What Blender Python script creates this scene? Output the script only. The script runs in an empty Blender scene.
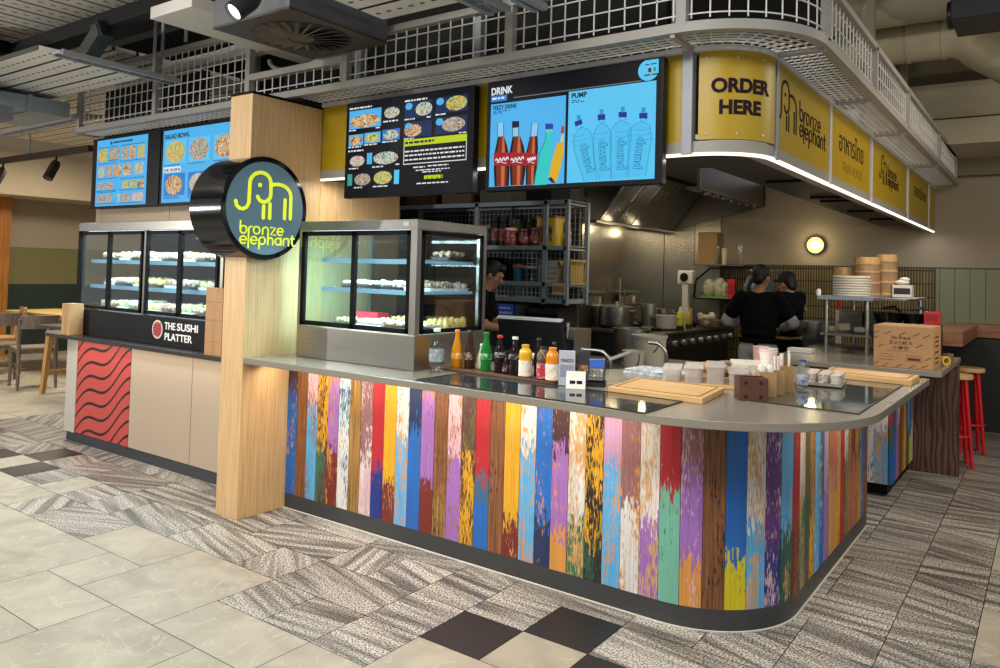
import bpy, bmesh, math, random
from mathutils import Vector, Matrix
PI = math.pi
rnd = random.Random(7)
C = bpy.context.scene.collection
scn = bpy.context.scene

# ------------------------------------------------------------------ camera, world, lights, exposure
def make_camera():
    cd = bpy.data.cameras.new('camera'); cam = bpy.data.objects.new('camera', cd); C.objects.link(cam)
    yaw, pitch, roll = 0.62199, 0.03265, 0.026806
    fwd = Vector((-math.sin(yaw)*math.cos(pitch), math.cos(yaw)*math.cos(pitch), math.sin(pitch)))
    right = Vector((math.cos(yaw), math.sin(yaw), 0)); up = right.cross(fwd)
    r = math.cos(roll)*right + math.sin(roll)*up
    u = -math.sin(roll)*right + math.cos(roll)*up
    m = Matrix((r, u, -fwd)).transposed().to_4x4()
    m.translation = Vector((3.7978, -2.7857, 1.4655))
    cam.matrix_world = m
    cd.sensor_fit = 'HORIZONTAL'; cd.sensor_width = 36.0
    cd.lens = 773.47/1000*36.0
    cd.shift_y = -(334-246.03)/1000
    cd.clip_start = 0.05; cd.clip_end = 100
    scn.camera = cam
make_camera()
w = bpy.data.worlds.new('world'); scn.world = w; w.use_nodes = True
w.node_tree.nodes['Background'].inputs[0].default_value = (0.95, 0.97, 1.0, 1)
w.node_tree.nodes['Background'].inputs[1].default_value = 0.42
scn.view_settings.view_transform = 'Standard'
scn.view_settings.look = 'None'
scn.view_settings.exposure = 0.0
scn.view_settings.gamma = 1.0
scn.view_settings.use_curve_mapping = False

def lamp(kind, name, loc, target, energy, col, size=0.3, size_y=None, spot=None, blend=0.6):
    ld = bpy.data.lights.new(name, kind); ld.energy = energy; ld.color = col
    if kind == 'AREA':
        ld.size = size
        if size_y: ld.shape = 'RECTANGLE'; ld.size_y = size_y
    elif kind == 'SPOT':
        ld.shadow_soft_size = size; ld.spot_size = math.radians(spot); ld.spot_blend = blend
    else: ld.shadow_soft_size = size
    o = bpy.data.objects.new(name, ld); C.objects.link(o); o.location = loc
    d = Vector(target)-Vector(loc)
    if d.length > 0:                       # aim along d, long side kept level along world X
        z = -d.normalized(); x = Vector((1, 0, 0)); x = (x-z*x.dot(z)).normalized(); y = z.cross(x)
        o.rotation_euler = Matrix((x, y, z)).transposed().to_euler()
    return o
WARM = (1.0, 0.86, 0.68); NEUT = (1.0, 0.965, 0.915); COOL = (0.80, 0.92, 1.0)
# the hall's ceiling lights in front of the stall
for i, (x, y, e) in enumerate(((-3.2,-2.8,62),(-0.6,-3.0,74),(1.6,-3.0,72),(3.8,-3.0,62),(-5.6,-2.0,66),(5.4,-0.4,44),(0.4,-5.2,70))):
    lamp('AREA', 'hall_ceiling_light', (x, y, 3.6), (x+0.2, y+1.0, 0), e, NEUT, 0.9)
lamp('SPOT', 'track_spot_light', (0.9,-1.5,2.95), (1.1,0.5,0.9), 70, NEUT, 0.05, spot=75)
lamp('SPOT', 'track_spot_light', (2.6,-1.6,2.95), (2.4,0.6,0.9), 70, NEUT, 0.05, spot=75)
lamp('SPOT', 'track_spot_light', (-1.5,-1.4,2.95), (-1.6,0.4,0.6), 60, NEUT, 0.05, spot=75)
lamp('AREA', 'dining_ceiling_light', (-6.5,2.2,3.0), (-6.5,2.2,0), 90, WARM, 1.0)
lamp('SPOT', 'added_dining_fill', (-5.2,0.4,3.0), (-5.0,0.9,0), 160, WARM, 0.08, spot=70, blend=.8)  # spot added to brighten the far dining floor, no fitting of its own
lamp('AREA', 'dining_wall_light', (-8.3,4.5,2.55), (-9.2,4.2,1.0), 14, WARM, 0.4)
lamp('AREA', 'stool_aisle_light', (4.6,2.6,3.0), (3.4,3.2,0), 30, WARM, 0.4)
lamp('SPOT', 'added_ceiling_fill', (-5.4,-3.6,1.7), (-3.0,-0.2,3.1), 380, NEUT, 0.06, spot=120, blend=1)  # unseen uplight added to brighten the perforated deck
lamp('SPOT', 'added_ceiling_fill', (5.8,1.0,1.7), (3.2,5.0,3.4), 160, WARM, 0.06, spot=110, blend=1)  # same kind of added uplight, for the ducts at upper right

# ------------------------------------------------------------------ materials
def lin(c):
    if isinstance(c, str):
        c = c.lstrip('#'); c = [int(c[i:i+2], 16)/255 for i in (0, 2, 4)]
    return tuple(x/12.92 if x <= 0.04045 else ((x+0.055)/1.055)**2.4 for x in c)+(1.0,)
MATS = {}
def N(nt, t, **kw):
    n = nt.nodes.new(t)
    for k, v in kw.items(): setattr(n, k, v)
    return n
def newmat(name):
    m = bpy.data.materials.new(name); m.use_nodes = True
    nt = m.node_tree; b = nt.nodes['Principled BSDF']
    return m, nt, b
def mat(name, col, rough=0.5, metal=0.0, var=0.08, vscale=6.0, emit=None, estr=0.0, bump=0.0, spec=0.5, alpha=None, trans=0.0):
    """plain surface with a slight procedural tone variation"""
    if name in MATS: return MATS[name]
    m, nt, b = newmat(name)
    c = lin(col)
    tc = N(nt, 'ShaderNodeTexCoord'); no = N(nt, 'ShaderNodeTexNoise'); no.inputs['Scale'].default_value = vscale
    no.inputs['Detail'].default_value = 4
    nt.links.new(tc.outputs['Object'], no.inputs['Vector'])
    mx = N(nt, 'ShaderNodeMix', data_type='RGBA')
    mx.inputs[6].default_value = tuple(x*(1-var) for x in c[:3])+(1,)
    mx.inputs[7].default_value = tuple(min(1, x*(1+var)) for x in c[:3])+(1,)
    nt.links.new(no.outputs['Fac'], mx.inputs[0])
    nt.links.new(mx.outputs[2], b.inputs['Base Color'])
    b.inputs['Roughness'].default_value = rough; b.inputs['Metallic'].default_value = metal
    b.inputs['Specular IOR Level'].default_value = spec
    if trans: b.inputs['Transmission Weight'].default_value = trans
    if emit:
        b.inputs['Emission Color'].default_value = lin(emit); b.inputs['Emission Strength'].default_value = estr
    if bump:
        bp = N(nt, 'ShaderNodeBump'); bp.inputs['Strength'].default_value = bump; bp.inputs['Distance'].default_value = 0.004
        nt.links.new(no.outputs['Fac'], bp.inputs['Height']); nt.links.new(bp.outputs[0], b.inputs['Normal'])
    MATS[name] = m
    return m
def emat(name, col, s=1.0):
    """something that gives off light: lamp, LED, screen"""
    if name in MATS: return MATS[name]
    m, nt, b = newmat(name)
    b.inputs['Base Color'].default_value = (0.004, 0.004, 0.004, 1); b.inputs['Roughness'].default_value = 0.45; b.inputs['Specular IOR Level'].default_value = 0.12
    b.inputs['Emission Color'].default_value = lin(col); b.inputs['Emission Strength'].default_value = s
    MATS[name] = m; return m
def brushed(name, col, rough=0.3, axis=(60, 60, 1.5)):
    if name in MATS: return MATS[name]
    m, nt, b = newmat(name); c = lin(col)
    tc = N(nt, 'ShaderNodeTexCoord'); mp = N(nt, 'ShaderNodeMapping'); mp.inputs['Scale'].default_value = axis
    no = N(nt, 'ShaderNodeTexNoise'); no.inputs['Scale'].default_value = 3; no.inputs['Detail'].default_value = 6
    nt.links.new(tc.outputs['Object'], mp.inputs[0]); nt.links.new(mp.outputs[0], no.inputs['Vector'])
    mx = N(nt, 'ShaderNodeMix', data_type='RGBA')
    mx.inputs[6].default_value = tuple(x*0.75 for x in c[:3])+(1,); mx.inputs[7].default_value = c
    nt.links.new(no.outputs['Fac'], mx.inputs[0]); nt.links.new(mx.outputs[2], b.inputs['Base Color'])
    b.inputs['Metallic'].default_value = 1; b.inputs['Roughness'].default_value = rough
    MATS[name] = m; return m
def wood(name, c0, c1, rough=0.45, scale=(14, 14, 0.7), ring=0.0):
    if name in MATS: return MATS[name]
    m, nt, b = newmat(name)
    tc = N(nt, 'ShaderNodeTexCoord'); mp = N(nt, 'ShaderNodeMapping'); mp.inputs['Scale'].default_value = scale
    no = N(nt, 'ShaderNodeTexNoise'); no.inputs['Scale'].default_value = 4; no.inputs['Detail'].default_value = 8; no.inputs['Distortion'].default_value = 0.6
    nt.links.new(tc.outputs['Object'], mp.inputs[0]); nt.links.new(mp.outputs[0], no.inputs['Vector'])
    cr = N(nt, 'ShaderNodeValToRGB'); cr.color_ramp.elements[0].position = 0.32; cr.color_ramp.elements[1].position = 0.68
    cr.color_ramp.elements[0].color = lin(c0); cr.color_ramp.elements[1].color = lin(c1)
    if ring:
        wv = N(nt, 'ShaderNodeTexWave', wave_type='RINGS'); wv.inputs['Scale'].default_value = ring
        wv.inputs['Distortion'].default_value = 5; wv.inputs['Detail'].default_value = 3; wv.inputs['Detail Scale'].default_value = 1.2
        mp2 = N(nt, 'ShaderNodeMapping'); mp2.inputs['Scale'].default_value = (5, 5, 1.0)
        nt.links.new(tc.outputs['Object'], mp2.inputs[0]); nt.links.new(mp2.outputs[0], wv.inputs['Vector'])
        ad = N(nt, 'ShaderNodeMath', operation='MULTIPLY_ADD'); ad.inputs[1].default_value = 0.5
        ml = N(nt, 'ShaderNodeMath', operation='MULTIPLY'); ml.inputs[1].default_value = 0.5
        nt.links.new(no.outputs['Fac'], ml.inputs[0]); nt.links.new(wv.outputs['Fac'], ad.inputs[0]); nt.links.new(ml.outputs[0], ad.inputs[2])
        nt.links.new(ad.outputs[0], cr.inputs[0])
    else: nt.links.new(no.outputs['Fac'], cr.inputs[0])
    nt.links.new(cr.outputs[0], b.inputs['Base Color']); b.inputs['Roughness'].default_value = rough
    MATS[name] = m; return m
def glass(name, tint=(1, 1, 1), refl=0.12, rough=0.02):
    """thin clear pane"""
    if name in MATS: return MATS[name]
    m = bpy.data.materials.new(name); m.use_nodes = True; nt = m.node_tree; nt.nodes.clear()
    out = N(nt, 'ShaderNodeOutputMaterial'); mx = N(nt, 'ShaderNodeMixShader'); tr = N(nt, 'ShaderNodeBsdfTransparent'); gl = N(nt, 'ShaderNodeBsdfGlossy')
    fr = N(nt, 'ShaderNodeFresnel'); fr.inputs[0].default_value = 1.4
    ml = N(nt, 'ShaderNodeMath', operation='MULTIPLY_ADD'); ml.inputs[1].default_value = 0.25; ml.inputs[2].default_value = refl*0.12
    tr.inputs[0].default_value = tuple(tint)+(1,); gl.inputs['Roughness'].default_value = rough
    nt.links.new(fr.outputs[0], ml.inputs[0]); nt.links.new(ml.outputs[0], mx.inputs[0])
    nt.links.new(tr.outputs[0], mx.inputs[1]); nt.links.new(gl.outputs[0], mx.inputs[2]); nt.links.new(mx.outputs[0], out.inputs[0])
    MATS[name] = m; return m
def frosted(name, col, clear=0.5):
    if name in MATS: return MATS[name]
    m = bpy.data.materials.new(name); m.use_nodes = True; nt = m.node_tree; b = nt.nodes['Principled BSDF']; out = nt.nodes['Material Output']
    b.inputs['Base Color'].default_value = lin(col); b.inputs['Roughness'].default_value = 0.25
    tr = N(nt, 'ShaderNodeBsdfTransparent'); mx = N(nt, 'ShaderNodeMixShader'); mx.inputs[0].default_value = clear
    nt.links.new(b.outputs[0], mx.inputs[1]); nt.links.new(tr.outputs[0], mx.inputs[2]); nt.links.new(mx.outputs[0], out.inputs[0])
    MATS[name] = m; return m
def speckle(name, cols, scale=25, emit=0.0, rough=0.6):
    """mottled food-like colouring from cells"""
    if name in MATS: return MATS[name]
    m, nt, b = newmat(name)
    tc = N(nt, 'ShaderNodeTexCoord'); no = N(nt, 'ShaderNodeTexNoise'); no.inputs['Scale'].default_value = scale; no.inputs['Detail'].default_value = 3
    no.inputs['Distortion'].default_value = 1.5
    oi = N(nt, 'ShaderNodeObjectInfo'); ad = N(nt, 'ShaderNodeVectorMath', operation='ADD')
    nt.links.new(tc.outputs['Object'], ad.inputs[0]); nt.links.new(oi.outputs['Location'], ad.inputs[1]); nt.links.new(ad.outputs[0], no.inputs['Vector'])
    cr = N(nt, 'ShaderNodeValToRGB'); cr.color_ramp.interpolation = 'LINEAR'
    e = cr.color_ramp.elements; n = len(cols)
    e[0].position = 0.3; e[0].color = lin(cols[0]); e[1].position = 0.7; e[1].color = lin(cols[-1])
    for i in range(1, n-1):
        q = e.new(0.3+0.4*i/(n-1)); q.color = lin(cols[i])
    nt.links.new(no.outputs['Fac'], cr.inputs[0]); nt.links.new(cr.outputs[0], b.inputs['Base Color'])
    b.inputs['Roughness'].default_value = rough
    if emit:
        b.inputs['Base Color'].default_value = (0, 0, 0, 1); nt.links.remove(b.inputs['Base Color'].links[0])
        nt.links.new(cr.outputs[0], b.inputs['Emission Color']); b.inputs['Emission Strength'].default_value = emit
    MATS[name] = m; return m

# ------------------------------------------------------------------ mesh helpers
class MB:
    def __init__(s): s.bm = bmesh.new(); s.mi = 0
    def face(s, vs):
        try:
            f = s.bm.faces.new(vs); f.material_index = s.mi; return f
        except ValueError: return None
    def box(s, x0, x1, y0, y1, z0, z1, M=None):
        v = [s.bm.verts.new(p) for p in ((x0,y0,z0),(x1,y0,z0),(x1,y1,z0),(x0,y1,z0),(x0,y0,z1),(x1,y0,z1),(x1,y1,z1),(x0,y1,z1))]
        if M:
            for q in v: q.co = M @ q.co
        for i in ((0,3,2,1),(4,5,6,7),(0,1,5,4),(1,2,6,5),(2,3,7,6),(3,0,4,7)): s.face([v[j] for j in i])
        return s
    def prism(s, pts, z0, z1, M=None, cap=True):
        a = [s.bm.verts.new((p[0], p[1], z0)) for p in pts]; b = [s.bm.verts.new((p[0], p[1], z1)) for p in pts]
        if M:
            for q in a+b: q.co = M @ q.co
        n = len(pts)
        for i in range(n): s.face([a[i], a[(i+1) % n], b[(i+1) % n], b[i]])
        if cap: s.face(list(reversed(a))); s.face(b)
        return s
    def lathe(s, prof, seg=24, M=None, a0=0, a1=2*PI, sx=1, sy=1):
        full = abs(a1-a0-2*PI) < 1e-6; n = seg if full else seg+1; rings = []
        for r, z in prof:
            if r < 1e-6:
                p = Vector((0, 0, z)); p = M @ p if M else p
                rings.append([s.bm.verts.new(p)])
            else:
                ring = []
                for i in range(n):
                    a = a0+(a1-a0)*i/seg
                    p = Vector((r*math.cos(a)*sx, r*math.sin(a)*sy, z)); p = M @ p if M else p
                    ring.append(s.bm.verts.new(p))
                rings.append(ring)
        for A, B in zip(rings, rings[1:]):
            m = seg
            for i in range(m):
                j = (i+1) % n
                if len(A) == 1 and len(B) == 1: continue
                if len(A) == 1: s.face([A[0], B[j], B[i]])
                elif len(B) == 1: s.face([A[i], A[j], B[0]])
                else: s.face([A[i], A[j], B[j], B[i]])
        return s
    def cyl(s, p0, p1, r0, r1=None, seg=16):
        p0, p1 = Vector(p0), Vector(p1); r1 = r0 if r1 is None else r1
        d = p1-p0; M = Matrix.Translation(p0) @ d.to_track_quat('Z', 'Y').to_matrix().to_4x4()
        return s.lathe([(0, 0), (r0, 0), (r1, d.length), (0, d.length)], seg, M)
    def tube(s, pts, r, seg=8, closed=False):
        pts = [Vector(p) for p in pts]; n = len(pts); rings = []
        ref = None
        for i, p in enumerate(pts):
            if closed: t = pts[(i+1) % n]-pts[i-1]
            else: t = pts[min(i+1, n-1)]-pts[max(i-1, 0)]
            t.normalize()
            if ref is None:
                ref = Vector((0, 0, 1)) if abs(t.z) < 0.9 else Vector((1, 0, 0))
            u = (ref-t*ref.dot(t))
            if u.length < 1e-4: u = t.orthogonal()
            u.normalize(); v = t.cross(u); ref = u
            rr = r[i] if isinstance(r, (list, tuple)) else r
            rings.append([s.bm.verts.new(p+u*(rr*math.cos(2*PI*k/seg))+v*(rr*math.sin(2*PI*k/seg))) for k in range(seg)])
        for i in range(n if closed else n-1):
            A, B = rings[i], rings[(i+1) % n]
            for k in range(seg): s.face([A[k], A[(k+1) % seg], B[(k+1) % seg], B[k]])
        if not closed: s.face(list(reversed(rings[0]))); s.face(rings[-1])
        return s
    def ell(s, c, r, seg=16, rings=10, M=None):
        prof = [(math.sin(PI*i/rings), -math.cos(PI*i/rings)) for i in range(rings+1)]
        T = Matrix.Translation(c) @ Matrix.Diagonal((r[0], r[1], r[2], 1))
        return s.lathe([(max(a, 0), b) for a, b in prof], seg, (M @ T) if M else T)
    def wire(s, p0, p1, t):
        """square-section bar"""
        p0, p1 = Vector(p0), Vector(p1); d = p1-p0
        M = Matrix.Translation(p0) @ d.to_track_quat('Z', 'Y').to_matrix().to_4x4()
        return s.box(-t/2, t/2, -t/2, t/2, 0, d.length, M)
    def stroke(s, pts, wd, th, M):
        """flat rounded ribbon along a 2D polyline, thickness th, placed by M"""
        pts = [Vector((p[0], p[1])) for p in pts]; n = len(pts); L = []; R = []
        closed = (pts[0]-pts[-1]).length < 1e-6 and n > 3
        for i in range(n):
            if closed: t = pts[(i+1) % (n-1) if i == n-1 else i+1]-pts[i-1 if i > 0 else n-2]
            else: t = pts[min(i+1, n-1)]-pts[max(i-1, 0)]
            t.normalize(); nn = Vector((-t.y, t.x))
            L.append(pts[i]+nn*wd/2); R.append(pts[i]-nn*wd/2)
        def cap(c, d):
            a0 = math.atan2(d.y, d.x)
            return [c+Vector((math.cos(a0-PI/2+PI*k/6), math.sin(a0-PI/2+PI*k/6)))*wd/2 for k in range(1, 6)]
        for i in range(n-1):
            q = [R[i], R[i+1], L[i+1], L[i]]
            s.prism([(a.x, a.y) for a in q], 0, th, M)
        if not closed:
            for c, d, a, b in ((pts[-1], pts[-1]-pts[-2], R[-1], L[-1]), (pts[0], pts[0]-pts[1], L[0], R[0])):
                poly = [a]+cap(c, d)+[b]
                s.prism([(p.x, p.y) for p in poly], 0, th, M)
        return s
    def build(s, name, m=None, parent=None, smooth=False, bevel=0.0, seg=2, ang=35):
        bmesh.ops.remove_doubles(s.bm, verts=s.bm.verts, dist=1e-6)
        bmesh.ops.recalc_face_normals(s.bm, faces=s.bm.faces)
        me = bpy.data.meshes.new(name); s.bm.to_mesh(me); s.bm.free()
        for x in (m if isinstance(m, (list, tuple)) else [m]): me.materials.append(x)
        if smooth:
            me.polygons.foreach_set('use_smooth', [True]*len(me.polygons))
            try: me.set_sharp_from_angle(angle=math.radians(ang))
            except Exception: pass
        o = bpy.data.objects.new(name, me); C.objects.link(o)
        if parent is not None: o.parent = parent
        if bevel:
            bv = o.modifiers.new('bevel', 'BEVEL'); bv.width = bevel; bv.segments = seg; bv.limit_method = 'ANGLE'
        return o
def thing(name, label, cat, loc=(0, 0, 0), rz=0, group=None):
    o = bpy.data.objects.new(name, None); C.objects.link(o); o.empty_display_size = 0.05
    o.location = loc; o.rotation_euler = (0, 0, rz)
    return tag(o, label, cat, group)
def tag(o, label, cat, group=None, kind=None):
    o['label'] = label; o['category'] = cat
    if group: o['group'] = group
    if kind: o['kind'] = kind
    return o
def struct(o): o['kind'] = 'structure'; return o
def plab(o, label): o['label'] = label; return o
def dup(root, loc, rz=None, label=None):
    r = root.copy(); C.objects.link(r); r.location = loc
    if rz is not None: r.rotation_euler = (0, 0, rz)
    if label: r['label'] = label
    for ch in list(root.children):
        c = ch.copy(); C.objects.link(c); c.parent = r
        for g in list(ch.children):
            d = g.copy(); C.objects.link(d); d.parent = c
    return r
def frame(o, u, v):
    """matrix mapping local x->u, y->v, z->normal, at origin o"""
    u, v = Vector(u).normalized(), Vector(v).normalized(); n = u.cross(v)
    m = Matrix((u, v, n)).transposed().to_4x4(); m.translation = Vector(o); return m
def text(name, body, size, M, m, parent=None, bold=0.0, th=0.002, align='LEFT', fitw=None, shear=0.0):
    cu = bpy.data.curves.new('txt', 'FONT'); cu.body = body; cu.size = size; cu.extrude = th/2; cu.offset = bold
    cu.align_x = align; cu.shear = shear
    t = bpy.data.objects.new('txt', cu); C.objects.link(t)
    dg = bpy.context.evaluated_depsgraph_get()
    me = bpy.data.meshes.new_from_object(t.evaluated_get(dg)); bpy.data.objects.remove(t); bpy.data.curves.remove(cu)
    if fitw and len(me.vertices):
        xs = [v.co.x for v in me.vertices]; k = fitw/max(1e-6, max(xs)-min(xs)); x0 = min(xs)
        for v in me.vertices: v.co.x = (v.co.x-x0)*k
    me.transform(M); me.materials.clear(); me.materials.append(m); me.name = name
    o = bpy.data.objects.new(name, me); C.objects.link(o)
    if parent is not None: o.parent = parent
    return o
def arc(cx, cy, r, a0, a1, n=14, ry=None):
    ry = r if ry is None else ry
    return [(cx+r*math.cos(math.radians(a0+(a1-a0)*i/n)), cy+ry*math.sin(math.radians(a0+(a1-a0)*i/n))) for i in range(n+1)]
def rrect(x0, x1, y0, y1, r, n=5):
    return (arc(x1-r, y0+r, r, -90, 0, n)+arc(x1-r, y1-r, r, 0, 90, n)+arc(x0+r, y1-r, r, 90, 180, n)+arc(x0+r, y0+r, r, 180, 270, n))
ORD = ['first', 'second', 'third', 'fourth', 'fifth', 'sixth', 'seventh', 'eighth', 'ninth', 'tenth', 'eleventh', 'twelfth']

# ------------------------------------------------------------------ shared materials
OAK = wood('oak', '#bd9868', '#d8b684', 0.45, (26, 26, 0.7))
OAKLT = wood('oak_light', '#c49a5e', '#dcb47c', 0.45, (0.8, 14, 14))
def cathedral():
    m, nt, b = newmat('dark_oak')
    tc = N(nt, 'ShaderNodeTexCoord'); mp = N(nt, 'ShaderNodeMapping'); mp.inputs['Scale'].default_value = (1, 1, 0.22)
    wv = N(nt, 'ShaderNodeTexWave', bands_direction='X'); wv.inputs['Scale'].default_value = 9; wv.inputs['Distortion'].default_value = 9; wv.inputs['Detail'].default_value = 2; wv.inputs['Detail Scale'].default_value = 1.1
    nt.links.new(tc.outputs['Object'], mp.inputs[0]); nt.links.new(mp.outputs[0], wv.inputs['Vector'])
    cr = N(nt, 'ShaderNodeValToRGB'); e = cr.color_ramp.elements; e[0].position = 0.1; e[0].color = lin('#33221b'); e[1].position = 0.8; e[1].color = lin('#5e4135')
    nt.links.new(wv.outputs['Fac'], cr.inputs[0]); nt.links.new(cr.outputs[0], b.inputs['Base Color']); b.inputs['Roughness'].default_value = 0.4
    return m
DARKWD = cathedral()
BARWD = wood('walnut_bar', '#6e4630', '#9a6a48', 0.4, (2, 14, 14))
WHITEMET = mat('pale_painted_steel', '#b9b8b4', 0.45, 0.0, 0.05)
GREYMET = mat('grey_painted_steel', '#8d9096', 0.45, 0.2, 0.05)
STEEL = brushed('stainless', '#b5b2ab', 0.32)
STEELH = brushed('stainless_h', '#b5b2ab', 0.3, (1.5, 60, 60))
STEELD = brushed('stainless_dull', '#84827b', 0.36)
BLACK = mat('black_satin', '#0c0c0e', 0.55, 0, 0.05, spec=0.1)
BLACKG = mat('black_gloss', '#0c0c0e', 0.12, 0, 0.05)
BLACKP = mat('black_plastic', '#18181b', 0.5, 0, 0.1)
KICK = mat('charcoal_kick', '#38393a', 0.38, 0.0, 0.1, 4)
STONE = mat('grey_stone_top', '#857f73', 0.22, 0, 0.06, 30)
WHITE = mat('white_plastic', '#d9d6ce', 0.4, 0, 0.04)
RED = mat('red_paint', '#b5141c', 0.4, 0, 0.08)
CARD = mat('kraft_cardboard', '#b0875c', 0.75, 0, 0.1, 8)
YEL = mat('yellow_sign', '#a38702', 0.42, 0, 0.03, 2)
PLUM = mat('plum_lettering', '#1c0a18', 0.7, 0, 0.05, spec=.2)
GLASS = glass('clear_glass', (0.96, 0.98, 0.98), 0.10)
CLEARP = glass('clear_plastic', (0.93, 0.95, 0.95), 0.35, 0.1)

# ------------------------------------------------------------------ floor
def granite():
    m, nt, b = newmat('granite')
    uv = N(nt, 'ShaderNodeUVMap'); at = N(nt, 'ShaderNodeAttribute', attribute_name='tone', attribute_type='GEOMETRY')
    fine = N(nt, 'ShaderNodeTexNoise'); fine.inputs['Scale'].default_value = 125; fine.inputs['Detail'].default_value = 3
    nt.links.new(uv.outputs[0], fine.inputs['Vector'])
    mp = N(nt, 'ShaderNodeMapping'); mp.inputs['Scale'].default_value = (0.9, 15, 1)
    vein = N(nt, 'ShaderNodeTexNoise'); vein.inputs['Scale'].default_value = 1.3; vein.inputs['Detail'].default_value = 6; vein.inputs['Distortion'].default_value = 0.35
    nt.links.new(uv.outputs[0], mp.inputs[0]); nt.links.new(mp.outputs[0], vein.inputs['Vector'])
    r1 = N(nt, 'ShaderNodeValToRGB'); e = r1.color_ramp.elements
    e[0].position = 0.40; e[0].color = lin('#55534f'); e[1].position = 0.57; e[1].color = lin('#dcdad4')
    q = e.new(0.48); q.color = lin('#aaa59d')
    nt.links.new(fine.outputs['Fac'], r1.inputs[0])
    r2 = N(nt, 'ShaderNodeValToRGB'); e = r2.color_ramp.elements
    e[0].position = 0.35; e[0].color = lin('#585552'); e[1].position = 0.58; e[1].color = lin('#f2f1ec')
    q = e.new(0.43); q.color = lin('#a19e98'); q = e.new(0.51); q.color = lin('#cbc9c4')
    nt.links.new(vein.outputs['Fac'], r2.inputs[0])
    mx = N(nt, 'ShaderNodeMix', data_type='RGBA', blend_type='MULTIPLY'); mx.inputs[0].default_value = 0.85
    nt.links.new(r1.outputs[0], mx.inputs[6]); nt.links.new(r2.outputs[0], mx.inputs[7])
    m2 = N(nt, 'ShaderNodeMix', data_type='RGBA', blend_type='MULTIPLY'); m2.inputs[0].default_value = 1
    nt.links.new(mx.outputs[2], m2.inputs[6]); nt.links.new(at.outputs['Color'], m2.inputs[7])
    nt.links.new(m2.outputs[2], b.inputs['Base Color']); b.inputs['Roughness'].default_value = 0.42
    return m
def limestone():
    m, nt, b = newmat('limestone')
    uv = N(nt, 'ShaderNodeUVMap'); at = N(nt, 'ShaderNodeAttribute', attribute_name='tone', attribute_type='GEOMETRY')
    n1 = N(nt, 'ShaderNodeTexNoise'); n1.inputs['Scale'].default_value = 4; n1.inputs['Detail'].default_value = 7; n1.inputs['Distortion'].default_value = 1.0
    nt.links.new(uv.outputs[0], n1.inputs['Vector'])
    r = N(nt, 'ShaderNodeValToRGB'); e = r.color_ramp.elements
    e[0].position = 0.3; e[0].color = lin('#9a9383'); e[1].position = 0.7; e[1].color = lin('#b5ad9b')
    nt.links.new(n1.outputs['Fac'], r.inputs[0])
    n2 = N(nt, 'ShaderNodeTexNoise'); n2.inputs['Scale'].default_value = 3.2; n2.inputs['Detail'].default_value = 6; n2.inputs['Distortion'].default_value = 1.6
    nt.links.new(uv.outputs[0], n2.inputs['Vector'])
    ab = N(nt, 'ShaderNodeMath', operation='SUBTRACT'); ab.inputs[1].default_value = 0.5
    a2 = N(nt, 'ShaderNodeMath', operation='ABSOLUTE'); mr = N(nt, 'ShaderNodeMapRange'); mr.inputs[1].default_value = 0.0; mr.inputs[2].default_value = 0.014
    mr.inputs[3].default_value = 0.45; mr.inputs[4].default_value = 0
    nt.links.new(n2.outputs['Fac'], ab.inputs[0]); nt.links.new(ab.outputs[0], a2.inputs[0]); nt.links.new(a2.outputs[0], mr.inputs[0])
    mx = N(nt, 'ShaderNodeMix', data_type='RGBA'); mx.inputs[7].default_value = lin('#c9c1b0')
    nt.links.new(mr.outputs[0], mx.inputs[0]); nt.links.new(r.outputs[0], mx.inputs[6])
    m2 = N(nt, 'ShaderNodeMix', data_type='RGBA', blend_type='MULTIPLY'); m2.inputs[0].default_value = 1
    nt.links.new(mx.outputs[2], m2.inputs[6]); nt.links.new(at.outputs['Color'], m2.inputs[7])
    nt.links.new(m2.outputs[2], b.inputs['Base Color']); b.inputs['Roughness'].default_value = 0.6
    return m
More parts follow.
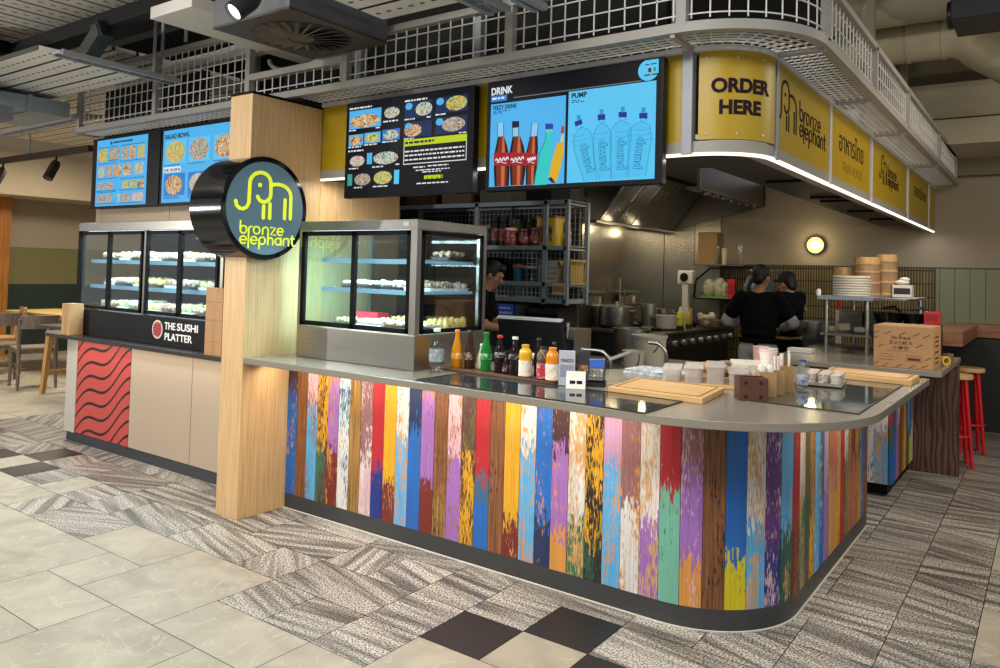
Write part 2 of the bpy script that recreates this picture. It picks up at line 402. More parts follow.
def make_floor():
    bm = bmesh.new(); uvl = bm.loops.layers.uv.new('UVMap'); tl = bm.loops.layers.float_color.new('tone')
    r = random.Random(11); g = 0.0018
    def tile(x0, x1, y0, y1, mi, rot=0.0, tone=1.0):
        v = [bm.verts.new(p) for p in ((x0+g, y0+g, 0), (x1-g, y0+g, 0), (x1-g, y1-g, 0), (x0+g, y1-g, 0))]
        f = bm.faces.new(v); f.material_index = mi
        ox, oy = r.uniform(0, 50), r.uniform(0, 50); c, s = math.cos(rot), math.sin(rot)
        for l in f.loops:
            x, y = l.vert.co.x-x0, l.vert.co.y-y0
            l[uvl].uv = (ox+c*x-s*y, oy+s*x+c*y)
            wb = r.uniform(-0.004, 0.004)
            l[tl] = (tone, tone*0.995, tone*0.985, 1)
    S = 0.3; X0, Y0 = -0.06, -0.1
    big = [(-1.26,-.06,-1.3,-.7),(-.36,.24,-.7,-.4),(-.06,.24,-1.0,-.7),(.24,.84,-1.0,-.4),(.84,1.44,-1.0,-.7),(-.06,.54,-1.3,-1.0),
           (.54,1.14,-1.6,-1.0),(1.14,1.74,-1.6,-1.0),(1.44,1.74,-1.0,-.7),(1.74,2.34,-1.0,-.4),(2.04,2.34,-.4,-.1),(2.34,2.64,-1.0,-.7),
           (-1.56,-1.26,-.4,-.1),(-2.16,-1.56,-1.0,-.4),(-1.56,-1.26,-.7,-.4),(-2.46,-2.16,-.4,-.1),(-1.56,-1.26,-1.0,-.7),
           (3.54,4.14,.8,1.4),(3.54,4.14,2.0,2.6),(3.54,4.14,-.4,.2),(-2.76,-2.16,-1.6,-1.0),(-.06,.54,-1.6,-1.3),(-2.16,-1.56,-1.6,-1.0),(-1.56,-1.26,-1.6,-1.0),(-1.26,-.06,-1.6,-1.3)]
    blk = [(1.74,2.04,-.4,-.1),(2.04,2.34,-.1,.2),(2.34,2.64,-.4,-.1),(-2.46,-2.16,-.1,.2),(-2.16,-1.86,-.4,-.1),(-2.76,-2.46,-.4,-.1)]
    used = set()
    def key(x, y): return (round((x-X0)/S), round((y-Y0)/S))
    for lst, mi in ((big, 1), (blk, 2)):
        for x0, x1, y0, y1 in lst:
            tile(x0, x1, y0, y1, mi, r.choice((0, 0, PI/2)), r.uniform(0.94, 1.06))
            for i in range(round((x1-x0)/S)):
                for j in range(round((y1-y0)/S)): used.add(key(x0+i*S, y0+j*S))
    for i in range(-31, 23):
        for j in range(-24, 33):
            if (i, j) in used: continue
            x, y = X0+i*S, Y0+j*S
            far = (x < -4.1 and y > 0.1) or y < -1.9 or x > 5.0
            if far:
                if (i % 2 == 0) and (j % 2 == 0) and all((i+a, j+b) not in used for a in (0, 1) for b in (0, 1)):
                    if ((X0+(i+1)*S < -4.1 and y > 0.1) or (y+S < -1.9) or x > 5.0):
                        tile(x, x+2*S, y, y+2*S, 1, r.choice((0, PI/2)), r.uniform(0.98, 1.1))
                        for a in (0, 1):
                            for b in (0, 1): used.add((i+a, j+b))
                        continue
                tile(x, x+S, y, y+S, 1, 0, r.uniform(0.96, 1.06)); continue
            rot = r.choice((0, 0, 0.12, -0.15, 0.3)) if x > 1.0 else r.choice((0, 0.25, -0.4, 0.7, 1.2, 0.1))
            # slabs one or two cells long
            if r.random() < 0.5 and (i+1, j) not in used and X0+(i+1)*S < 5 and x < 2.9:
                tile(x, x+2*S, y, y+S, 0, rot, r.uniform(0.8, 1.12)); used.add((i+1, j))
            else: tile(x, x+S, y, y+S, 0, rot, r.uniform(0.8, 1.12))
            used.add((i, j))
    # joint bed beneath the slabs
    v = [bm.verts.new(p) for p in ((-10.5, -8, -0.004), (8, -8, -0.004), (8, 10.5, -0.004), (-10.5, 10.5, -0.004))]
    f = bm.faces.new(v); f.material_index = 3
    me = bpy.data.meshes.new('floor'); bm.to_mesh(me); bm.free()
    for m in (granite(), limestone(), mat('black_floor_slab', '#1b1a1a', 0.45, 0, 0.25, 90), mat('floor_joint', '#2e2a25', 0.8)): me.materials.append(m)
    o = bpy.data.objects.new('floor', me); C.objects.link(o); struct(o)
make_floor()

# ------------------------------------------------------------------ walls
PLASTER = mat('cream_plaster', '#8f8370', 0.85, 0, 0.05, 3)
def kitkat():
    m, nt, b = newmat('stick_tiles')
    tc = N(nt, 'ShaderNodeTexCoord'); mp = N(nt, 'ShaderNodeMapping'); mp.inputs['Rotation'].default_value = (math.radians(90), 0, math.radians(90))
    sp = N(nt, 'ShaderNodeSeparateXYZ'); cb = N(nt, 'ShaderNodeCombineXYZ')
    nt.links.new(tc.outputs['Object'], sp.inputs[0]); nt.links.new(sp.outputs[2], cb.inputs[0]); nt.links.new(sp.outputs[0], cb.inputs[1])
    br = N(nt, 'ShaderNodeTexBrick'); br.offset = 0; br.inputs['Scale'].default_value = 1
    br.inputs['Brick Width'].default_value = 0.145; br.inputs['Row Height'].default_value = 0.029; br.inputs['Mortar Size'].default_value = 0.0065
    br.inputs['Color1'].default_value = lin('#6f6238'); br.inputs['Color2'].default_value = lin('#83713f'); br.inputs['Mortar'].default_value = lin('#1f180d')
    nt.links.new(cb.outputs[0], br.inputs['Vector']); nt.links.new(br.outputs[0], b.inputs['Base Color']); b.inputs['Roughness'].default_value = 0.3
    return m
def boards(name, col, gap, period):
    m, nt, b = newmat(name)
    tc = N(nt, 'ShaderNodeTexCoord'); sp = N(nt, 'ShaderNodeSeparateXYZ'); nt.links.new(tc.outputs['Object'], sp.inputs[0])
    md = N(nt, 'ShaderNodeMath', operation='PINGPONG'); md.inputs[1].default_value = period/2
    nt.links.new(sp.outputs[0], md.inputs[0])
    lt = N(nt, 'ShaderNodeMath', operation='LESS_THAN'); lt.inputs[1].default_value = gap; nt.links.new(md.outputs[0], lt.inputs[0])
    mx = N(nt, 'ShaderNodeMix', data_type='RGBA'); mx.inputs[6].default_value = lin(col); mx.inputs[7].default_value = tuple(x*0.35 for x in lin(col)[:3])+(1,)
    nt.links.new(lt.outputs[0], mx.inputs[0]); nt.links.new(mx.outputs[2], b.inputs['Base Color']); b.inputs['Roughness'].default_value = 0.6
    return m
wb = MB(); wb.box(-0.5, 8, 6.75, 6.95, 0, 2.62); back = struct(wb.build('wall_back', PLASTER))
t = MB(); t.box(0.4, 2.74, 6.735, 6.75, 0.3, 1.625); struct(t.build('trim_1', kitkat()))
t = MB(); t.box(2.765, 8, 6.73, 6.75, 0.0, 1.62); struct(t.build('trim_2', boards('green_boards', '#74775c', 0.004, 0.14)))
t = MB(); t.box(0.38, 8, 6.725, 6.75, 1.622, 1.634); t.box(2.742, 2.763, 6.725, 6.75, 0.3, 1.62); struct(t.build('trim_3', mat('dark_trim', '#3a3325', 0.5)))
t = MB(); t.box(-0.5, -0.38, 4.5, 6.95, 0, 2.7); struct(t.build('wall_kitchen_left', mat('kitchen_wall_dark', '#4b463c', 0.6)))
t = MB(); t.box(-3.2, -0.5, 4.5, 4.62, 0, 3.2); struct(t.build('wall_kitchen', mat('kitchen_wall_black', '#201f1f', 0.7)))
t = MB(); t.box(-3.3, -3.2, 1.35, 4.62, 0, 3.2); struct(t.build('wall_sushi_end', mat('partition', '#8d8577', 0.8)))
# the dining side, far left
t = MB(); t.box(-9.4, -9.2, -2, 10.4, 0, 3.6); struct(t.build('wall_left', mat('dining_plaster', '#a39783', 0.85, 0, 0.06, 2)))
t = MB(); t.box(-9.2, -9.17, 2.42, 9, 1.07, 1.64); struct(t.build('trim_4', mat('olive_panel', '#77734a', 0.8)))
t = MB(); t.box(-9.2, -9.165, 2.42, 9, 0.0, 1.065); struct(t.build('trim_5', mat('bottle_green_panel', '#23352c', 0.6)))
t = MB(); t.box(-9.2, -8.35, -2, 9.8, 2.38, 3.6); struct(t.build('trim_6', mat('dining_bulkhead', '#c2b59c', 0.85, 0, 0.04)))
t = MB(); t.box(-9.2, -8.95, 1.75, 2.37, 0, 2.38); struct(t.build('trim_7', wood('amber_post', '#8f5a1f', '#b97a2e', 0.5)))
t = MB(); t.box(-9.4, -3.2, 9.8, 10.0, 0, 3.6); struct(t.build('wall_dining_back', mat('dining_plaster', '#a39783')))
# near-black panel covering the wall below the bar on the right
t = MB(); t.box(2.9, 8, 6.35, 6.45, 0.0, 0.92); struct(t.build('trim_8', mat('black_green_cladding', '#191b17', 0.7)))

# ------------------------------------------------------------------ ceiling
t = MB(); t.box(-10.5, 8, -8, 10.5, 4.2, 4.3); struct(t.build('ceiling', mat('slab_soffit', '#35322e', 0.9)))
t = MB(); t.box(-3.2, 1.6, 0.62, 6.75, 3.3, 3.36); struct(t.build('ceiling_kitchen', mat('kitchen_void', '#0d0d0d', 0.9)))  # black sheet put in for the dark void over the kitchen; blocks ambient
t = MB(); t.box(2.3, 8, 5.6, 6.95, 2.78, 3.02); t.box(2.3, 8, 5.75, 6.95, 3.06, 3.4); struct(t.build('trim_9', mat('beige_bulkhead', '#a29980', 0.8)))
t = MB(); t.box(2.0, 8, 6.6, 6.95, 2.6, 4.2); struct(t.build('wall_upper_back', mat('upper_wall', '#6f6752', 0.85)))
def deckmat():
    m, nt, b = newmat('perforated_deck')
    tc = N(nt, 'ShaderNodeTexCoord'); sp = N(nt, 'ShaderNodeSeparateXYZ'); nt.links.new(tc.outputs['UV'], sp.inputs[0])
    def lines(out, period, thr):
        md = N(nt, 'ShaderNodeMath', operation='PINGPONG'); md.inputs[1].default_value = period/2; nt.links.new(out, md.inputs[0])
        lt = N(nt, 'ShaderNodeMath', operation='LESS_THAN'); lt.inputs[1].default_value = thr; nt.links.new(md.outputs[0], lt.inputs[0]); return lt.outputs[0]
    gaps = lines(sp.outputs[1], 0.19, 0.012)
    hx = lines(sp.outputs[0], 0.075, 0.016); hy = lines(sp.outputs[1], 0.095, 0.009)
    ml = N(nt, 'ShaderNodeMath', operation='MULTIPLY'); nt.links.new(hx, ml.inputs[0]); nt.links.new(hy, ml.inputs[1])
    mxx = N(nt, 'ShaderNodeMath', operation='MAXIMUM'); nt.links.new(ml.outputs[0], mxx.inputs[0]); nt.links.new(gaps, mxx.inputs[1])
    mx = N(nt, 'ShaderNodeMix', data_type='RGBA'); mx.inputs[6].default_value = lin('#dedad2'); mx.inputs[7].default_value = lin('#2c2a25')
    nt.links.new(mxx.outputs[0], mx.inputs[0]); nt.links.new(mx.outputs[2], b.inputs['Base Color']); b.inputs['Roughness'].default_value = 0.5; b.inputs['Metallic'].default_value = 0.15
    return m
DECK = deckmat()
def deck(name, x0, x1, y0, y1, z, along_y, label):
    m = MB(); p = 0.19
    if along_y:
        n = int((x1-x0)/p)
        for i in range(n): m.box(x0+i*p+0.006, x0+(i+1)*p-0.006, y0, y1, z, z+0.03)
    else:
        n = int((y1-y0)/p)
        for i in range(n): m.box(x0, x1, y0+i*p+0.006, y0+(i+1)*p-0.006, z, z+0.03)
    o = m.build(name, DECK)
    me = o.data; ul = me.uv_layers.new(name='UVMap')
    for l in me.loops:
        v = me.vertices[l.vertex_index].co
        ul.data[l.index].uv = (v.y, v.x-x0) if along_y else (v.x, v.y-y0)
    struct(o)
deck('ceiling_deck', -7.5, -0.46, -1.6, 0.02, 3.12, True, '')
deck('ceiling_deck_2', -7.5, -2.06, 0.05, 3.6, 3.08, False, '')
t = MB(); t.box(-1.4, 2.15, 0.95, 1.0, 2.52, 3.34); t.box(-2.85, -1.4, 0.60, 0.64, 2.52, 2.92); struct(t.build('dark_void_sheet', mat('kitchen_void', '#0d0d0d', 0.9)))  # near-black sheets standing in for the unlit void behind the canopy wire
deck('ceiling_deck_4', -5.2, -1.32, -0.62, 0.27, 2.76, False, '')
deck('ceiling_deck_3', 0.93, 1.86, -1.4, 0.27, 2.77, False, '')

# ------------------------------------------------------------------ lettering and the elephant emblem
def glyph(ch):
    A = arc
    if ch == 'b': return [[(0, 1.65), (0, .5)], A(.5, .5, .5, 0, 360, 24)], 1.0
    if ch == 'r': return [[(0, -1.35), (0, .55)], A(.42, .55, .42, 180, 75, 8)], .55
    if ch == 'o': return [A(.5, .5, .5, 0, 360, 24)], 1.0
    if ch == 'n': return [[(0, 0), (0, .55)]+A(.45, .55, .45, 180, 0, 12)+[(.9, 0)]], .9
    if ch == 'N': return [[(0, 0), (0, .55)]+A(.45, .55, .45, 180, 0, 12)+[(.9, -1.3)]], .9
    if ch == 'z': return [[(0, 1), (.75, 1), (0, 0), (.78, 0)]], .78
    if ch == 'e': return [[(.02, .5), (1, .5)]+A(.5, .5, .5, 0, 312, 22)], 1.0
    if ch == 'l': return [[(0, 1.65), (0, -.55)]], 0.0
    if ch == 'p': return [[(0, .5), (0, -.62)], A(.5, .5, .5, 0, 360, 24)], 1.0
    if ch == 'h': return [[(0, .9), (0, 0)], [(0, .5)]+A(.42, .55, .42, 180, 0, 12)+[(.84, 0)]], .84
    if ch == 'a': return [A(.48, .5, .48, 0, 360, 24), [(.96, 1), (.96, 0)]], .96
    if ch == 't': return [[(.2, 1.4), (.2, .3)]+A(.5, .3, .3, 180, 280, 6), [(-.05, 1), (.55, 1)]], .5
def wordmark(mb, s, wd, th, M):
    """the two-line rounded wordmark; s = x-height"""
    line2 = [('e', 0), ('l', 1.33), ('e', 1.7), ('p', 3.05), ('h', 4.5), ('a', 5.75), ('n', 7.15), ('t', 8.45)]
    line1 = [('b', 0), ('r', 1.33), ('o', 2.1), ('N', 3.6), ('z', 4.95), ('e', 6.05)]
    for ch, x in line2:
        if ch == 'l': strokes = [[(0, 0), (0, -.5)]]
        else: strokes = glyph(ch)[0]
        for st in strokes: mb.stroke([((x+a)*s, b*s) for a, b in st], wd, th, M)
    for ch, x in line1:
        for st in glyph(ch)[0]: mb.stroke([((x+a)*s, (b+1.38)*s) for a, b in st], wd, th, M)
def emblem(mb, k, wd, th, M):
    """elephant drawn in one line: trunk, head, ear hook, back and legs (unit = sign radius)"""
    P = [(378,338),(384,366),(402,385),(425,390),(447,378),(460,350),(462,220)]
    trunk = P[:-1]+[(462,222)]+[(530+68*math.cos(math.radians(a)), 220-72*math.sin(math.radians(a))) for a in range(170, -1, -14)]+[(600,285)]
    trunk += [(556+44*math.cos(math.radians(a)), 292+52*math.sin(math.radians(a))) for a in range(8, 176, 14)]
    back = [(606,228)]+[(640+98*math.cos(math.radians(a)), 312-88*math.sin(math.radians(a))) for a in range(112, -1, -12)]+[(738,460)]
    legs = [[(556,372),(556,450)], [(597,358),(597,454)], [(698,330),(698,458)]]
    def cv(p): return ((p[0]-573)/283*k, -((p[1]-387)-0.1*(p[0]-573))/347*k)
    for st in [trunk, back]+legs: mb.stroke([cv(p) for p in st], wd, th, M)
    c = cv((527, 232)); mb.prism([(c[0]+wd*.62*math.cos(a*PI/8), c[1]+wd*.62*math.sin(a*PI/8)) for a in range(16)], 0, th, M)

# ------------------------------------------------------------------ oak column and round sign
t = MB(); t.box(-0.207, 0, 0, 0.533, 0, 2.465); t.box(-0.2065, -0.0005, 0.533, 1.27, 0, 2.02)
col = t.build('oak_column', OAK, bevel=0.003)
tag(col, 'tall oak-veneered column and its side wall between the sushi counter and the painted plank counter', 'column')
t = MB(); t.box(-0.209, 0.002, -0.002, 0.536, 2.465, 2.48); t.build('column_cap', BLACK, col)
sign = thing('round_sign', 'black drum sign with blue face, lime elephant emblem and wordmark, wrapped round the oak column', 'sign', (0.05, 0.085, 1.797))
Mx = Matrix.Rotation(PI/2, 4, 'Y')
t = MB(); t.lathe([(0, -0.305), (0.296, -0.305), (0.303, -0.30), (0.303, -0.004), (0.300, 0.0), (0.272, 0.0), (0.272, -0.006), (0, -0.006)], 64, Mx)
t.build('drum', BLACKG, sign, smooth=True)
t = MB(); t.lathe([(0, -0.004), (0.272, -0.004), (0.272, -0.002), (0, -0.002)], 64, Mx)
plab(t.build('sign_face', mat('sign_blue', '#54707e', 0.35, 0, 0.06, 4, emit='#54707e', estr=0.25), sign), 'grey-blue lit sign face')
SM = frame((-0.001, 0, 0), (0, 1, 0), (0, 0, 1))
LIME = mat('lime_lettering', '#d3e02c', 0.4, emit='#d9e82c', estr=0.55)
t = MB(); emblem(t, 0.303, 0.021, 0.004, SM); plab(t.build('elephant_emblem', LIME, sign), 'lime line-drawn elephant')
t = MB(); wordmark(t, 0.0425, 0.0085, 0.004, SM @ Matrix.Translation((-0.172, -0.212, 0))); plab(t.build('wordmark', LIME, sign), 'lime two-line rounded wordmark')

# ------------------------------------------------------------------ painted plank counter
def plankmat():
    m, nt, b = newmat('painted_planks')
    def A(n): return N(nt, 'ShaderNodeAttribute', attribute_name=n, attribute_type='GEOMETRY')
    ca, cb, cc, cd, pr = A('ca'), A('cb'), A('cc'), A('cd'), A('par')
    uv = N(nt, 'ShaderNodeUVMap'); sp = N(nt, 'ShaderNodeSeparateXYZ'); nt.links.new(uv.outputs[0], sp.inputs[0])
    ps = N(nt, 'ShaderNodeSeparateColor'); nt.links.new(pr.outputs['Color'], ps.inputs[0])
    def noise(scale, sx, sy, det, dist=0.0):
        mp = N(nt, 'ShaderNodeMapping'); mp.inputs['Scale'].default_value = (sx, sy, 1); nt.links.new(uv.outputs[0], mp.inputs[0])
        n = N(nt, 'ShaderNodeTexNoise'); n.inputs['Scale'].default_value = scale; n.inputs['Detail'].default_value = det; n.inputs['Distortion'].default_value = dist
        nt.links.new(mp.outputs[0], n.inputs['Vector']); return n.outputs['Fac']
    grain = noise(1, 150, 3, 7); flake = noise(1, 175, 22, 8, 0.15); edge = noise(1, 75, 16, 7, 0.3)
    def M(op, a, bb, c=None):
        n = N(nt, 'ShaderNodeMath', operation=op)
        for i, x in enumerate((a, bb, c)):
            if x is None: continue
            if isinstance(x, (int, float)): n.inputs[i].default_value = x
            else: nt.links.new(x, n.inputs[i])
        return n.outputs[0]
    # lower colour where the height is under the plank's own split line
    hz = M('SUBTRACT', ps.outputs[0], sp.outputs[1]); hz = M('MULTIPLY_ADD', M('SUBTRACT', edge, 0.5), 0.5, hz)
    mr = N(nt, 'ShaderNodeMapRange'); mr.inputs[1].default_value = -0.012; mr.inputs[2].default_value = 0.012; nt.links.new(hz, mr.inputs[0])
    m1 = N(nt, 'ShaderNodeMix', data_type='RGBA'); nt.links.new(mr.outputs[0], m1.inputs[0]); nt.links.new(ca.outputs['Color'], m1.inputs[6]); nt.links.new(cb.outputs['Color'], m1.inputs[7])
    hz2 = M('MULTIPLY_ADD', M('SUBTRACT', edge, 0.5), 0.45, M('SUBTRACT', pr.outputs['Alpha'], sp.outputs[1]))
    mr2 = N(nt, 'ShaderNodeMapRange'); mr2.inputs[1].default_value = -0.012; mr2.inputs[2].default_value = 0.012; nt.links.new(hz2, mr2.inputs[0])
    m1b = N(nt, 'ShaderNodeMix', data_type='RGBA'); nt.links.new(mr2.outputs[0], m1b.inputs[0]); nt.links.new(m1.outputs[2], m1b.inputs[6]); nt.links.new(cd.outputs['Color'], m1b.inputs[7])
    # worn flakes showing the layer beneath; wear in G, more of it in patches
    patch = noise(1, 16, 3.6, 4)
    thr = M('MULTIPLY_ADD', patch, 0.75, M('MULTIPLY_ADD', ps.outputs[1], 0.36, flake))
    f2 = N(nt, 'ShaderNodeMapRange'); f2.inputs[1].default_value = 1.085; f2.inputs[2].default_value = 1.13; nt.links.new(thr, f2.inputs[0])
    m2 = N(nt, 'ShaderNodeMix', data_type='RGBA'); nt.links.new(f2.outputs[0], m2.inputs[0]); nt.links.new(m1b.outputs[2], m2.inputs[6]); nt.links.new(cc.outputs['Color'], m2.inputs[7])
    # wood grain showing as tone
    gr = N(nt, 'ShaderNodeMapRange'); gr.inputs[1].default_value = 0.3; gr.inputs[2].default_value = 0.7; nt.links.new(grain, gr.inputs[0])
    lo = M('SUBTRACT', 1.0, ps.outputs[2]); nt.links.new(lo, gr.inputs[3]); gr.inputs[4].default_value = 1.12
    m3 = N(nt, 'ShaderNodeMix', data_type='RGBA', blend_type='MULTIPLY'); m3.inputs[0].default_value = 1
    nt.links.new(m2.outputs[2], m3.inputs[6]); nt.links.new(gr.outputs[0], m3.inputs[7])
    nt.links.new(m3.outputs[2], b.inputs['Base Color']); b.inputs['Roughness'].default_value = 0.55
    bp = N(nt, 'ShaderNodeBump'); bp.inputs['Strength'].default_value = 0.25; bp.inputs['Distance'].default_value = 0.002
    nt.links.new(grain, bp.inputs['Height']); nt.links.new(bp.outputs[0], b.inputs['Normal'])
    return m
PLANK = plankmat()
K = dict(navy='#1c2a52', blue='#1b5fae', sky='#559fce', brown='#8f5a33', dbrown='#55302a', mar='#3f2228', white='#cfccc8', pink='#c9a4ac', yellow='#d09a18',
         orange='#c98a3e', purple='#9465ac', dred='#6e2318', green='#2f6b4c', dgreen='#27533f', pale='#b9cdd2', gold='#a67c3c', mauve='#8c5f62', red='#a51b25',
         tan='#c79a62', teal='#6aa893', lemon='#c4b40c', violet='#553070', dblue='#152a78', olive='#5c5635', lilac='#b48cb4', slate='#3d5c74', rose='#c65a64', black='#241a18')
# top colour, lower colour, colour under the flakes, split height, wear, grain
PL = [('mar','blue','tan',.70,.20,.25),('brown','brown','dbrown',.5,.16,.75),('pink','sky','brown',.62,.42,.2),('yellow','green','dbrown',.40,.62,.15),('orange','purple','orange',.80,.34,.2,('dred',.42)),
      ('pale','white','slate',.55,.45,.15),('gold','gold','dbrown',.5,.18,.75),('mauve','pink','white',.38,.40,.25),('red','dblue','black',.36,.10,.12),('yellow','dred','tan',.30,.22,.2),
      ('white','sky','orange',.56,.52,.15),('navy','blue','slate',.62,.15,.18),('orange','purple','dred',.82,.22,.2,('dred',.36)),('brown','gold','dbrown',.3,.34,.8),('pink','purple','brown',.52,.42,.15),
      ('olive','yellow','dbrown',.55,.66,.3),('red','slate','green',.44,.2,.15,('blue',.33)),('brown','brown','dbrown',.5,.30,.8),('yellow','dred','tan',.26,.25,.22),('white','sky','orange',.62,.45,.2),
      ('blue','navy','orange',.30,.12,.15),('mar','purple','orange',.66,.20,.2,('orange',.26)),('white','green','tan',.34,.60,.3),('yellow','dgreen','black',.26,.64,.2),('lilac','sky','orange',.62,.46,.15),
      ('mauve','white','orange',.45,.40,.25),('white','purple','tan',.40,.58,.25),('red','teal','green',.56,.12,.15),('mauve','purple','pink',.66,.34,.2,('orange',.27)),('brown','brown','black',.5,.28,.85),
      ('blue','lemon','green',.30,.22,.12),('white','sky','tan',.45,.52,.2),('violet','dblue','pink',.30,.36,.12),('sky','dgreen','tan',.38,.26,.18),('red','dred','brown',.40,.30,.25),
      ('white','green','tan',.5,.48,.2),('olive','dgreen','brown',.5,.4,.35),('gold','yellow','dbrown',.4,.42,.25),('sky','sky','pale',.5,.30,.2),('slate','blue','pale',.4,.3,.2),
      ('lilac','purple','tan',.45,.32,.2),('gold','tan','brown',.5,.38,.35),('rose','orange','tan',.4,.3,.2),('tan','yellow','brown',.42,.35,.3),('red','red','rose',.5,.22,.15),
      ('white','olive','gold',.5,.45,.3),('gold','gold','olive',.5,.42,.45),('dred','rose','brown',.5,.35,.3),('tan','gold','dbrown',.5,.4,.4),('olive','gold','yellow',.45,.45,.4)]
def plank_skin(name, path, z0, z1, width, specs, parent, thick=0.018):
    """boards stood side by side along a plan path (list of xy), outside to the right of travel"""
    P = [Vector((p[0], p[1])) for p in path]; cum = [0]
    for a, b in zip(P, P[1:]): cum.append(cum[-1]+(b-a).length)
    L = cum[-1]
    def at(s):
        s = max(0, min(L, s))
        for i in range(len(P)-1):
            if s <= cum[i+1] or i == len(P)-2:
                d = (P[i+1]-P[i]).normalized(); q = P[i]+d*(s-cum[i]); return q, Vector((d.y, -d.x))
    bm = bmesh.new(); uvl = bm.loops.layers.uv.new('UVMap'); ly = [bm.loops.layers.float_color.new(n) for n in ('ca', 'cb', 'cc', 'cd', 'par')]
    n = round(L/width); r = random.Random(5)
    for i in range(n):
        s0, s1 = i*L/n+0.0012, (i+1)*L/n-0.0012; sp = specs[i % len(specs)]; off = r.uniform(0, 40); dz = r.uniform(-0.004, 0.004); dt = r.uniform(-0.0015, 0.0015)
        k = 4; cols = []
        for j in range(k+1):
            s = s0+(s1-s0)*j/k; q, nn = at(s); qo = q+nn*(thick/2+dt); qi = q-nn*thick/2
            cols.append([bm.verts.new((qo.x, qo.y, z0)), bm.verts.new((qo.x, qo.y, z1)), bm.verts.new((qi.x, qi.y, z1)), bm.verts.new((qi.x, qi.y, z0)), s-s0])
        fs = []
        for j in range(k):
            a, b = cols[j], cols[j+1]
            fs.append(((a[0], b[0], b[1], a[1]), (a[4], b[4], b[4], a[4])))
            fs.append(((a[1], b[1], b[2], a[2]), (a[4], b[4], b[4], a[4]))); fs.append(((a[3], a[2], b[2], b[3]), (a[4], a[4], b[4], b[4])))
        fs.append(((cols[0][0], cols[0][1], cols[0][2], cols[0][3]), (0, 0, .02, .02))); fs.append(((cols[k][0], cols[k][3], cols[k][2], cols[k][1]), (0, .02, .02, 0)))
        third = sp[6] if len(sp) > 6 else (sp[1], -1.0)
        data = [lin(K[sp[0]]), lin(K[sp[1]]), lin(K[sp[2]]), lin(K[third[0]]), (sp[3]+dz, sp[4], sp[5], third[1])]
        for vs, us in fs:
            f = bm.faces.new(vs)
            for l, u in zip(f.loops, us):
                l[uvl].uv = (u+off, l.vert.co.z)
                for la, d in zip(ly, data): l[la] = d
    bmesh.ops.recalc_face_normals(bm, faces=bm.faces)
    me = bpy.data.meshes.new(name); bm.to_mesh(me); bm.free(); me.materials.append(PLANK)
    o = bpy.data.objects.new(name, me); C.objects.link(o); o.parent = parent
    return o
def offset(path, d):
    P = [Vector((p[0], p[1])) for p in path]; out = []
    for i, p in enumerate(P):
        t = (P[min(i+1, len(P)-1)]-P[max(i-1, 0)]).normalized(); out.append(tuple(p+Vector((t.y, -t.x))*d))
    return out
ctr = thing('service_counter', 'long rounded counter clad in distressed multicoloured painted planks, right of the oak column', 'counter', (0, 0, 0))
path = [(0.002, 0.342), (2.43, 0.342)]+arc(2.43, 0.79, 0.448, -90, 0, 14)[1:]+[(2.878, 2.34)]
plank_skin('plank_cladding', path, 0.09, 0.888, 0.0905, PL, ctr)
core = offset(path, -0.012)
t = MB(); t.prism(core+[(2.3, 2.34), (2.3, 1.0), (0.002, 0.9)], 0.02, 0.885); t.build('counter_body', mat('dark_carcass', '#17120f', 0.7), ctr)
t = MB(); kp = offset(path, 0.008); t.prism(kp+[(2.4, 2.34), (2.4, 0.9), (0.002, 0.8)], 0, 0.09); t.build('kickboard', KICK, ctr, smooth=True, ang=30)
t = MB(); sp = offset(path, 0.016)
t.prism(sp+list(reversed(offset(path, 0.008))), 0, 0.004); plab(t.build('floor_seal', mat('pale_sealant', '#c9c5bb', 0.5), ctr), 'pale sealant bead')
# stone worktop with two glass insets
top = thing('worktop', 'grey stone worktop with a rounded corner on the plank counter', 'worktop', (0, 0, 0.895))
edge_pts = [(0.002, 0), (2.50, 0)]+arc(2.50, 0.73, 0.725, -90, 0, 18, ry=0.73)[1:]+[(3.235, 2.16), (2.3, 2.16), (2.05, 1.62), (1.62, 0.95), (0.002, 0.95)]
t = MB(); t.prism(edge_pts, 0, 0.034); t.build('slab', STONE, top, bevel=0.003)
INSET = mat('inset_glass', '#30383a', 0.06, 0, 0.02, spec=0.8)
for q in ([(1.30, 0.035), (2.51, 0.0), (2.51, 0.37), (1.30, 0.40)], [(2.72, 0.62), (3.16, 0.60), (3.16, 1.72), (2.72, 1.72)]):
    t = MB(); t.prism(q, 0.0345, 0.0375); g = t.build('glass_inset', INSET if q[0][0] < 2 else mat('inset_glass_clear', '#4a524c', 0.05, 0, 0.02, spec=0.9), top)
    c0, c1 = q[0], q[1]
    t = MB(); fr = [(a[0], a[1]) for a in q]
    for a, b in zip(fr, fr[1:]+fr[:1]): t.wire((a[0], a[1], 0.0365), (b[0], b[1], 0.0365), 0.006)
    t.build('inset_frame', mat('dark_seal', '#22221f', 0.5), g)
lamp('AREA', 'under_counter_light', (1.2, 0.16, 0.885), (1.2, 0.34, 0.2), 10, WARM, 2.3, 0.05)
lamp('AREA', 'under_counter_light', (3.05, 1.4, 0.885), (2.88, 1.4, 0.2), 2.5, WARM, 0.05, 1.3)

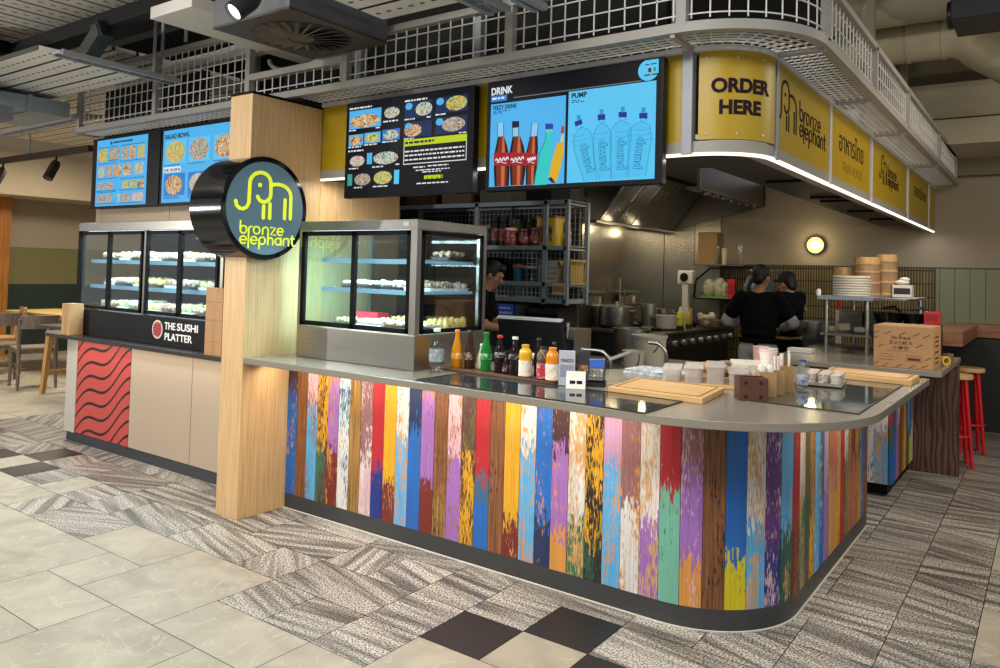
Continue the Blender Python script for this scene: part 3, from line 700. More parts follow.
# back counter clad with the same planks
bc = thing('plank_counter', 'further plank-clad counter with a stone top and dark oak end panel, behind the staff gap', 'counter', (0, 0, 0))
plank_skin('plank_cladding', [(2.2, 3.07), (2.885, 3.07)], 0.09, 0.85, 0.0905, [PL[i] for i in (6, 31, 46, 6, 45, 25, 5, 31)], bc)
plank_skin('plank_cladding', [(2.898, 3.07), (2.898, 4.05)], 0.09, 0.85, 0.0905, [PL[i] for i in (16, 11, 40, 45, 34, 46, 43, 36, 33, 30, 7)], bc)
t = MB(); t.box(2.2, 2.88, 3.08, 4.04, 0.02, 0.86); t.build('counter_body', BLACK, bc)
t = MB(); t.box(2.25, 2.86, 3.1, 4.04, 0, 0.09); t.build('kickboard', KICK, bc)
t = MB(); t.box(2.1, 3.22, 2.86, 4.12, 0.865, 0.9); t.build('slab', STONE, bc, bevel=0.003)
t = MB(); t.box(2.86, 3.215, 4.06, 4.11, 0, 0.864); plab(t.build('end_panel', DARKWD, bc, bevel=0.002), 'dark oak end panel with cathedral grain')

# ------------------------------------------------------------------ sushi counter
sc = thing('sushi_counter', 'straight counter with cream panels and one red wave-striped panel, left of the oak column', 'counter', (0, 0, 0))
CREAM = mat('cream_laminate', '#b09e89', 0.42, 0, 0.03, 2)
for x0, x1 in ((-1.822, -1.037), (-1.031, -0.208)):
    t = MB(); t.box(x0, x1, 0.352, 0.372, 0.078, 0.822); t.build('front_panel', CREAM, sc, bevel=0.002)
t = MB(); t.prism([(-2.80, 0.42), (-2.83, 0.40), (-2.825, 0.36), (-2.80, 0.352), (-2.638, 0.352), (-2.638, 0.372)], 0.07, 0.822); plab(t.build('end_panel', mat('pale_grey_laminate', '#b5b0a4', 0.42, 0, 0.03), sc), 'pale grey return panel')
def wavemat():
    m, nt, b = newmat('red_waves')
    tc = N(nt, 'ShaderNodeTexCoord'); sp = N(nt, 'ShaderNodeSeparateXYZ'); nt.links.new(tc.outputs['Object'], sp.inputs[0])
    def M(op, a, bb=None, c=None):
        n = N(nt, 'ShaderNodeMath', operation=op)
        for i, x in enumerate((a, bb, c)):
            if x is None: continue
            if isinstance(x, (int, float)): n.inputs[i].default_value = x
            else: nt.links.new(x, n.inputs[i])
        return n.outputs[0]
    s = M('MULTIPLY', M('SINE', M('MULTIPLY', sp.outputs[0], 2*PI/0.62)), 0.052)
    v = M('SUBTRACT', sp.outputs[2], M('MULTIPLY_ADD', sp.outputs[0], 0.43, s))
    f = M('FRACT', M('MULTIPLY', v, 1/0.108)); lt = M('LESS_THAN', f, 0.21)
    mx = N(nt, 'ShaderNodeMix', data_type='RGBA'); mx.inputs[6].default_value = lin('#b8463f'); mx.inputs[7].default_value = lin('#1c1215')
    nt.links.new(lt, mx.inputs[0]); nt.links.new(mx.outputs[2], b.inputs['Base Color']); b.inputs['Roughness'].default_value = 0.4
    return m
t = MB(); t.box(0.0, 0.803, -0.02, 0, 0, 0.744); o = t.build('wave_panel', wavemat(), sc); o.location = (-2.631, 0.372, 0.078); plab(o, 'coral red panel with black wave stripes')
t = MB(); t.box(-2.79, -0.208, 0.38, 1.1, 0.02, 0.82); t.build('counter_body', mat('dark_carcass', '#17120f', 0.7), sc)
t = MB(); t.prism([(-2.79, 0.40), (-2.765, 0.354), (-0.208, 0.354), (-0.208, 1.0), (-2.79, 1.0)], 0, 0.074); t.build('kickboard', mat('slate_kick', '#2e3136', 0.4), sc)
t = MB(); t.prism([(-3.15, 0.34), (-2.95, 0.235), (-0.208, 0.235), (-0.208, 1.1), (-3.15, 1.1)], 0.836, 0.862); plab(t.build('worktop_slab', mat('dark_brown_top', '#2f2926', 0.3, 0, 0.1), sc), 'thin dark worktop')
lamp('AREA', 'under_counter_light', (-1.5, 0.27, 0.815), (-1.5, 0.36, 0), 2.5, WARM, 2.3, 0.04)

# ------------------------------------------------------------------ yellow fascia with sign panels
fas = thing('sign_fascia', 'curved run of yellow sign panels with ORDER HERE and plum lettering above the plank counter', 'fascia', (0, 0, 0))
FZ0, FZ1 = 2.075, 2.478
def yellow(x0, y0, x1, y1, parent=fas):
    d = Vector((x1-x0, y1-y0)); n = Vector((d.y, -d.x)).normalized()
    t = MB(); t.prism([(x0, y0), (x1, y1), (x1-n.x*.02, y1-n.y*.02), (x0-n.x*.02, y0-n.y*.02)], FZ0, FZ1)
    return t.build('sign_panel', YEL, parent)
yellow(0.004, 0.534, 1.2, 0.534); yellow(1.21, 0.534, 2.435, 0.534)
fpath = [(0.0, 0.534), (2.46, 0.534)]+arc(2.46, 0.82, 0.286, -90, 0, 12)[1:]+[(2.746, 6.72)]
cp = arc(2.475, 0.815, 0.28, -86, -2, 12)
t = MB(); t.prism(cp+list(reversed(offset(cp, -0.02))), FZ0+.005, FZ1+.0); t.build('curved_sign_panel', YEL, fas, smooth=True)
t = MB()
for p in cp[1:-1:4]:
    for z in (FZ0+.03, FZ1-.03): t.ell((p[0], p[1], z), (.006, .006, .006), 8, 5)
t.build('panel_screw', WHITEMET, fas)
for y0, y1 in ((.87, 1.885), (1.97, 3.09), (3.23, 4.76), (4.93, 6.2), (6.32, 6.72)): yellow(2.746, y0, 2.746, y1)
def post(x, y, sz=0.05):
    t = MB(); t.box(x-sz/2, x+sz/2, y-sz/2, y+sz/2, FZ0-.06, FZ1+.05); t.build('mullion', GREYMET if y < .9 else WHITEMET, fas, bevel=.003)
post(2.447, 0.54); post(2.738, 0.85, 0.04)
for y in (1.92, 3.16, 4.845, 6.26): post(2.728, y, 0.05)
t = MB(); o1 = offset(fpath, 0.0); o2 = offset(fpath, -0.10)
t.prism(o1+list(reversed(o2)), 2.022, 2.075); t.build('bottom_rail', mat('rail_beige', '#8f8b82', .5), fas, smooth=True)
t = MB(); t.prism(offset(fpath, 0.012)+list(reversed(offset(fpath, -0.05))), 2.478, 2.505); t.build('top_rail', WHITEMET, fas, smooth=True)
t = MB(); t.prism(offset(fpath, 0.004)+list(reversed(offset(fpath, -0.018))), 2.010, 2.022); plab(t.build('led_strip', emat('led_white', '#fff4e2', 1.8), fas, smooth=True), 'glowing white LED strip')
for x0, x1, y0, y1 in ((0.1, 2.4, .55, .57), (2.70, 2.74, 0.95, 6.6)):
    cx, cy = (x0+x1)/2, (y0+y1)/2
    lamp('AREA', 'led_strip_light', (cx, cy, 2.0), (cx, cy, 0), 14 if y1 < 1 else 17, NEUT, max(.03, x1-x0), max(.03, y1-y0))
# soffit over the counter edge behind the strip
t = MB(); t.prism([(0, .65), (2.4, .65), (2.62, .9), (2.62, 6.72), (2.2, 6.72), (2.2, 1.5), (0, 1.5)], 2.09, 2.11); t.build('soffit_panel', mat('dark_soffit', '#3b3831', 0.6), fas)
for y in (2.2, 3.3, 3.6, 4.6, 5.6):
    t = MB(); t.box(2.3, 2.6, y, y+.05, 2.075, 2.09); t.build('soffit_slot', BLACK, fas)
# lettering: ORDER HERE follows the curve
def on_curve(s):          # arc length along the curved panel -> matrix of that spot
    a = math.radians(-86+s/0.28*180/PI); c, sn = math.cos(a), math.sin(a)
    return frame((2.475+.2805*c, .815+.2805*sn, 0), (-sn, c, 0), (0, 0, 1))
def curve_text(body, s0, z, size, bold):
    o = text('lettering', body, size, Matrix.Identity(4), PLUM, fas, bold, 0.002)
    for v in o.data.vertices:
        m = on_curve(s0+v.co.x); p = m @ Vector((0, 0, 0.001+v.co.z)); p.z = z+v.co.y; v.co = p
curve_text('ORDER', 0.055, 2.292, 0.086, 0.0036); curve_text('HERE', 0.088, 2.195, 0.086, 0.0036)
def right_frame(y, z): return frame((2.7465, y, z), (0, 1, 0), (0, 0, 1))
for y, z, k in ((1.03, 2.255, 1.1), (3.62, 2.27, 1.0)):
    t = MB(); emblem(t, 0.24*k, 0.014*k, 0.002, right_frame(y+.01, z-.02)); t.build('elephant_emblem', PLUM, fas)
    t = MB(); wordmark(t, 0.052*k, 0.010*k, 0.002, right_frame(y+.21*k, z-.055*k) @ Matrix.Diagonal((1.05, 1, 1, 1))); t.build('wordmark', PLUM, fas)
text('lettering', 'อาหารไทย', 0.17, right_frame(2.15, 2.25), PLUM, fas, 0.001, 0.002, fitw=0.72)
text('lettering', 'THAI FOOD', 0.085, right_frame(2.24, 2.135), mat('faded_plum', '#7d5a1a', 0.5), fas, 0.0, 0.002, fitw=0.60)
text('lettering', 'อาหารไทย', 0.15, right_frame(5.2, 2.27), PLUM, fas, 0.001, 0.002, fitw=0.8)
# beige fascia over the sushi counter
bf = thing('sushi_fascia', 'plain beige board behind the two left menu screens, above the sushi fridge', 'fascia', (0, 0, 0))
FB = mat('beige_board', '#9a8a70', 0.6, 0, 0.03)
for x0, x1 in ((-2.80, -2.70), (-2.694, -1.70), (-1.694, -0.21)):
    t = MB(); t.box(x0, x1, 0.534, 0.554, 1.776, 2.5); t.build('board', FB, bf)

# ------------------------------------------------------------------ wire basket canopy
can = thing('wire_canopy', 'pale grey welded wire basket canopy running round the stall above the fascia', 'canopy', (0, 0, 0))
CW = mat('canopy_grey', '#94918b', 0.5, 0.0, 0.05); CWW = mat('canopy_wire', '#cfcec9', 0.45, 0.0, 0.05)
CZ0, CZ1, CZR = 2.505, 2.97, 2.78
opath = [(-2.82, 0.52)]+arc(-2.72, 0.40, 0.1, 180, 270, 5)+[(2.46, 0.30)]+arc(2.46, 0.82, 0.52, -90, 0, 16)[1:]+[(2.98, 6.70)]
t = MB(); t.prism(offset(opath, 0)+list(reversed(offset(opath, -0.05))), CZ0, CZ0+.042); t.build('lower_rail', CW, can, smooth=True)
t = MB()
top_l = [p for p in opath if p[0] < -.5]+[(-.48, .30)]; top_r = [(.43, .30)]+[p for p in opath if p[0] > .43]
for pp, zt in ((top_l, CZ1), (top_r, CZR)): t.prism(offset(pp, 0)+list(reversed(offset(pp, -0.05))), zt, zt+.035)
t.box(2.94, 2.98, 6.0, 6.70, CZ1, CZ1+.03)
t.box(-.48, .43, .30, .35, 2.66, 2.70)
t.build('upper_rail', CW, can, smooth=True)
for x in (-2.70, -1.58, -.48, .43, 1.6, 2.50):
    t = MB(); t.box(x-.022, x+.022, .302, .345, CZ0+.03, (CZ1 if x < .4 else CZR)+.02); t.build('post', CW, can)
for y in (.84, 2.0, 3.2, 5.0, 6.45):
    t = MB(); t.box(2.945, 2.98, y-.02, y+.02, CZ0+.03, CZR+.02 if y < 6 else CZ1); t.build('post', CW, can)
def plan_points(path, step):
    P = [Vector(p) for p in path]; out = []; acc = 0.0; nxt = 0.0
    for a, b in zip(P, P[1:]):
        L = (b-a).length
        while nxt <= acc+L+1e-9: out.append(a+(b-a)*((nxt-acc)/L)); nxt += step
        acc += L
    return out
def wire_panel(path, z0, z1, step=.078):
    t = MB(); w_ = .0055
    pts = offset(path, -0.025)
    for p in plan_points(pts, step): t.wire((p.x, p.y, z0), (p.x, p.y, z1), w_)
    z = z0+.02
    while z < z1:
        for a, b in zip(pts, pts[1:]): t.wire((a[0], a[1], z), (b[0], b[1], z), w_)
        z += step
    t.build('wire_panel', CWW, can)
xs = [-2.72, -1.58, -.48, .43, 1.6, 2.46]
wire_panel([(-2.82, .52)]+arc(-2.72, .40, .1, 180, 270, 5), CZ0+.06, CZ1)
for a, b in zip(xs, xs[1:]): wire_panel([(a, .3), (b, .3)], CZ0+.06, 2.67 if a == -.48 else (CZ1 if a < 0 else CZR))
wire_panel([(2.46, .3)]+arc(2.46, .82, .52, -90, 0, 16)[1:], CZ0+.06, CZR)
ys = [.84, 2.0, 3.2, 5.0, 6.68]
for a, b in zip(ys, ys[1:]): wire_panel([(2.98, a), (2.98, b)], CZ0+.06, CZR)
wire_panel([(2.98, 6.02), (2.98, 6.68)], CZR+.02, CZ1)
def soffit(outer, inner, cross, label=None):
    t = MB(); w_ = .0065
    for k in range(1, 5):
        f = k/5; pts = [Vector(a)*(1-f)+Vector(b)*f for a, b in zip(outer, inner)]
        for a, b in zip(pts, pts[1:]): t.wire((a.x, a.y, 2.508), (b.x, b.y, 2.508), w_)
    for a, b in cross: t.wire((a[0], a[1], 2.512), (b[0], b[1], 2.512), w_)
    t.build('soffit_wire', CWW, can)
for a, b in ((-2.72, -.3), (0, 1.2), (1.2, 2.46)):
    soffit([(a, .34), (b, .34)], [(a, .534), (b, .534)], [((x, .34), (x, .534)) for x in [a+.06*i for i in range(int((b-a)/.06))]])
oc, ic = arc(2.46, .82, .48, -90, 0, 10), arc(2.46, .82, .286, -90, 0, 10); soffit(oc, ic, list(zip(oc, ic)))
for a, b in zip(ys, ys[1:]): soffit([(2.94, a), (2.94, b)], [(2.746, a), (2.746, b)], [((2.94, a+.055*i), (2.746, a+.055*i)) for i in range(int((b-a)/.055))])
for a, b in (((2.46, .31), (2.46, .53)), ((2.75, .84), (2.96, .84)), ((2.75, 2.0), (2.96, 2.0)), ((2.75, 3.2), (2.96, 3.2)), ((2.75, 5.0), (2.96, 5.0))):
    t = MB(); t.wire((a[0], a[1], 2.50), (b[0], b[1], 2.50), .022); t.build('soffit_bar', CW, can)
# uprights of the stall's steel frame, behind the canopy
for x, y, lab in ((-1.15, .85, 'grey steel upright behind the canopy wire, above the left menu screens'), (.05, .8, 'grey steel upright seen through the canopy opening behind the oak column'), (1.0, .85, 'grey steel upright behind the canopy wire, above the dark menu screen'),
                  (2.2, 1.0, 'grey steel upright behind the canopy corner, above ORDER HERE'), (2.6, 3.9, 'grey steel upright over the right-hand fascia, nearer of the two'), (2.6, 5.6, 'grey steel upright over the right-hand fascia, farther of the two')):
    t = MB(); t.box(x-.03, x+.03, y-.03, y+.03, 0, 1.59); t.box(-.06+x, x+.06, y-.06, y+.06, 1.59, 1.60)
    o = t.build('frame_upright', GREYMET if x < 2.3 else mat('beige_steel', '#8d8672', 0.5)); o.location = (0, 0, 2.6); tag(o, lab, 'steel post', 'steel uprights above the stall')

# ------------------------------------------------------------------ menu screens
SCRB = mat('screen_bezel', '#0b0c10', 0.4, spec=.15)
def E_(name, c, s=0.85): return emat('scr_'+name, c, s)
S_DK = E_('dark', '#050a14', .6); S_BLUE = E_('blue', '#4fb4f0', .95); S_CY = E_('cyan', '#5bc8f5', .95); S_WHITE = E_('white', '#f4f6f8', .85); S_NAVY = E_('navy', '#16305e', .8)
S_LIME = E_('lime', '#c3d820', .9); S_INK = E_('ink', '#14223c', .35); S_TXT = E_('text', '#2a6a9c', .6); S_DIM = E_('dim', '#8d98a6', .6); S_MID = E_('mid', '#2f7fd0', .9)
FOODS = [speckle('scr_food_a', ['#1c0e08', '#7a3f18', '#d79a4a', '#f0e4c8', '#4a7a2c'], 55, .9), speckle('scr_food_b', ['#123c1a', '#4f9a2a', '#dedc8a', '#e09020', '#6a1c10'], 55, .9),
         speckle('scr_food_c', ['#12303c', '#2f9a92', '#e2ecd8', '#c86a24', '#5a1c12'], 55, .9), speckle('scr_food_d', ['#3c1440', '#c060a8', '#eadcd6', '#7ab840', '#d85a1c'], 55, .9),
         speckle('scr_food_e', ['#101010', '#8a5a3a', '#e9dcc8', '#1e1c1a', '#4a7a2a'], 75, .9)]
class Scr:
    def __init__(s, name, label, x0, x1, z0, z1, y):
        s.t = thing(name, label, 'screen', ((x0+x1)/2, y, z0)); s.W = x1-x0; s.H = z1-z0; s.layer = 0
        t = MB(); t.box(-s.W/2, s.W/2, 0, 0.045, 0, s.H); t.build('screen_body', SCRB, s.t, bevel=.003)
        t = MB(); t.box(-.15, .15, .045, .081, s.H*.35, s.H*.75); t.build('wall_bracket', BLACK, s.t)
    def P(s, u, v): return ((u-.5)*s.W, v*s.H)
    def poly(s, name, pts, m, lv=1, parent=None, raw=False):
        y = -0.0012*lv
        t = MB(); vs = [t.bm.verts.new((p[0], y, p[1])) for p in [s.P(*q) for q in pts]]; t.face(vs)
        # a hair of thickness so the picture layer is solid
        bmesh.ops.recalc_face_normals(t.bm, faces=t.bm.faces)
        r = bmesh.ops.extrude_face_region(t.bm, geom=list(t.bm.faces)); bmesh.ops.translate(t.bm, vec=(0, .0008, 0), verts=[e for e in r['geom'] if isinstance(e, bmesh.types.BMVert)])
        return t.build(name, m, parent or s.t)
    def rect(s, name, u0, u1, v0, v1, m, lv=1, parent=None): return s.poly(name, [(u0, v0), (u1, v0), (u1, v1), (u0, v1)], m, lv, parent)
    def oval(s, name, u0, u1, v0, v1, m, lv=2, parent=None, n=20):
        return s.poly(name, [((u0+u1)/2+(u1-u0)/2*math.cos(2*PI*i/n), (v0+v1)/2+(v1-v0)/2*math.sin(2*PI*i/n)) for i in range(n)], m, lv, parent)
    def dashes(s, name, rows, m, lv=3, parent=None):
        y = -0.0012*lv; r = random.Random(len(rows)*7+int(rows[0][0]*1000)); o = None
        for u0, u1, v, h in rows:
            u = u0; t = MB()
            while u < u1-.004:
                l = min(u1-u, r.uniform(.012, .04)); a, b = s.P(u, v), s.P(u+l, v+h); t.box(a[0], b[0], y, y+.0008, a[1], b[1]); u += l+.008
            o = t.build(name, m, parent or s.t)
        return o
    def txt(s, body, u, v, h, m, lv=3, fitw=None, bold=0.0, parent=None, rot=0.0):
        p = s.P(u, v); Mx = frame((p[0], -0.0012*lv, p[1]), (math.cos(rot), 0, math.sin(rot)), (-math.sin(rot), 0, math.cos(rot)))
        return text('screen_lettering', body, h*s.H, Mx, m, parent or s.t, bold, 0.0008, fitw=fitw*s.W if fitw else None)
# dark food menu, right of the column
q = Scr('menu_screen', 'dark menu screen with food photos and a lime price band, right of the oak column', .305, 1.285, 1.88, 2.457, .452)
q.rect('display', .012, .985, .02, .985, S_DK)
ph = [(.03,.30,.72,.91,0),(.32,.455,.78,.91,2),(.03,.155,.545,.66,0),(.165,.30,.555,.665,1),(.315,.455,.565,.675,2),(.04,.18,.32,.45,3),(.24,.455,.32,.465,2),(.085,.235,.12,.26,4),(.25,.41,.12,.27,1)]
for i, (a, b, c, d, k) in enumerate(ph):
    bg = q.rect('food_photo', a, b, c, d, S_BLUE if i in (0, 2, 3) else (S_MID if i in (4,) else S_INK)); bg.data.transform(Matrix.Translation((0, -.0012, 0)))
    q.oval('food', a+.006, b-.006, c+.005, d-(.05 if i == 0 else .012), FOODS[k], 3, bg)
q.rect('drink_photo', .192, .235, .34, .455, S_BLUE, 2); q.rect('drink_photo', .42, .46, .12, .26, S_CY, 2); q.rect('drink_photo', .03, .07, .13, .25, E_('seagreen', '#3fae9c', .8), 2)
for (a, b, c, d, bw, k) in ((.49,.70,.76,.92,(.575,.70,.77,.905),2),(.725,.955,.77,.925,(.80,.95,.78,.92),1),(.49,.70,.57,.72,(.49,.625,.575,.70),0),(.725,.955,.57,.73,(.775,.94,.585,.72),4)):
    bg = q.rect('food_photo', a, b, c, d, S_NAVY, 2); q.oval('food', *bw, FOODS[k], 3, bg)
    q.oval('photo_badge', a+.005, a+.06, d-.075, d-.005, S_BLUE, 3, bg, 12)
q.rect('price_band', .49, .955, .485, .55, S_LIME, 2); 
for r_ in ((.49,.955,.305,.313),(.49,.494,.305,.49),(.951,.955,.305,.49)): q.rect('price_frame', *r_, S_WHITE, 2)
q.dashes('band_text', [(.50, .72, .507, .022)], S_INK, 3)
q.dashes('menu_text', [(.03,.22,.927,.016),(.49,.66,.927,.016),(.03,.16,.482,.016),(.32,.44,.75,.014),(.03,.10,.70,.012),(.26,.30,.70,.012),(.03,.14,.525,.012),(.165,.28,.535,.012),(.315,.44,.545,.012),
    (.04,.12,.30,.012),(.24,.33,.30,.012),(.43,.46,.31,.012),(.09,.17,.10,.012),(.25,.38,.10,.012),(.49,.57,.745,.012),(.66,.70,.745,.012),(.725,.80,.755,.012),(.49,.57,.555,.01),(.90,.95,.56,.01),
    (.50,.94,.425,.014),(.50,.94,.385,.014),(.50,.94,.342,.014),(.57,.66,.265,.012),(.68,.83,.27,.012),(.59,.84,.235,.01),(.64,.78,.215,.01),(.60,.83,.105,.012)], S_WHITE, 3)
q.dashes('lime_script', [(.655,.79,.15,.035),(.66,.78,.165,.02)], S_LIME, 3)
# drinks screen
q = Scr('drinks_screen', 'bright blue drinks screen with cola and water bottles, beside the yellow panels', 1.369, 2.362, 1.88, 2.458, .452)
q.rect('display', .015, .985, .02, .985, S_DK)
q.rect('display_field', .028, .486, .04, .79, S_BLUE, 2); q.rect('display_field', .502, .965, .04, .815, S_CY, 2)
q.rect('header_line', .17, .89, .825, .832, S_DIM, 2)
q.txt('DRINK', .03, .875, .09, S_WHITE, 3, .135, .0015); q.rect('header_tag', .028, .13, .81, .865, S_MID, 3); q.dashes('tag_text', [(.035, .12, .83, .018)], S_WHITE, 4)
q.txt('FEEZY DRINK', .045, .735, .055, S_INK, 4, .15, .0006); q.txt('PUMP', .52, .755, .06, S_INK, 4, .085, .001)
q.dashes('drink_text', [(.045,.15,.715,.008),(.045,.10,.70,.008),(.52,.565,.73,.008),(.52,.59,.715,.008)], S_TXT, 4)
q.poly('corner_badge', [(.975,.985),(.925,.985)]+[(.925+.052*math.cos(a), .905+.085*math.sin(a)) for a in [PI/2+PI*1.32*i/14 for i in range(1, 15)]]+[(.975,.87)], S_CY, 3)
q.rect('badge_bottle', .925, .94, .885, .92, E_('colabrown', '#6a2018', .6), 5); q.rect('badge_bottle', .952, .962, .89, .92, E_('green', '#3f9a3c', .7), 5); q.dashes('badge_text', [(.905, .975, .86, .01), (.91, .97, .945, .008)], S_INK, 5)
COLAD = E_('cola_dark', '#240705', .5); S_RED = E_('colared', '#b01828', .8)
def shrink(pts, k, dx=0.0):
    cx = sum(p[0] for p in pts)/len(pts); return [(cx+(p[0]-cx)*k+dx, p[1]) for p in pts]
for body, lab, neck, cap, capm in (
    ([(.156,.042),(.158,.152),(.156,.292),(.138,.405),(.117,.493),(.078,.491),(.060,.351),(.057,.194),(.066,.042)], [(.059,.232),(.162,.218),(.160,.339),(.057,.351)], [(.077,.49),(.117,.49),(.115,.612),(.075,.615)], None, None),
    ([(.246,.043),(.255,.144),(.258,.251),(.245,.375),(.219,.479),(.172,.478),(.155,.339),(.161,.183),(.167,.045)], [(.157,.225),(.258,.210),(.257,.325),(.155,.338)], [(.174,.478),(.212,.478),(.210,.560),(.172,.560)], [(.169,.556),(.212,.556),(.212,.612),(.169,.616)], S_INK),
    ([(.314,.042),(.327,.197),(.330,.349),(.325,.465),(.279,.464),(.257,.313),(.259,.175),(.262,.042)], [(.259,.215),(.328,.202),(.331,.304),(.257,.329)], [(.285,.464),(.325,.464),(.331,.574),(.291,.578)], None, None)):
    g = q.poly('pictured_bottle', body, COLAD, 3)
    q.poly('bottle_shine', shrink(body, .66), E_('cola_glow', '#8a2a12', .75), 4, g); q.poly('bottle_shine', shrink(body, .22, .008), E_('cola_light', '#d8703a', .8), 4.5, g)
    q.poly('bottle_neck', shrink(neck, .9), E_('neckblue', '#8fd0f2', .9), 4, g)
    t = MB(); Mn = frame((0, -.006, 0), (1, 0, 0), (0, 0, 1))
    for i, j in ((0, 3), (1, 2)): t.stroke([q.P(*neck[i]), q.P(*neck[j])], .0035, .0006, Mn)
    t.build('neck_outline', S_TXT, g)
    if cap: q.poly('bottle_cap', cap, capm, 5, g)
    q.poly('bottle_label', lab, S_RED, 5, g)
    (lx, ly), w_ = q.P(lab[0][0]+.012, lab[0][1]+.045), (lab[1][0]-lab[0][0]-.022)*q.W
    Mq = frame((0, -.0072, 0), (1, 0, 0), (0, 0, 1)); t = MB()
    t.stroke([(lx+w_*i/30, ly+.008*math.sin(i*.75)+.0002*i) for i in range(31)], .006, .0006, Mq); t.stroke([(lx+w_*.1+w_*.75*i/10, ly-.014+.004*math.sin(i*.5)) for i in range(11)], .003, .0006, Mq)
    t.build('label_script', S_WHITE, g)
g = q.poly('pictured_bottle', [(.307,.035),(.385,.036),(.396,.145),(.411,.265),(.409,.401),(.411,.483),(.377,.488),(.374,.42),(.341,.303),(.326,.168)], E_('aqua', '#2fd0c8', .9), 3)
q.poly('bottle_cap', [(.373,.514),(.418,.509),(.417,.557),(.372,.564)], E_('capblue', '#2f3fc0', .8), 5, g); q.poly('bottle_neck', [(.377,.486),(.411,.482),(.414,.512),(.376,.516)], E_('aqua2', '#5fe0b0', .9), 4, g)
t = MB(); t.stroke([q.P(u, v) for u, v in ((.307,.035),(.326,.168),(.341,.303),(.374,.42),(.377,.488))], .003, .0006, frame((0, -.006, 0), (1, 0, 0), (0, 0, 1))); t.build('bottle_outline', E_('aquadark', '#158a90', .7), g)
g = q.poly('pictured_bottle', [(.397,.10),(.441,.045),(.462,.156),(.480,.301),(.480,.394),(.443,.389),(.415,.249)], E_('amberyel', '#e3b41c', .9), 3)
q.poly('bottle_neck', [(.458,.392),(.480,.392),(.482,.46),(.469,.46)], E_('neckpale', '#a8d8c8', .9), 4, g); q.poly('bottle_cap', [(.461,.470),(.483,.466),(.483,.524),(.468,.528)], E_('capred', '#c0503c', .7), 5, g); q.poly('bottle_mark', [(.395,.085),(.415,.10),(.441,.045),(.418,.05)], S_NAVY, 5, g)
S_OUT = E_('outline', '#3aa2d4', .8); S_BOT = E_('waterblue', '#4fc2f2', .95); S_CAP = E_('pumpcap', '#2233a0', .8); S_OD = E_('outline_dark', '#12588c', .7)
for body, cap, tx, rot in (
    ([(.601,.047),(.571,.175),(.545,.30),(.536,.384),(.540,.436),(.562,.485),(.585,.502),(.615,.48),(.638,.429),(.642,.37),(.650,.25),(.669,.055)], [(.546,.512),(.585,.530),(.579,.569),(.540,.554)], (.640,.125), 1.88),
    ([(.685,.062),(.662,.164),(.650,.28),(.647,.37),(.649,.441),(.668,.498),(.690,.522),(.716,.498),(.739,.443),(.743,.356),(.743,.057)], [(.668,.546),(.708,.544),(.707,.592),(.667,.592)], (.712,.125), 1.66),
    ([(.752,.057),(.742,.20),(.738,.34),(.737,.443),(.764,.503),(.782,.522),(.806,.518),(.837,.486),(.847,.427),(.842,.30),(.825,.064)], [(.779,.552),(.821,.545),(.820,.590),(.778,.595)], (.802,.125), 1.60),
    ([(.838,.064),(.831,.261),(.833,.429),(.859,.483),(.898,.502),(.939,.464),(.949,.344),(.934,.208),(.922,.064)], [(.885,.526),(.926,.517),(.925,.566),(.884,.569)], (.884,.120), 1.46)):
    g = q.poly('pictured_bottle', body, S_BOT, 3)
    t = MB(); Mq = frame((0, -.0052, 0), (1, 0, 0), (0, 0, 1)); t.stroke([q.P(*p) for p in body], .003, .0006, Mq)
    cx = sum(p[0] for p in cap)/4; c0 = (sum(p[1] for p in cap)/4)
    for h in (.36, .40, .44): t.stroke([q.P(cx-.040+(.42-h)*.2, h), q.P(cx, h-.014), q.P(cx+.040+(.42-h)*.2, h)], .002, .0006, Mq)
    t.stroke([q.P(cx-.012, c0-.045), q.P(cx-.013, c0-.02)], .003, .0006, Mq); t.stroke([q.P(cx+.014, c0-.045), q.P(cx+.013, c0-.02)], .003, .0006, Mq)
    t.build('bottle_outline', S_OUT, g)
    q.poly('bottle_cap', cap, S_CAP, 5, g); q.rect('cap_nozzle', cx-.010, cx+.010, c0+.026, c0+.065, S_OUT, 5, g)
    q.txt('pump', tx[0]+.006, tx[1], .112, S_OD, 6, None, .0024, g, rot); q.txt('pump', tx[0]+.006, tx[1], .112, S_BOT, 7, None, .0003, g, rot)
# the two left screens
q = Scr('menu_screen', 'leftmost menu screen, blue page crowded with small dish photos over the sushi fridge', -2.735, -1.722, 1.893, 2.475, .452)
q.rect('display', .075, .83, .03, .965, S_BLUE)
q.dashes('page_title', [(.33, .62, .90, .025)], S_INK, 3); q.oval('title_dot', .28, .315, .885, .935, S_TXT, 3)
rr = random.Random(3)
for v, h, cols in ((.66, .17, ((.10, .24, 1), (.27, .42, 4), (.46, .56, 4), (.58, .66, 0), (.70, .79, 1))), (.44, .15, ((.11, .20, 2), (.23, .33, 4), (.35, .46, 0), (.49, .60, 0), (.65, .78, 2))),
                   (.26, .10, ((.11, .20, 4), (.22, .34, 4), (.49, .58, 1), (.60, .69, 1), (.71, .80, 0))), (.08, .11, ((.11, .20, 4), (.22, .34, 4), (.42, .46, 2), (.49, .60, 4), (.64, .79, 3)))):
    for a, b, k in cols: q.rect('food_photo', a, b, v, v+h, FOODS[k], 2)
q.dashes('menu_text', [(.10, .40, v, .010) for v in (.85, .625, .41, .24, .22, .06)]+[(.45, .80, v, .010) for v in (.85, .63, .39, .235, .055)]+[(.27, .42, .66, .012)], S_TXT, 3)
q = Scr('menu_screen', 'menu screen with salad bowls on blue, partly behind the oak column and round sign', -1.706, -.70, 1.893, 2.475, .452)
q.rect('display', .03, .97, .03, .965, S_BLUE)
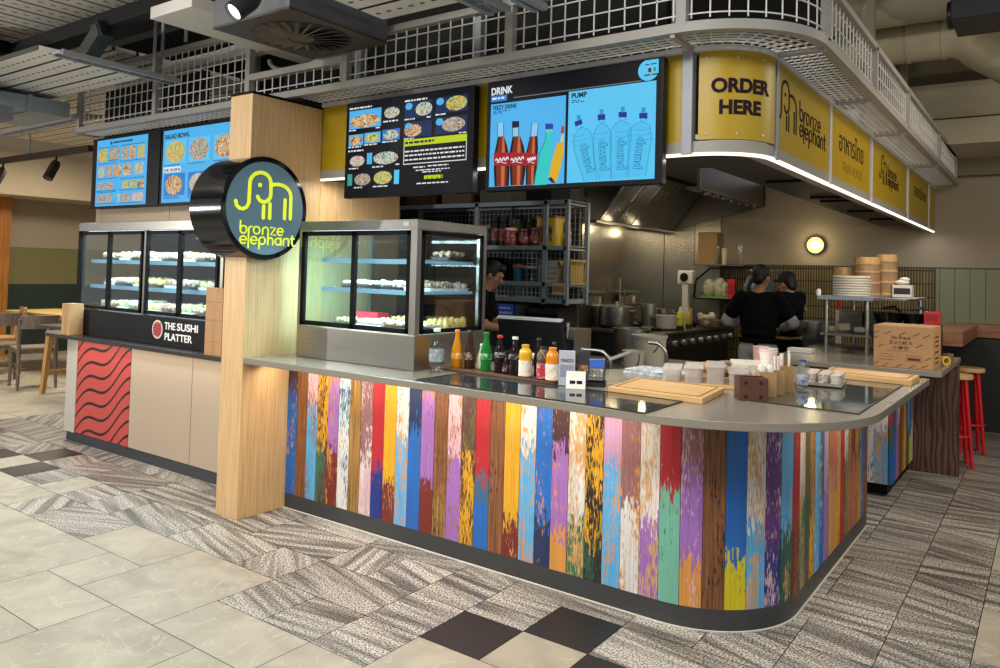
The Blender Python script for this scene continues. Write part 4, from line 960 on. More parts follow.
q.txt('SALAD BOWL', .05, .855, .08, S_INK, 3, .32, .0012); q.txt('DE SUSHI', .06, .435, .045, S_INK, 3, .2, .0006); q.rect('title_bar', .045, .27, .42, .49, S_WHITE, 2)
for a, b, k in ((.06, .33, 1), (.37, .62, 3), (.67, .92, 0)):
    g = q.rect('photo_card', a, b, .53, .83, S_CY, 2); q.oval('food', a+.01, b-.01, .54, .82, FOODS[k if k != 3 else 4], 3, g)
for a, b, k in ((.06, .33, 0), (.37, .62, 3), (.67, .92, 2)):
    g = q.rect('photo_card', a, b, .12, .40, S_MID, 2); q.oval('food', a+.02, b-.03, .13, .38, FOODS[k], 3, g)
q.dashes('menu_text', [(a, a+.2, v, .010) for a in (.06, .37, .67) for v in (.505, .10, .08)], S_TXT, 3)

# ------------------------------------------------------------------ ceiling fittings
DARKM = mat('dark_track', '#0e0e10', 0.6, spec=.2)
t = MB(); t.box(-7.0, 3.0, -.30, -.22, 2.96, 3.06); tag(t.build('lighting_track', DARKM), 'long black lighting track under the perforated deck, upper left of the stall', 'lighting track')
t = MB(); t.box(-7.0, -2.5, -.62, -.54, 2.98, 3.07); t.box(-2.6, -2.5, -.54, -.30, 2.98, 3.07); tag(t.build('lighting_track', DARKM), 'short black track branch in the top left corner, joining the long track', 'lighting track')
t = MB(); t.box(-9.0, -4.2, 1.13, 1.20, 2.58, 2.64); tag(t.build('lighting_track', mat('brown_track', '#2b2018', 0.5)), 'dark brown lighting track over the dining area', 'lighting track')
def spot(name, label, loc, rz, tilt, r, L, lens, on, mh=.10):
    o = thing(name, label, 'spotlight', loc, rz)
    t = MB(); t.cyl((0, 0, 0), (0, 0, mh), .012); t.box(-.02, .02, -.04, .04, mh, mh+.02); t.build('mount', BLACKP, o)
    Mx = Matrix.Rotation(tilt, 4, 'X')
    t = MB(); t.lathe([(0, .02), (r*.75, .02), (r, -.02), (r, -L), (r*.85, -L), (r*.82, -L+.02), (0, -L+.02)], 20, Mx); t.build('housing', BLACKP if lens != 'brown' else mat('brown_spot', '#2a1b13', .5), o, smooth=True)
    t = MB(); t.lathe([(0, -L+.015), (r*.82, -L+.015), (r*.82, -L+.012), (0, -L+.012)], 20, Mx); t.build('lens', emat('spot_on', '#ffffff', 4) if on else mat('spot_off', '#55524a', .2), o)
spot('track_spotlight', 'lit black track spotlight at the top edge, in front of the ceiling cassette', (.72, -.55, 2.72), 3.0, .8, .048, .13, '', True, .9)
spot('track_spotlight', 'brown track spotlight over the dining area, left of the two', (-6.25, 1.165, 2.50), .3, -.5, .05, .20, 'brown', False)
spot('track_spotlight', 'brown track spotlight over the dining area, right of the two', (-4.95, 1.165, 2.50), .3, -.5, .05, .20, 'brown', False)
fl = thing('floodlight', 'black rectangular floodlight tilted below the long track, upper left', 'floodlight', (-1.27, -.30, 2.93), 0)
t = MB(); t.box(-.02, .02, -.02, .02, -.02, .06); t.build('mount', BLACKP, fl)
t = MB(); t.box(-.13, .13, -.04, .04, -.13, 0, Matrix.Rotation(-.6, 4, 'Y')); t.build('housing', mat('flood_black', '#16211f', .45), fl, bevel=.006)
t = MB(); t.box(-.11, .11, -.046, -.04, -.115, -.015, Matrix.Rotation(-.6, 4, 'Y')); t.build('lens', mat('flood_lens', '#2a3a38', .15), fl)
cs = thing('ceiling_cassette', 'dark square air-conditioning cassette with a round swirl grille, hung before the canopy', 'air conditioner', (.54, -.10, 2.685))
t = MB(); t.box(-.30, .30, -.33, .33, .012, .26); t.build('casing', mat('cassette_grey', '#55565a', 0.5, 0.1), cs)
t = MB(); t.box(-.305, .305, -.335, .335, 0, .012); t.build('face_plate', mat('cassette_brown', '#322b24', 0.5), cs)
t = MB(); t.lathe([(0, -.001), (.26, -.001), (.26, .0), (0, 0)], 40); t.build('grille_recess', mat('grille_black', '#0c0c0c', .6), cs)
for i in range(22):
    a = 2*PI*i/22; t = MB(); Mv = Matrix.Rotation(a, 4, 'Z') @ Matrix.Translation((.165, 0, -.008)) @ Matrix.Rotation(.5, 4, 'X') @ Matrix.Rotation(.18, 4, 'Z')
    t.box(-.092, .092, -.013, .013, -.0015, .0015, Mv); t.build('grille_vane', mat('vane_brown', '#4a4034', .5), cs)
t = MB(); t.lathe([(0, -.014), (.065, -.014), (.07, -.006), (.07, 0), (0, 0)], 24); t.build('grille_hub', mat('vane_brown', '#4f463a', .4), cs, smooth=True)
t = MB(); t.box(-.43, -.02, -.40, .93, 2.86, 2.93); tag(t.build('air_duct', mat('white_duct', '#c9c5bd', .5, 0, .04), bevel=.004), 'white rectangular duct beside the ceiling cassette, passing through the canopy opening', 'duct')
t = MB(); t.tube([(-.3+.28*math.cos(a), .55, 2.87+.10*math.sin(a)) for a in [PI+PI*i/12 for i in range(13)]], .014, 8); tag(t.build('flexible_conduit', mat('white_conduit', '#b8b5ae', .5)), 'white flexible conduit looping below the white duct', 'conduit')
t = MB(); t.box(-3.4, -2.62, -1.0, .20, 2.60, 2.72); t.box(-3.42, -2.60, -.12, -.09, 2.59, 2.73); tag(t.build('air_duct', mat('galvanised_blue', '#8f979c', .45, .25)), 'galvanised grey duct below the deck at the left edge', 'duct')
t = MB(); t.box(-3.1, -2.45, -1.1, -.28, 2.48, 2.585); tag(t.build('fan_coil', mat('fan_coil_grey', '#5e6063', .5)), 'grey fan coil box under the galvanised duct at the left edge', 'air conditioner')
def tray(name, label, p0, p1, w_=.12, z=2.93):
    o = thing(name, label, 'cable tray', (0, 0, 0)); p0, p1 = Vector(p0), Vector(p1); d = (p1-p0).normalized(); n = Vector((-d.y, d.x, 0))
    t = MB()
    for sgn in (-1, 1): t.wire(p0+n*w_/2*sgn, p1+n*w_/2*sgn, .03)
    t.build('side_rail', GREYMET, o)
    t = MB(); k = int((p1-p0).length/.12)
    for i in range(k+1): c = p0+d*(i*.12); t.wire(c-n*w_/2, c+n*w_/2, .014)
    t.wire(p0, p1, .012); t.build('rung', GREYMET, o)
tray('cable_tray', 'perforated grey cable tray slanting under the deck towards the canopy', (-1.20, -.55, 2.74), (-1.25, .27, 2.74), .10)
tray('cable_tray', 'grey cable tray over the canopy wire, right of the cassette', (1.62, -.9, 2.72), (1.62, .2, 2.72), .1, 2.72)
tray('cable_tray', 'grey cable tray over the canopy wire, above the drinks screen', (1.84, -.9, 2.70), (1.84, .22, 2.70), .05)
tray('cable_tray', 'grey cable tray low over the canopy at its left end', (-4.9, .62, 2.72), (-2.95, .56, 2.72), .1, 2.72)
for i, (x, y, lab) in enumerate(((-1.24, .1, 'thin steel drop rod holding the slanting cable tray'), (-1.40, .25, 'thin steel drop rod right of the slanting cable tray'), (-.95, .15, 'thin steel drop rod between the floodlight and the white duct'), (-5.6, 1.165, 'thin steel rod holding the dining track'))):
    t = MB(); z0 = (2.77, 2.95, 2.95, 2.64)[i]; t.cyl((x, y, z0), (x, y, 4.2), .012, seg=8); tag(t.build('drop_rod', GREYMET), lab, 'rod', 'ceiling drop rods')
t = MB(); t.cyl((-2.9, .75, 3.0), (-.5, .75, 3.12), .045); tag(t.build('conduit_pipe', WHITEMET, smooth=True), 'pale pipe crossing behind the canopy wire, left of the white duct', 'pipe')
t = MB(); t.box(-2.6, -.5, .62, .70, 2.98, 3.06); tag(t.build('steel_channel', WHITEMET), 'pale steel channel along the back of the canopy, left half', 'steel beam')
# round ducts, upper right
BEIGED = mat('beige_duct', '#aaa288', .55, .1, .06)
d1 = thing('round_duct', 'beige round duct crossing the top right corner, uppermost', 'duct', (0, 0, 0))
t = MB(); t.cyl((2.2, 4.2, 3.74), (6, 4.2, 3.74), .17, seg=24); t.build('duct_tube', BEIGED, d1, smooth=True)
d2 = thing('round_duct', 'beige round duct with an elbow and collar bands, below the uppermost duct', 'duct', (0, 0, 0))
el = [(2.2, 4.7, 3.55), (3.05, 4.7, 3.55)]+[(3.05+.3*math.sin(a), 4.7, 3.25+.3*math.cos(a)) for a in [PI/2*i/6*.6 for i in range(1, 7)]]+[(3.48, 4.62, 3.28), (3.62, 4.55, 3.14)]
t = MB(); t.tube(el, .17, 24); t.build('duct_tube', BEIGED, d2, smooth=True)
for x in (2.45, 2.75, 3.02): t = MB(); t.cyl((x, 4.7, 3.55), (x+.025, 4.7, 3.55), .178, seg=24); t.build('duct_collar', BEIGED, d2, smooth=True)
t = MB(); t.box(3.50, 3.80, 4.15, 4.5, 2.98, 3.06); tag(t.build('air_diffuser', mat('white_diffuser', '#b9b39c', .5), bevel=.004), 'pale box diffuser at the end of the elbowed duct, right edge', 'air vent')
t = MB(); t.box(3.2, 3.75, 3.4, 3.9, 3.32, 3.52); t.cyl((3.16, 3.65, 3.42), (3.2, 3.65, 3.42), .10, seg=20); tag(t.build('projector_box', mat('projector_black', '#1c1d22', .4), bevel=.01), 'black equipment box under the ducts at the top right edge', 'equipment box')

# ------------------------------------------------------------------ glass display cases
LEDC = emat('led_cool', '#dff6ff', 4.0)
SHELFG = mat('blue_shelf_edge', '#86b8d4', 0.2, 0.2, 0.05)
FRIDGEIN = mat('fridge_interior', '#a9b5b4', 0.5, 0.1, 0.05)
FOODR = [speckle('rolls', ['#e9e6dc', '#d9d4c6', '#2e3a2c', '#e08a4a', '#f2efe8'], 40), speckle('salad', ['#2f6a2c', '#7fae4c', '#e6e0b4', '#d06a30'], 45),
         speckle('rice', ['#e6e1d4', '#f4f1ea', '#c9a06a', '#6a8a4a'], 40), speckle('noodle', ['#c99a3c', '#e8c860', '#f0e2a0', '#8a5a2a'], 40)]
def food_tray(kind, w_, d_, h_, parent_loc, label, group, dark=True):
    o = thing('food_tray', label, 'food tray', parent_loc, 0, group)
    t = MB(); t.prism(rrect(-w_/2, w_/2, -d_/2, d_/2, .015, 3), 0, .012); t.prism(rrect(-w_/2-.006, w_/2+.006, -d_/2-.006, d_/2+.006, .018, 3), .012, .017)
    t.build('tray', mat('tray_black', '#1a1c1c', .4) if dark else mat('tray_white', '#d8dedc', .4), o)
    t = MB(); nx = max(2, int(w_/.04)); ny = max(2, int(d_/.045)); r = random.Random(kind*5+int(w_*100))
    for i in range(nx):
        for j in range(ny):
            cx, cy = -w_/2+(i+.5)*w_/nx, -d_/2+(j+.5)*d_/ny
            t.ell((cx, cy, .017+h_*.32), (w_/nx*.46, d_/ny*.46, h_*(.30+.18*r.random())), 8, 6)
    t.build('food', FOODR[kind], o, smooth=True)
    t = MB(); t.prism(rrect(-w_/2, w_/2, -d_/2, d_/2, .015, 3), .018, h_, cap=False); t.prism(rrect(-w_/2, w_/2, -d_/2, d_/2, .015, 3), h_, h_+.002)
    t.build('lid', CLEARP, o)
    return o
def door(parent, x0, x1, z0, z1, y, name='sliding_door'):
    t = MB(); f = .026
    t.box(x0, x1, y, y+.02, z0, z0+f); t.box(x0, x1, y, y+.02, z1-f, z1); t.box(x0, x0+f, y, y+.02, z0, z1); t.box(x1-f, x1, y, y+.02, z0, z1)
    d = t.build(name, BLACK, parent)
    t = MB(); t.box(x0+f, x1-f, y+.008, y+.012, z0+f, z1-f); t.build('pane', GLASS, d)
# case on the plank counter
ca = thing('display_case', 'stainless glass-fronted display case standing on the grey worktop beside the oak column', 'display case', (0, 0, 0.93))
X0, X1, Y0, Y1, ZT = .135, 1.07, .27, .885, .80
t = MB(); t.box(X0, X1, Y0, Y1, 0, .185); t.build('base', STEELH, ca, bevel=.003)
t = MB(); t.box(X0, X1, Y0, Y1, .745, ZT); t.build('top', STEELH, ca, bevel=.003)
for x, y in ((X0, Y0), (X1-.045, Y0), (X0, Y1-.035), (X1-.045, Y1-.035)):
    t = MB(); t.box(x, x+(.045 if x > .5 else .02), y, y+.035, .185, .745); t.build('corner_post', STEEL, ca)
door(ca, X0+.02, .60, .19, .742, Y0+.004); door(ca, .585, X1-.045, .19, .742, Y0-.001)
t = MB(); f = .022
for b in ((Y0+.045, Y1-.03, .19, .19+f), (Y0+.045, Y1-.03, .742-f, .742), (Y0+.045, Y0+.045+f, .19, .742), (Y1-.03-f, Y1-.03, .19, .742)): t.box(X1-.012, X1+.001, b[0], b[1], b[2], b[3])
sw = t.build('side_window', BLACK, ca); t = MB(); t.box(X1-.007, X1-.003, Y0+.067, Y1-.052, .212, .72); t.build('pane', GLASS, sw)
t = MB(); t.box(X0, X0+.012, Y0+.035, Y1-.035, .19, .745); t.build('left_pane', glass('led_cast_pane', (.84, .96, .96), .08), ca)  # clear pane; its tint adds to the mint LED cast on the oak
t = MB(); t.box(X0+.02, X1-.035, Y1-.02, Y1-.014, .19, .745); t.build('rear_pane', glass('rear_shade_tint', (.5, .5, .48), .1), ca)  # tint darkens the view through the back, in place of shade behind
for z in (.405, .575):
    t = MB(); t.box(X0+.10, X1-.06, Y0+.10, Y1-.06, z, z+.006); s_ = t.build('glass_shelf', glass('shelf_glass', (.8, .92, 1), .3), ca)
    t = MB(); t.box(X0+.10, X1-.06, Y0+.092, Y0+.10, z-.014, z+.012); t.box(X1-.06, X1-.052, Y0+.092, Y1-.06, z-.008, z+.010); t.build('price_rail', SHELFG, s_)
    t = MB(); t.box(X0+.10, X1-.06, Y0+.105, Y0+.12, z-.010, z-.002); t.build('added_shelf_led', LEDC, s_)  # glowing strip added under each shelf to brighten the trays
t = MB(); t.box(.60, .625, Y1-.06, Y1-.035, .19, .745); t.build('shelf_upright', STEELD, ca)
t = MB(); t.box(X0+.05, X1-.06, Y0+.06, Y0+.085, .730, .744); t.build('led_strip', LEDC, ca)
t = MB(); t.box(X0+.4, X1-.4, Y1+.001, Y1+.02, .3, .6); t.build('rear_handle', BLACK, ca)
t = MB(); t.box(.97, 1.01, Y0-.003, Y0, .765, .785); t.build('maker_plate', WHITEMET, ca)
for z in (1.325, 1.495): lamp('AREA', 'display_case_light', ((X0+X1)/2, Y0+.16, z), ((X0+X1)/2, Y0+.22, z-.5), 9, (.66, .92, 1.0), .75, .06)  # extra lamps added below the shelves
lamp('AREA', 'display_case_light', ((X0+X1)/2, Y0+.16, 1.655), ((X0+X1)/2, Y0+.22, 1.1), 20, (.58, .90, 1.0), .75, .12)
# contents of that case
GA = 'food trays in the display case'
k = 0
for x, y, z, kd, w_, d_, h_, lab in ((.66, .60, 1.3415, 2, .16, .20, .05, 'white rice tray on the middle shelf of the display case, left'), (.86, .62, 1.3415, 0, .20, .22, .05, 'lidded sushi tray on the middle shelf of the display case, at its right end'),
      (.44, .52, 1.3415, 2, .18, .22, .05, 'small tray on the middle shelf of the display case, behind the left door'), (.55, .52, 1.1165, 2, .20, .16, .05, 'rice tray on the floor of the display case, centre left'),
      (.78, .50, 1.1165, 0, .20, .16, .055, 'sushi tray on the floor of the display case, centre right'), (.93, .70, 1.1165, 3, .16, .20, .08, 'noodle box tray on the floor of the display case, at the side window'),
      (.36, .48, 1.1165, 1, .14, .14, .045, 'green salad tray on the floor of the display case, beside the red box'), (.62, .70, 1.1165, 3, .16, .14, .07, 'tray at the back of the display case floor'),
    (.90, .74, 1.5225, 0, .14, .16, .05, 'lidded tray on the metal serving tray, top shelf of the display case'), (.64, .80, 1.3415, 1, .18, .10, .06, 'salad tray at the back of the middle shelf of the display case'), (.92, .50, 1.1165, 2, .10, .14, .05, 'narrow rice tray on the display case floor, in its front corner'),
    (.92, .78, 1.3415, 2, .12, .12, .05, 'small rice tray on the middle shelf of the display case, behind the big sushi tray')):
    food_tray(kd, w_, d_, h_, (x, y, z), lab, GA, dark=k % 2 == 0); k += 1
t = MB(); t.box(-.12, .12, -.05, .05, 0, .075); o = t.build('snack_box', mat('pink_red_box', '#c0283a', .5)); o.location = (.34, .66, 1.1165); tag(o, 'red carton lying on the floor of the display case, left', 'box')
t = MB(); t.prism(rrect(-.11, .11, -.16, .16, .03, 4), 0, .004); t.prism(rrect(-.10, .10, -.15, .15, .03, 4), .004, .010); o = t.build('serving_tray', STEELD); o.location = (.86, .60, 1.5115); tag(o, 'empty metal serving tray on the top shelf of the display case', 'tray')

# sushi fridge
sf = thing('sushi_fridge', 'long black-framed sushi fridge with four glass doors, left of the oak column', 'display fridge', (0, 0, .862))
FX0, FX1, FY0, FY1 = -2.80, -.80, .40, 1.0
t = MB(); t.box(FX0+.03, -.82, .37, FY1, 0, .205); plab(t.build('black_plinth', mat('plinth_black', '#121215', .5, 0, .05, spec=.15), sf, bevel=.003), 'black plinth carrying the shop name')
t = MB(); t.box(FX0, FX1, FY0, FY1, .842, .91); t.build('top', STEELH, sf, bevel=.003)
t = MB(); t.box(FX1-.045, FX1, FY0, FY1, .205, .842); t.build('right_post', STEELD, sf)
for y in (FY0, FY1-.05): t = MB(); t.box(FX0, FX0+.03, y, y+.05, .205, .842); t.build('left_post', BLACK, sf)
t = MB(); t.box(FX0+.005, FX0+.01, FY0+.05, FY1-.05, .205, .842); t.build('left_pane', GLASS, sf)
t = MB(); t.box(-1.80, -1.765, FY0-.002, FY0+.03, .205, .842); t.build('centre_post', STEELD, sf)
xs_ = [(-2.775, -2.30), (-2.29, -1.80), (-1.765, -1.315), (-1.31, -.845)]
for i, (a, b) in enumerate(xs_): door(sf, a, b, .215, .838, FY0-.012 if i % 2 else FY0-.004)
t = MB(); t.box(FX0+.03, FX1-.05, FY1-.015, FY1-.01, .205, .842); t.build('rear_pane', glass('backdrop_shade_tint', (.16, .15, .14), .1), sf)  # dark tint stands in for the shaded backdrop behind the fridge
t = MB(); t.box(FX0+.03, FX1-.045, FY0+.02, FY1-.02, .205, .212); t.build('deck_plate', FRIDGEIN, sf)
for z in (.40, .605):
    t = MB(); t.box(FX0+.06, FX1-.07, FY0+.09, FY1-.08, z, z+.006); s_ = t.build('glass_shelf', glass('shelf_glass', (.8, .92, 1), .3), sf)
    t = MB(); t.box(FX0+.06, FX1-.07, FY0+.08, FY0+.09, z-.022, z+.008); t.build('price_rail', SHELFG, s_)
    t = MB(); t.box(FX0+.06, FX1-.07, FY0+.095, FY0+.115, z-.012, z-.002); t.build('added_shelf_led', LEDC, s_)  # added strip, brightens the shelf beneath
t = MB(); t.box(FX0+.06, FX1-.1, FY0+.05, FY0+.075, .826, .841); t.build('led_strip', LEDC, sf)
for z in (1.245, 1.45): lamp('AREA', 'sushi_fridge_light', (-1.78, FY0+.14, z), (-1.78, FY0+.22, z-.5), 13, (.66, .92, 1.0), 1.8, .06)  # lamps added under the shelves because the lower trays were dim
lamp('AREA', 'sushi_fridge_light', (-1.78, FY0+.12, 1.685), (-1.78, FY0+.22, 1.0), 40, (.70, .94, 1.0), 1.8, .12)
LF = frame((-1.515, .3685, .114), (1, 0, 0), (0, 0, 1))
t = MB(); t.prism(arc(0, 0, .068, 0, 360, 32)[:-1], 0, .002, LF); lg = t.build('logo_ring', WHITE, sf)
t = MB(); t.prism(arc(0, 0, .056, 0, 360, 32)[:-1], .002, .003, LF); t.build('logo_disc', mat('logo_red', '#c23a3a', .45), lg)
t = MB()
for j in range(4):
    yy = -.034+.022*j; t.stroke([(-.045+.09*i/10, yy+.008*math.sin(i*.75)+.012*(i/10-.5)) for i in range(11)], .006, .0042, LF)
t.build('logo_waves', mat('logo_dark', '#2a1215', .5), lg)
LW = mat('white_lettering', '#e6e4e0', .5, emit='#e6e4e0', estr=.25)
text('lettering', 'THE', .072, frame((-1.425, .3685, .122), (1, 0, 0), (0, 0, 1)), LW, sf, .0012, .002, fitw=.135); text('lettering', 'SUSHI', .072, frame((-1.268, .3685, .122), (1, 0, 0), (0, 0, 1)), LW, sf, .0012, .002, fitw=.253)
text('lettering', 'PLATTER', .072, frame((-1.42, .3685, .045), (1, 0, 0), (0, 0, 1)), LW, sf, .0012, .002, fitw=.34)
GS = 'sushi trays in the long fridge'
for lev, (z, nm) in enumerate(((1.0745, 'bottom'), (1.2685, 'middle'), (1.4735, 'top'))):
    for i in range(8):
        kd = [[0, 1, 2, 3, 0, 1, 0, 2], [2, 2, 3, 3, 0, 0, 1, 0], [0, 1, 2, 0, 2, 0, 0, 2]][lev][i]
        hh = [.07, .06, .065][lev]*(1+.25*((i*7+lev*3) % 3)/2)
        food_tray(kd, .19, .24, hh, (-2.60+.225*i, .66+.03*((i+lev) % 2), z), 'lidded sushi tray on the %s shelf of the long sushi fridge, %s from the left' % (nm, ORD[i]), GS, dark=(i+lev) % 2 == 0)
# cartons standing on the sushi worktop
def box_stack(x, y, w_, d_, hs, names, wood_=False):
    z = .862; hw = 0
    for h, nm in zip(hs, names):
        t = MB(); t.box(-w_/2, w_/2, -d_/2, d_/2, 0, h); o = t.build('carton', CARD, bevel=.002)
        o.location = (x, y, z); tag(o, nm, 'carton', 'cartons on the sushi worktop')
        t = MB(); t.box(-.02, .02, -d_/2-.0006, d_/2+.0006, 0.002, h+.0006); t.build('tape', mat('carton_tape', '#a37a4c', .4), o)
        z += h+.0008
box_stack(-.685, .315, .185, .10, (.09, .14, .12, .09), ('bottom carton of the tall kraft stack against the oak column', 'second carton up in the kraft stack against the oak column', 'third carton up in the kraft stack against the oak column', 'top carton of the tall kraft stack against the oak column'))
box_stack(-2.655, .31, .13, .11, (.13, .12), ('lower kraft carton at the left end of the sushi worktop', 'upper kraft carton at the left end of the sushi worktop'))
t = MB(); t.box(-.02, .02, -.06, .06, 0, .46); o = t.build('wooden_board', mat('red_brown_board', '#4a2a1a', .5)); o.location = (-.545, .31, .862); tag(o, 'upright red-brown board between the kraft stack and the oak column', 'board')

# ------------------------------------------------------------------ bottles on the counter
WT = .9295   # top of the worktop
bb = MB(); bb.prism([(1.06, .56), (1.06, .42), (1.86, .385), (1.86, .50)], 0, .016); o = bb.build('bottle_board', wood('dark_board', '#4a2f1e', '#6e4a30', .5, (3, 16, 16)), bevel=.002); o.location = (0, 0, WT); tag(o, 'long dark wooden board carrying the row of drink bottles', 'board')
BZ = WT+.0165
def bottle(label, x, y, h, r, prof, liquid, cap, lab=None, z=BZ, name='bottle', capm=None, labz=(.25, .55)):
    o = thing(name, label, 'bottle', (x, y, z), 0, 'drink bottles on the counter')
    t = MB(); t.lathe([(0, 0)]+[(r*a, h*b) for a, b in prof]+[(0, h*prof[-1][1])], 20); t.build('glass_body', liquid, o, smooth=True, ang=50)
    rt = r*prof[-1][0]
    t = MB(); t.lathe([(0, h*.94), (rt*1.25, h*.94), (rt*1.25, h*1.0), (rt*1.1, h*1.01), (0, h*1.01)], 14); t.build('cap', cap, o, smooth=True, ang=40)
    if lab:
        def rad(b):
            for (a0, b0), (a1, b1) in zip(prof, prof[1:]):
                if b0 <= b <= b1 and b1 > b0: return r*(a0+(a1-a0)*(b-b0)/(b1-b0))
            return r
        zs = [labz[0]+(labz[1]-labz[0])*i/6 for i in range(7)]
        t = MB(); t.lathe([(rad(b)+.0008, h*b) for b in zs], 20); lb = t.build('label', lab, o, smooth=True)
    return o
SLIM = [(.85, 0), (1, .03), (1, .40), (.92, .50), (.52, .72), (.40, .82), (.38, .94)]
COKE = [(.86, 0), (.95, .03), (.86, .15), (1.0, .38), (.98, .50), (.62, .70), (.42, .82), (.40, .94)]
PET = [(.8, 0), (1, .04), (1, .52), (.96, .55), (1.02, .66), (.92, .80), (.55, .90), (.48, .94)]
WATERB = [(.85, 0), (1, .03), (1, .48), (.95, .56), (.66, .72), (.42, .84), (.40, .94)]
def liq(n, c, rough=.08): return mat('liquid_'+n, c, rough, 0, .08, 12)
def twotone(name, c0, c1, scale=30):
    return speckle(name, [c0, c0, c1], scale, 0, .5)
bottle('clear water bottle standing by itself at the left, next to the display case', 1.17, .335, .225, .038, WATERB, glass('water_clear', (.82, .88, .88), .6, .05), WHITE, twotone('water_label', '#7f8c92', '#b4c0c4'), z=WT)
bottle('orange-yellow glass bottle, second from the left in the bottle row', 1.20, .47, .20, .030, SLIM, liq('orange', '#c47e08'), mat('cap_orange', '#c8743a', .4), twotone('label_o', '#d98e0c', '#efe2b8'), labz=(.24, .40))
bottle('dark brown glass bottle beside the orange-yellow one', 1.275, .485, .20, .030, SLIM, liq('brown', '#3a1a10'), BLACKP, twotone('label_b', '#2c1812', '#c9b090'), labz=(.24, .44))
bottle('short cream bottle half hidden behind the brown and green bottles', 1.325, .525, .13, .026, SLIM, liq('cream', '#cfc0a0', .3), WHITE)
bottle('green contoured glass bottle in the middle of the bottle row', 1.395, .468, .20, .031, COKE, liq('green', '#14702c', .05), mat('cap_green', '#2a6a3c', .4), twotone('label_g', '#1f8a3a', '#e6efe0'), labz=(.30, .46))
bottle('black cola bottle with a red cap, right of the green bottle', 1.487, .462, .19, .031, COKE, liq('cola', '#160a08'), mat('cap_red', '#c02a2a', .4), twotone('label_c', '#1a1012', '#a8a4a0'), labz=(.42, .56))
bottle('small dark bottle tucked between the two black cola bottles', 1.535, .455, .115, .022, SLIM, liq('darkred', '#2a1018'), BLACKP, twotone('label_d', '#3a1a22', '#cfc8c0'), labz=(.12, .40))
bottle('black cola bottle with a white cap, left of the yellow juice', 1.59, .448, .19, .031, COKE, liq('cola', '#160a08'), WHITE, twotone('label_c2', '#15101a', '#bab6b4'), labz=(.42, .56))
bottle('yellow juice bottle with a white label and rounded top', 1.665, .432, .158, .033, PET, liq('yellow', '#d9a51a', .15), mat('cap_yellow', '#c9a02a', .4), twotone('label_y', '#efe9dc', '#d6b23c'), labz=(.04, .52))
bottle('tall dark cola bottle behind the juice bottles', 1.70, .50, .19, .026, COKE, liq('cola', '#160a08'), BLACKP)
bottle('striped dark bottle with a red and white label, between the two orange juices', 1.775, .425, .158, .033, PET, twotone('liquid_str', '#3a2a1a', '#a8904a', 60), BLACKP, twotone('label_r', '#b8323c', '#efe6e0', 22), labz=(.04, .50))
bottle('orange juice bottle with a white label, last in the bottle row', 1.835, .412, .158, .033, PET, liq('juice', '#e08410', .15), mat('cap_orange2', '#d98a2a', .4), twotone('label_j', '#efe9dc', '#d6a24c'), labz=(.04, .52))
bottle('dark soft drink bottle behind the red-labelled one', 1.79, .50, .175, .024, COKE, liq('cola', '#160a08'), BLACKP)
# cards, label stand, payment terminal
def standcard(label, x, y, rz, w_, h_, m, band, txt=None):
    o = thing('menu_card', label, 'card', (x, y, WT), rz)
    t = MB(); t.box(-w_/2, w_/2, -.012, .012, 0, h_); t.build('card_holder', m, o, bevel=.002)
    t = MB(); t.box(-w_/2+.006, w_/2-.006, -.0135, -.012, h_*.25, h_*.6); t.build('printed_band', band, o)
    if txt: text('lettering', txt, h_*.13, frame((-w_/2+.008, -.0138, h_*.68), (1, 0, 0), (0, 0, 1)), mat('ink_blue', '#2c3448', .5), o, .0003, .0008, fitw=w_-.016)
standcard('pale upright price card at the right end of the bottle row', 1.905, .43, .55, .078, .165, mat('pale_card', '#b9bcc6', .4), mat('card_mauve', '#8f93a8', .5), 'TENZO')
standcard('dark upright card behind the small white label stand', 1.955, .50, .55, .06, .165, mat('dark_card', '#33343c', .4), speckle('card_photo', ['#20242c', '#6a4a2a', '#d8b060'], 40))
o = thing('label_stand', 'small white folded label stand in front of the price cards', 'label stand', (1.985, .38, WT+.003), .5)
t = MB(); t.prism([(-.05, 0), (.05, 0), (.012, .075), (-.012, .075)], -.045, .045, Matrix.Rotation(PI/2, 4, 'Z') @ Matrix.Rotation(PI/2, 4, 'X')); t.build('folded_card', WHITE, o, bevel=.002)
for a in (-.028, .004):
    t = MB(); Mq = Matrix.Translation((a, -.0385, .022)) @ Matrix.Rotation(-.47, 4, 'X'); t.box(0, .026, -.001, .001, 0, .016, Mq); t.build('printed_price', BLACK, o)
o = thing('payment_terminal', 'black card payment terminal with a blue screen on the worktop', 'payment terminal', (2.01, .53, WT), .42)
TM = Matrix.Rotation(-.55, 4, 'X')
t = MB(); t.prism(rrect(-.045, .045, -.05, .09, .012, 4), 0, .02); t.build('cradle', BLACKP, o)
t = MB(); t.box(-.042, .042, -.018, .018, 0, .145, Matrix.Translation((0, -.03, .018)) @ Matrix.Rotation(-.85, 4, 'X')); t.build('housing', mat('terminal_black', '#1f2024', .35), o, bevel=.006)
TF = Matrix.Translation((0, -.03, .018)) @ Matrix.Rotation(-.85, 4, 'X')
t = MB(); t.box(-.033, .033, -.0195, -.018, .078, .128, TF); t.build('screen', emat('terminal_blue', '#2a62c8', .9), o)
for i in range(4):
    for j in range(3):
        t = MB(); t.box(-.03+i*.0165, -.018+i*.0165, -.0205, -.018, .02+j*.018, .031+j*.018, TF); t.build('key', mat('key_yellow', '#c8b060', .5) if (i, j) in ((3, 2), (1, 0)) else mat('key_grey', '#6d6f74', .5), o)
t = MB(); t.box(-.03, .04, .004, .008, .138, .150, TF); plab(t.build('paper_slip', WHITE, o), 'white paper slip')
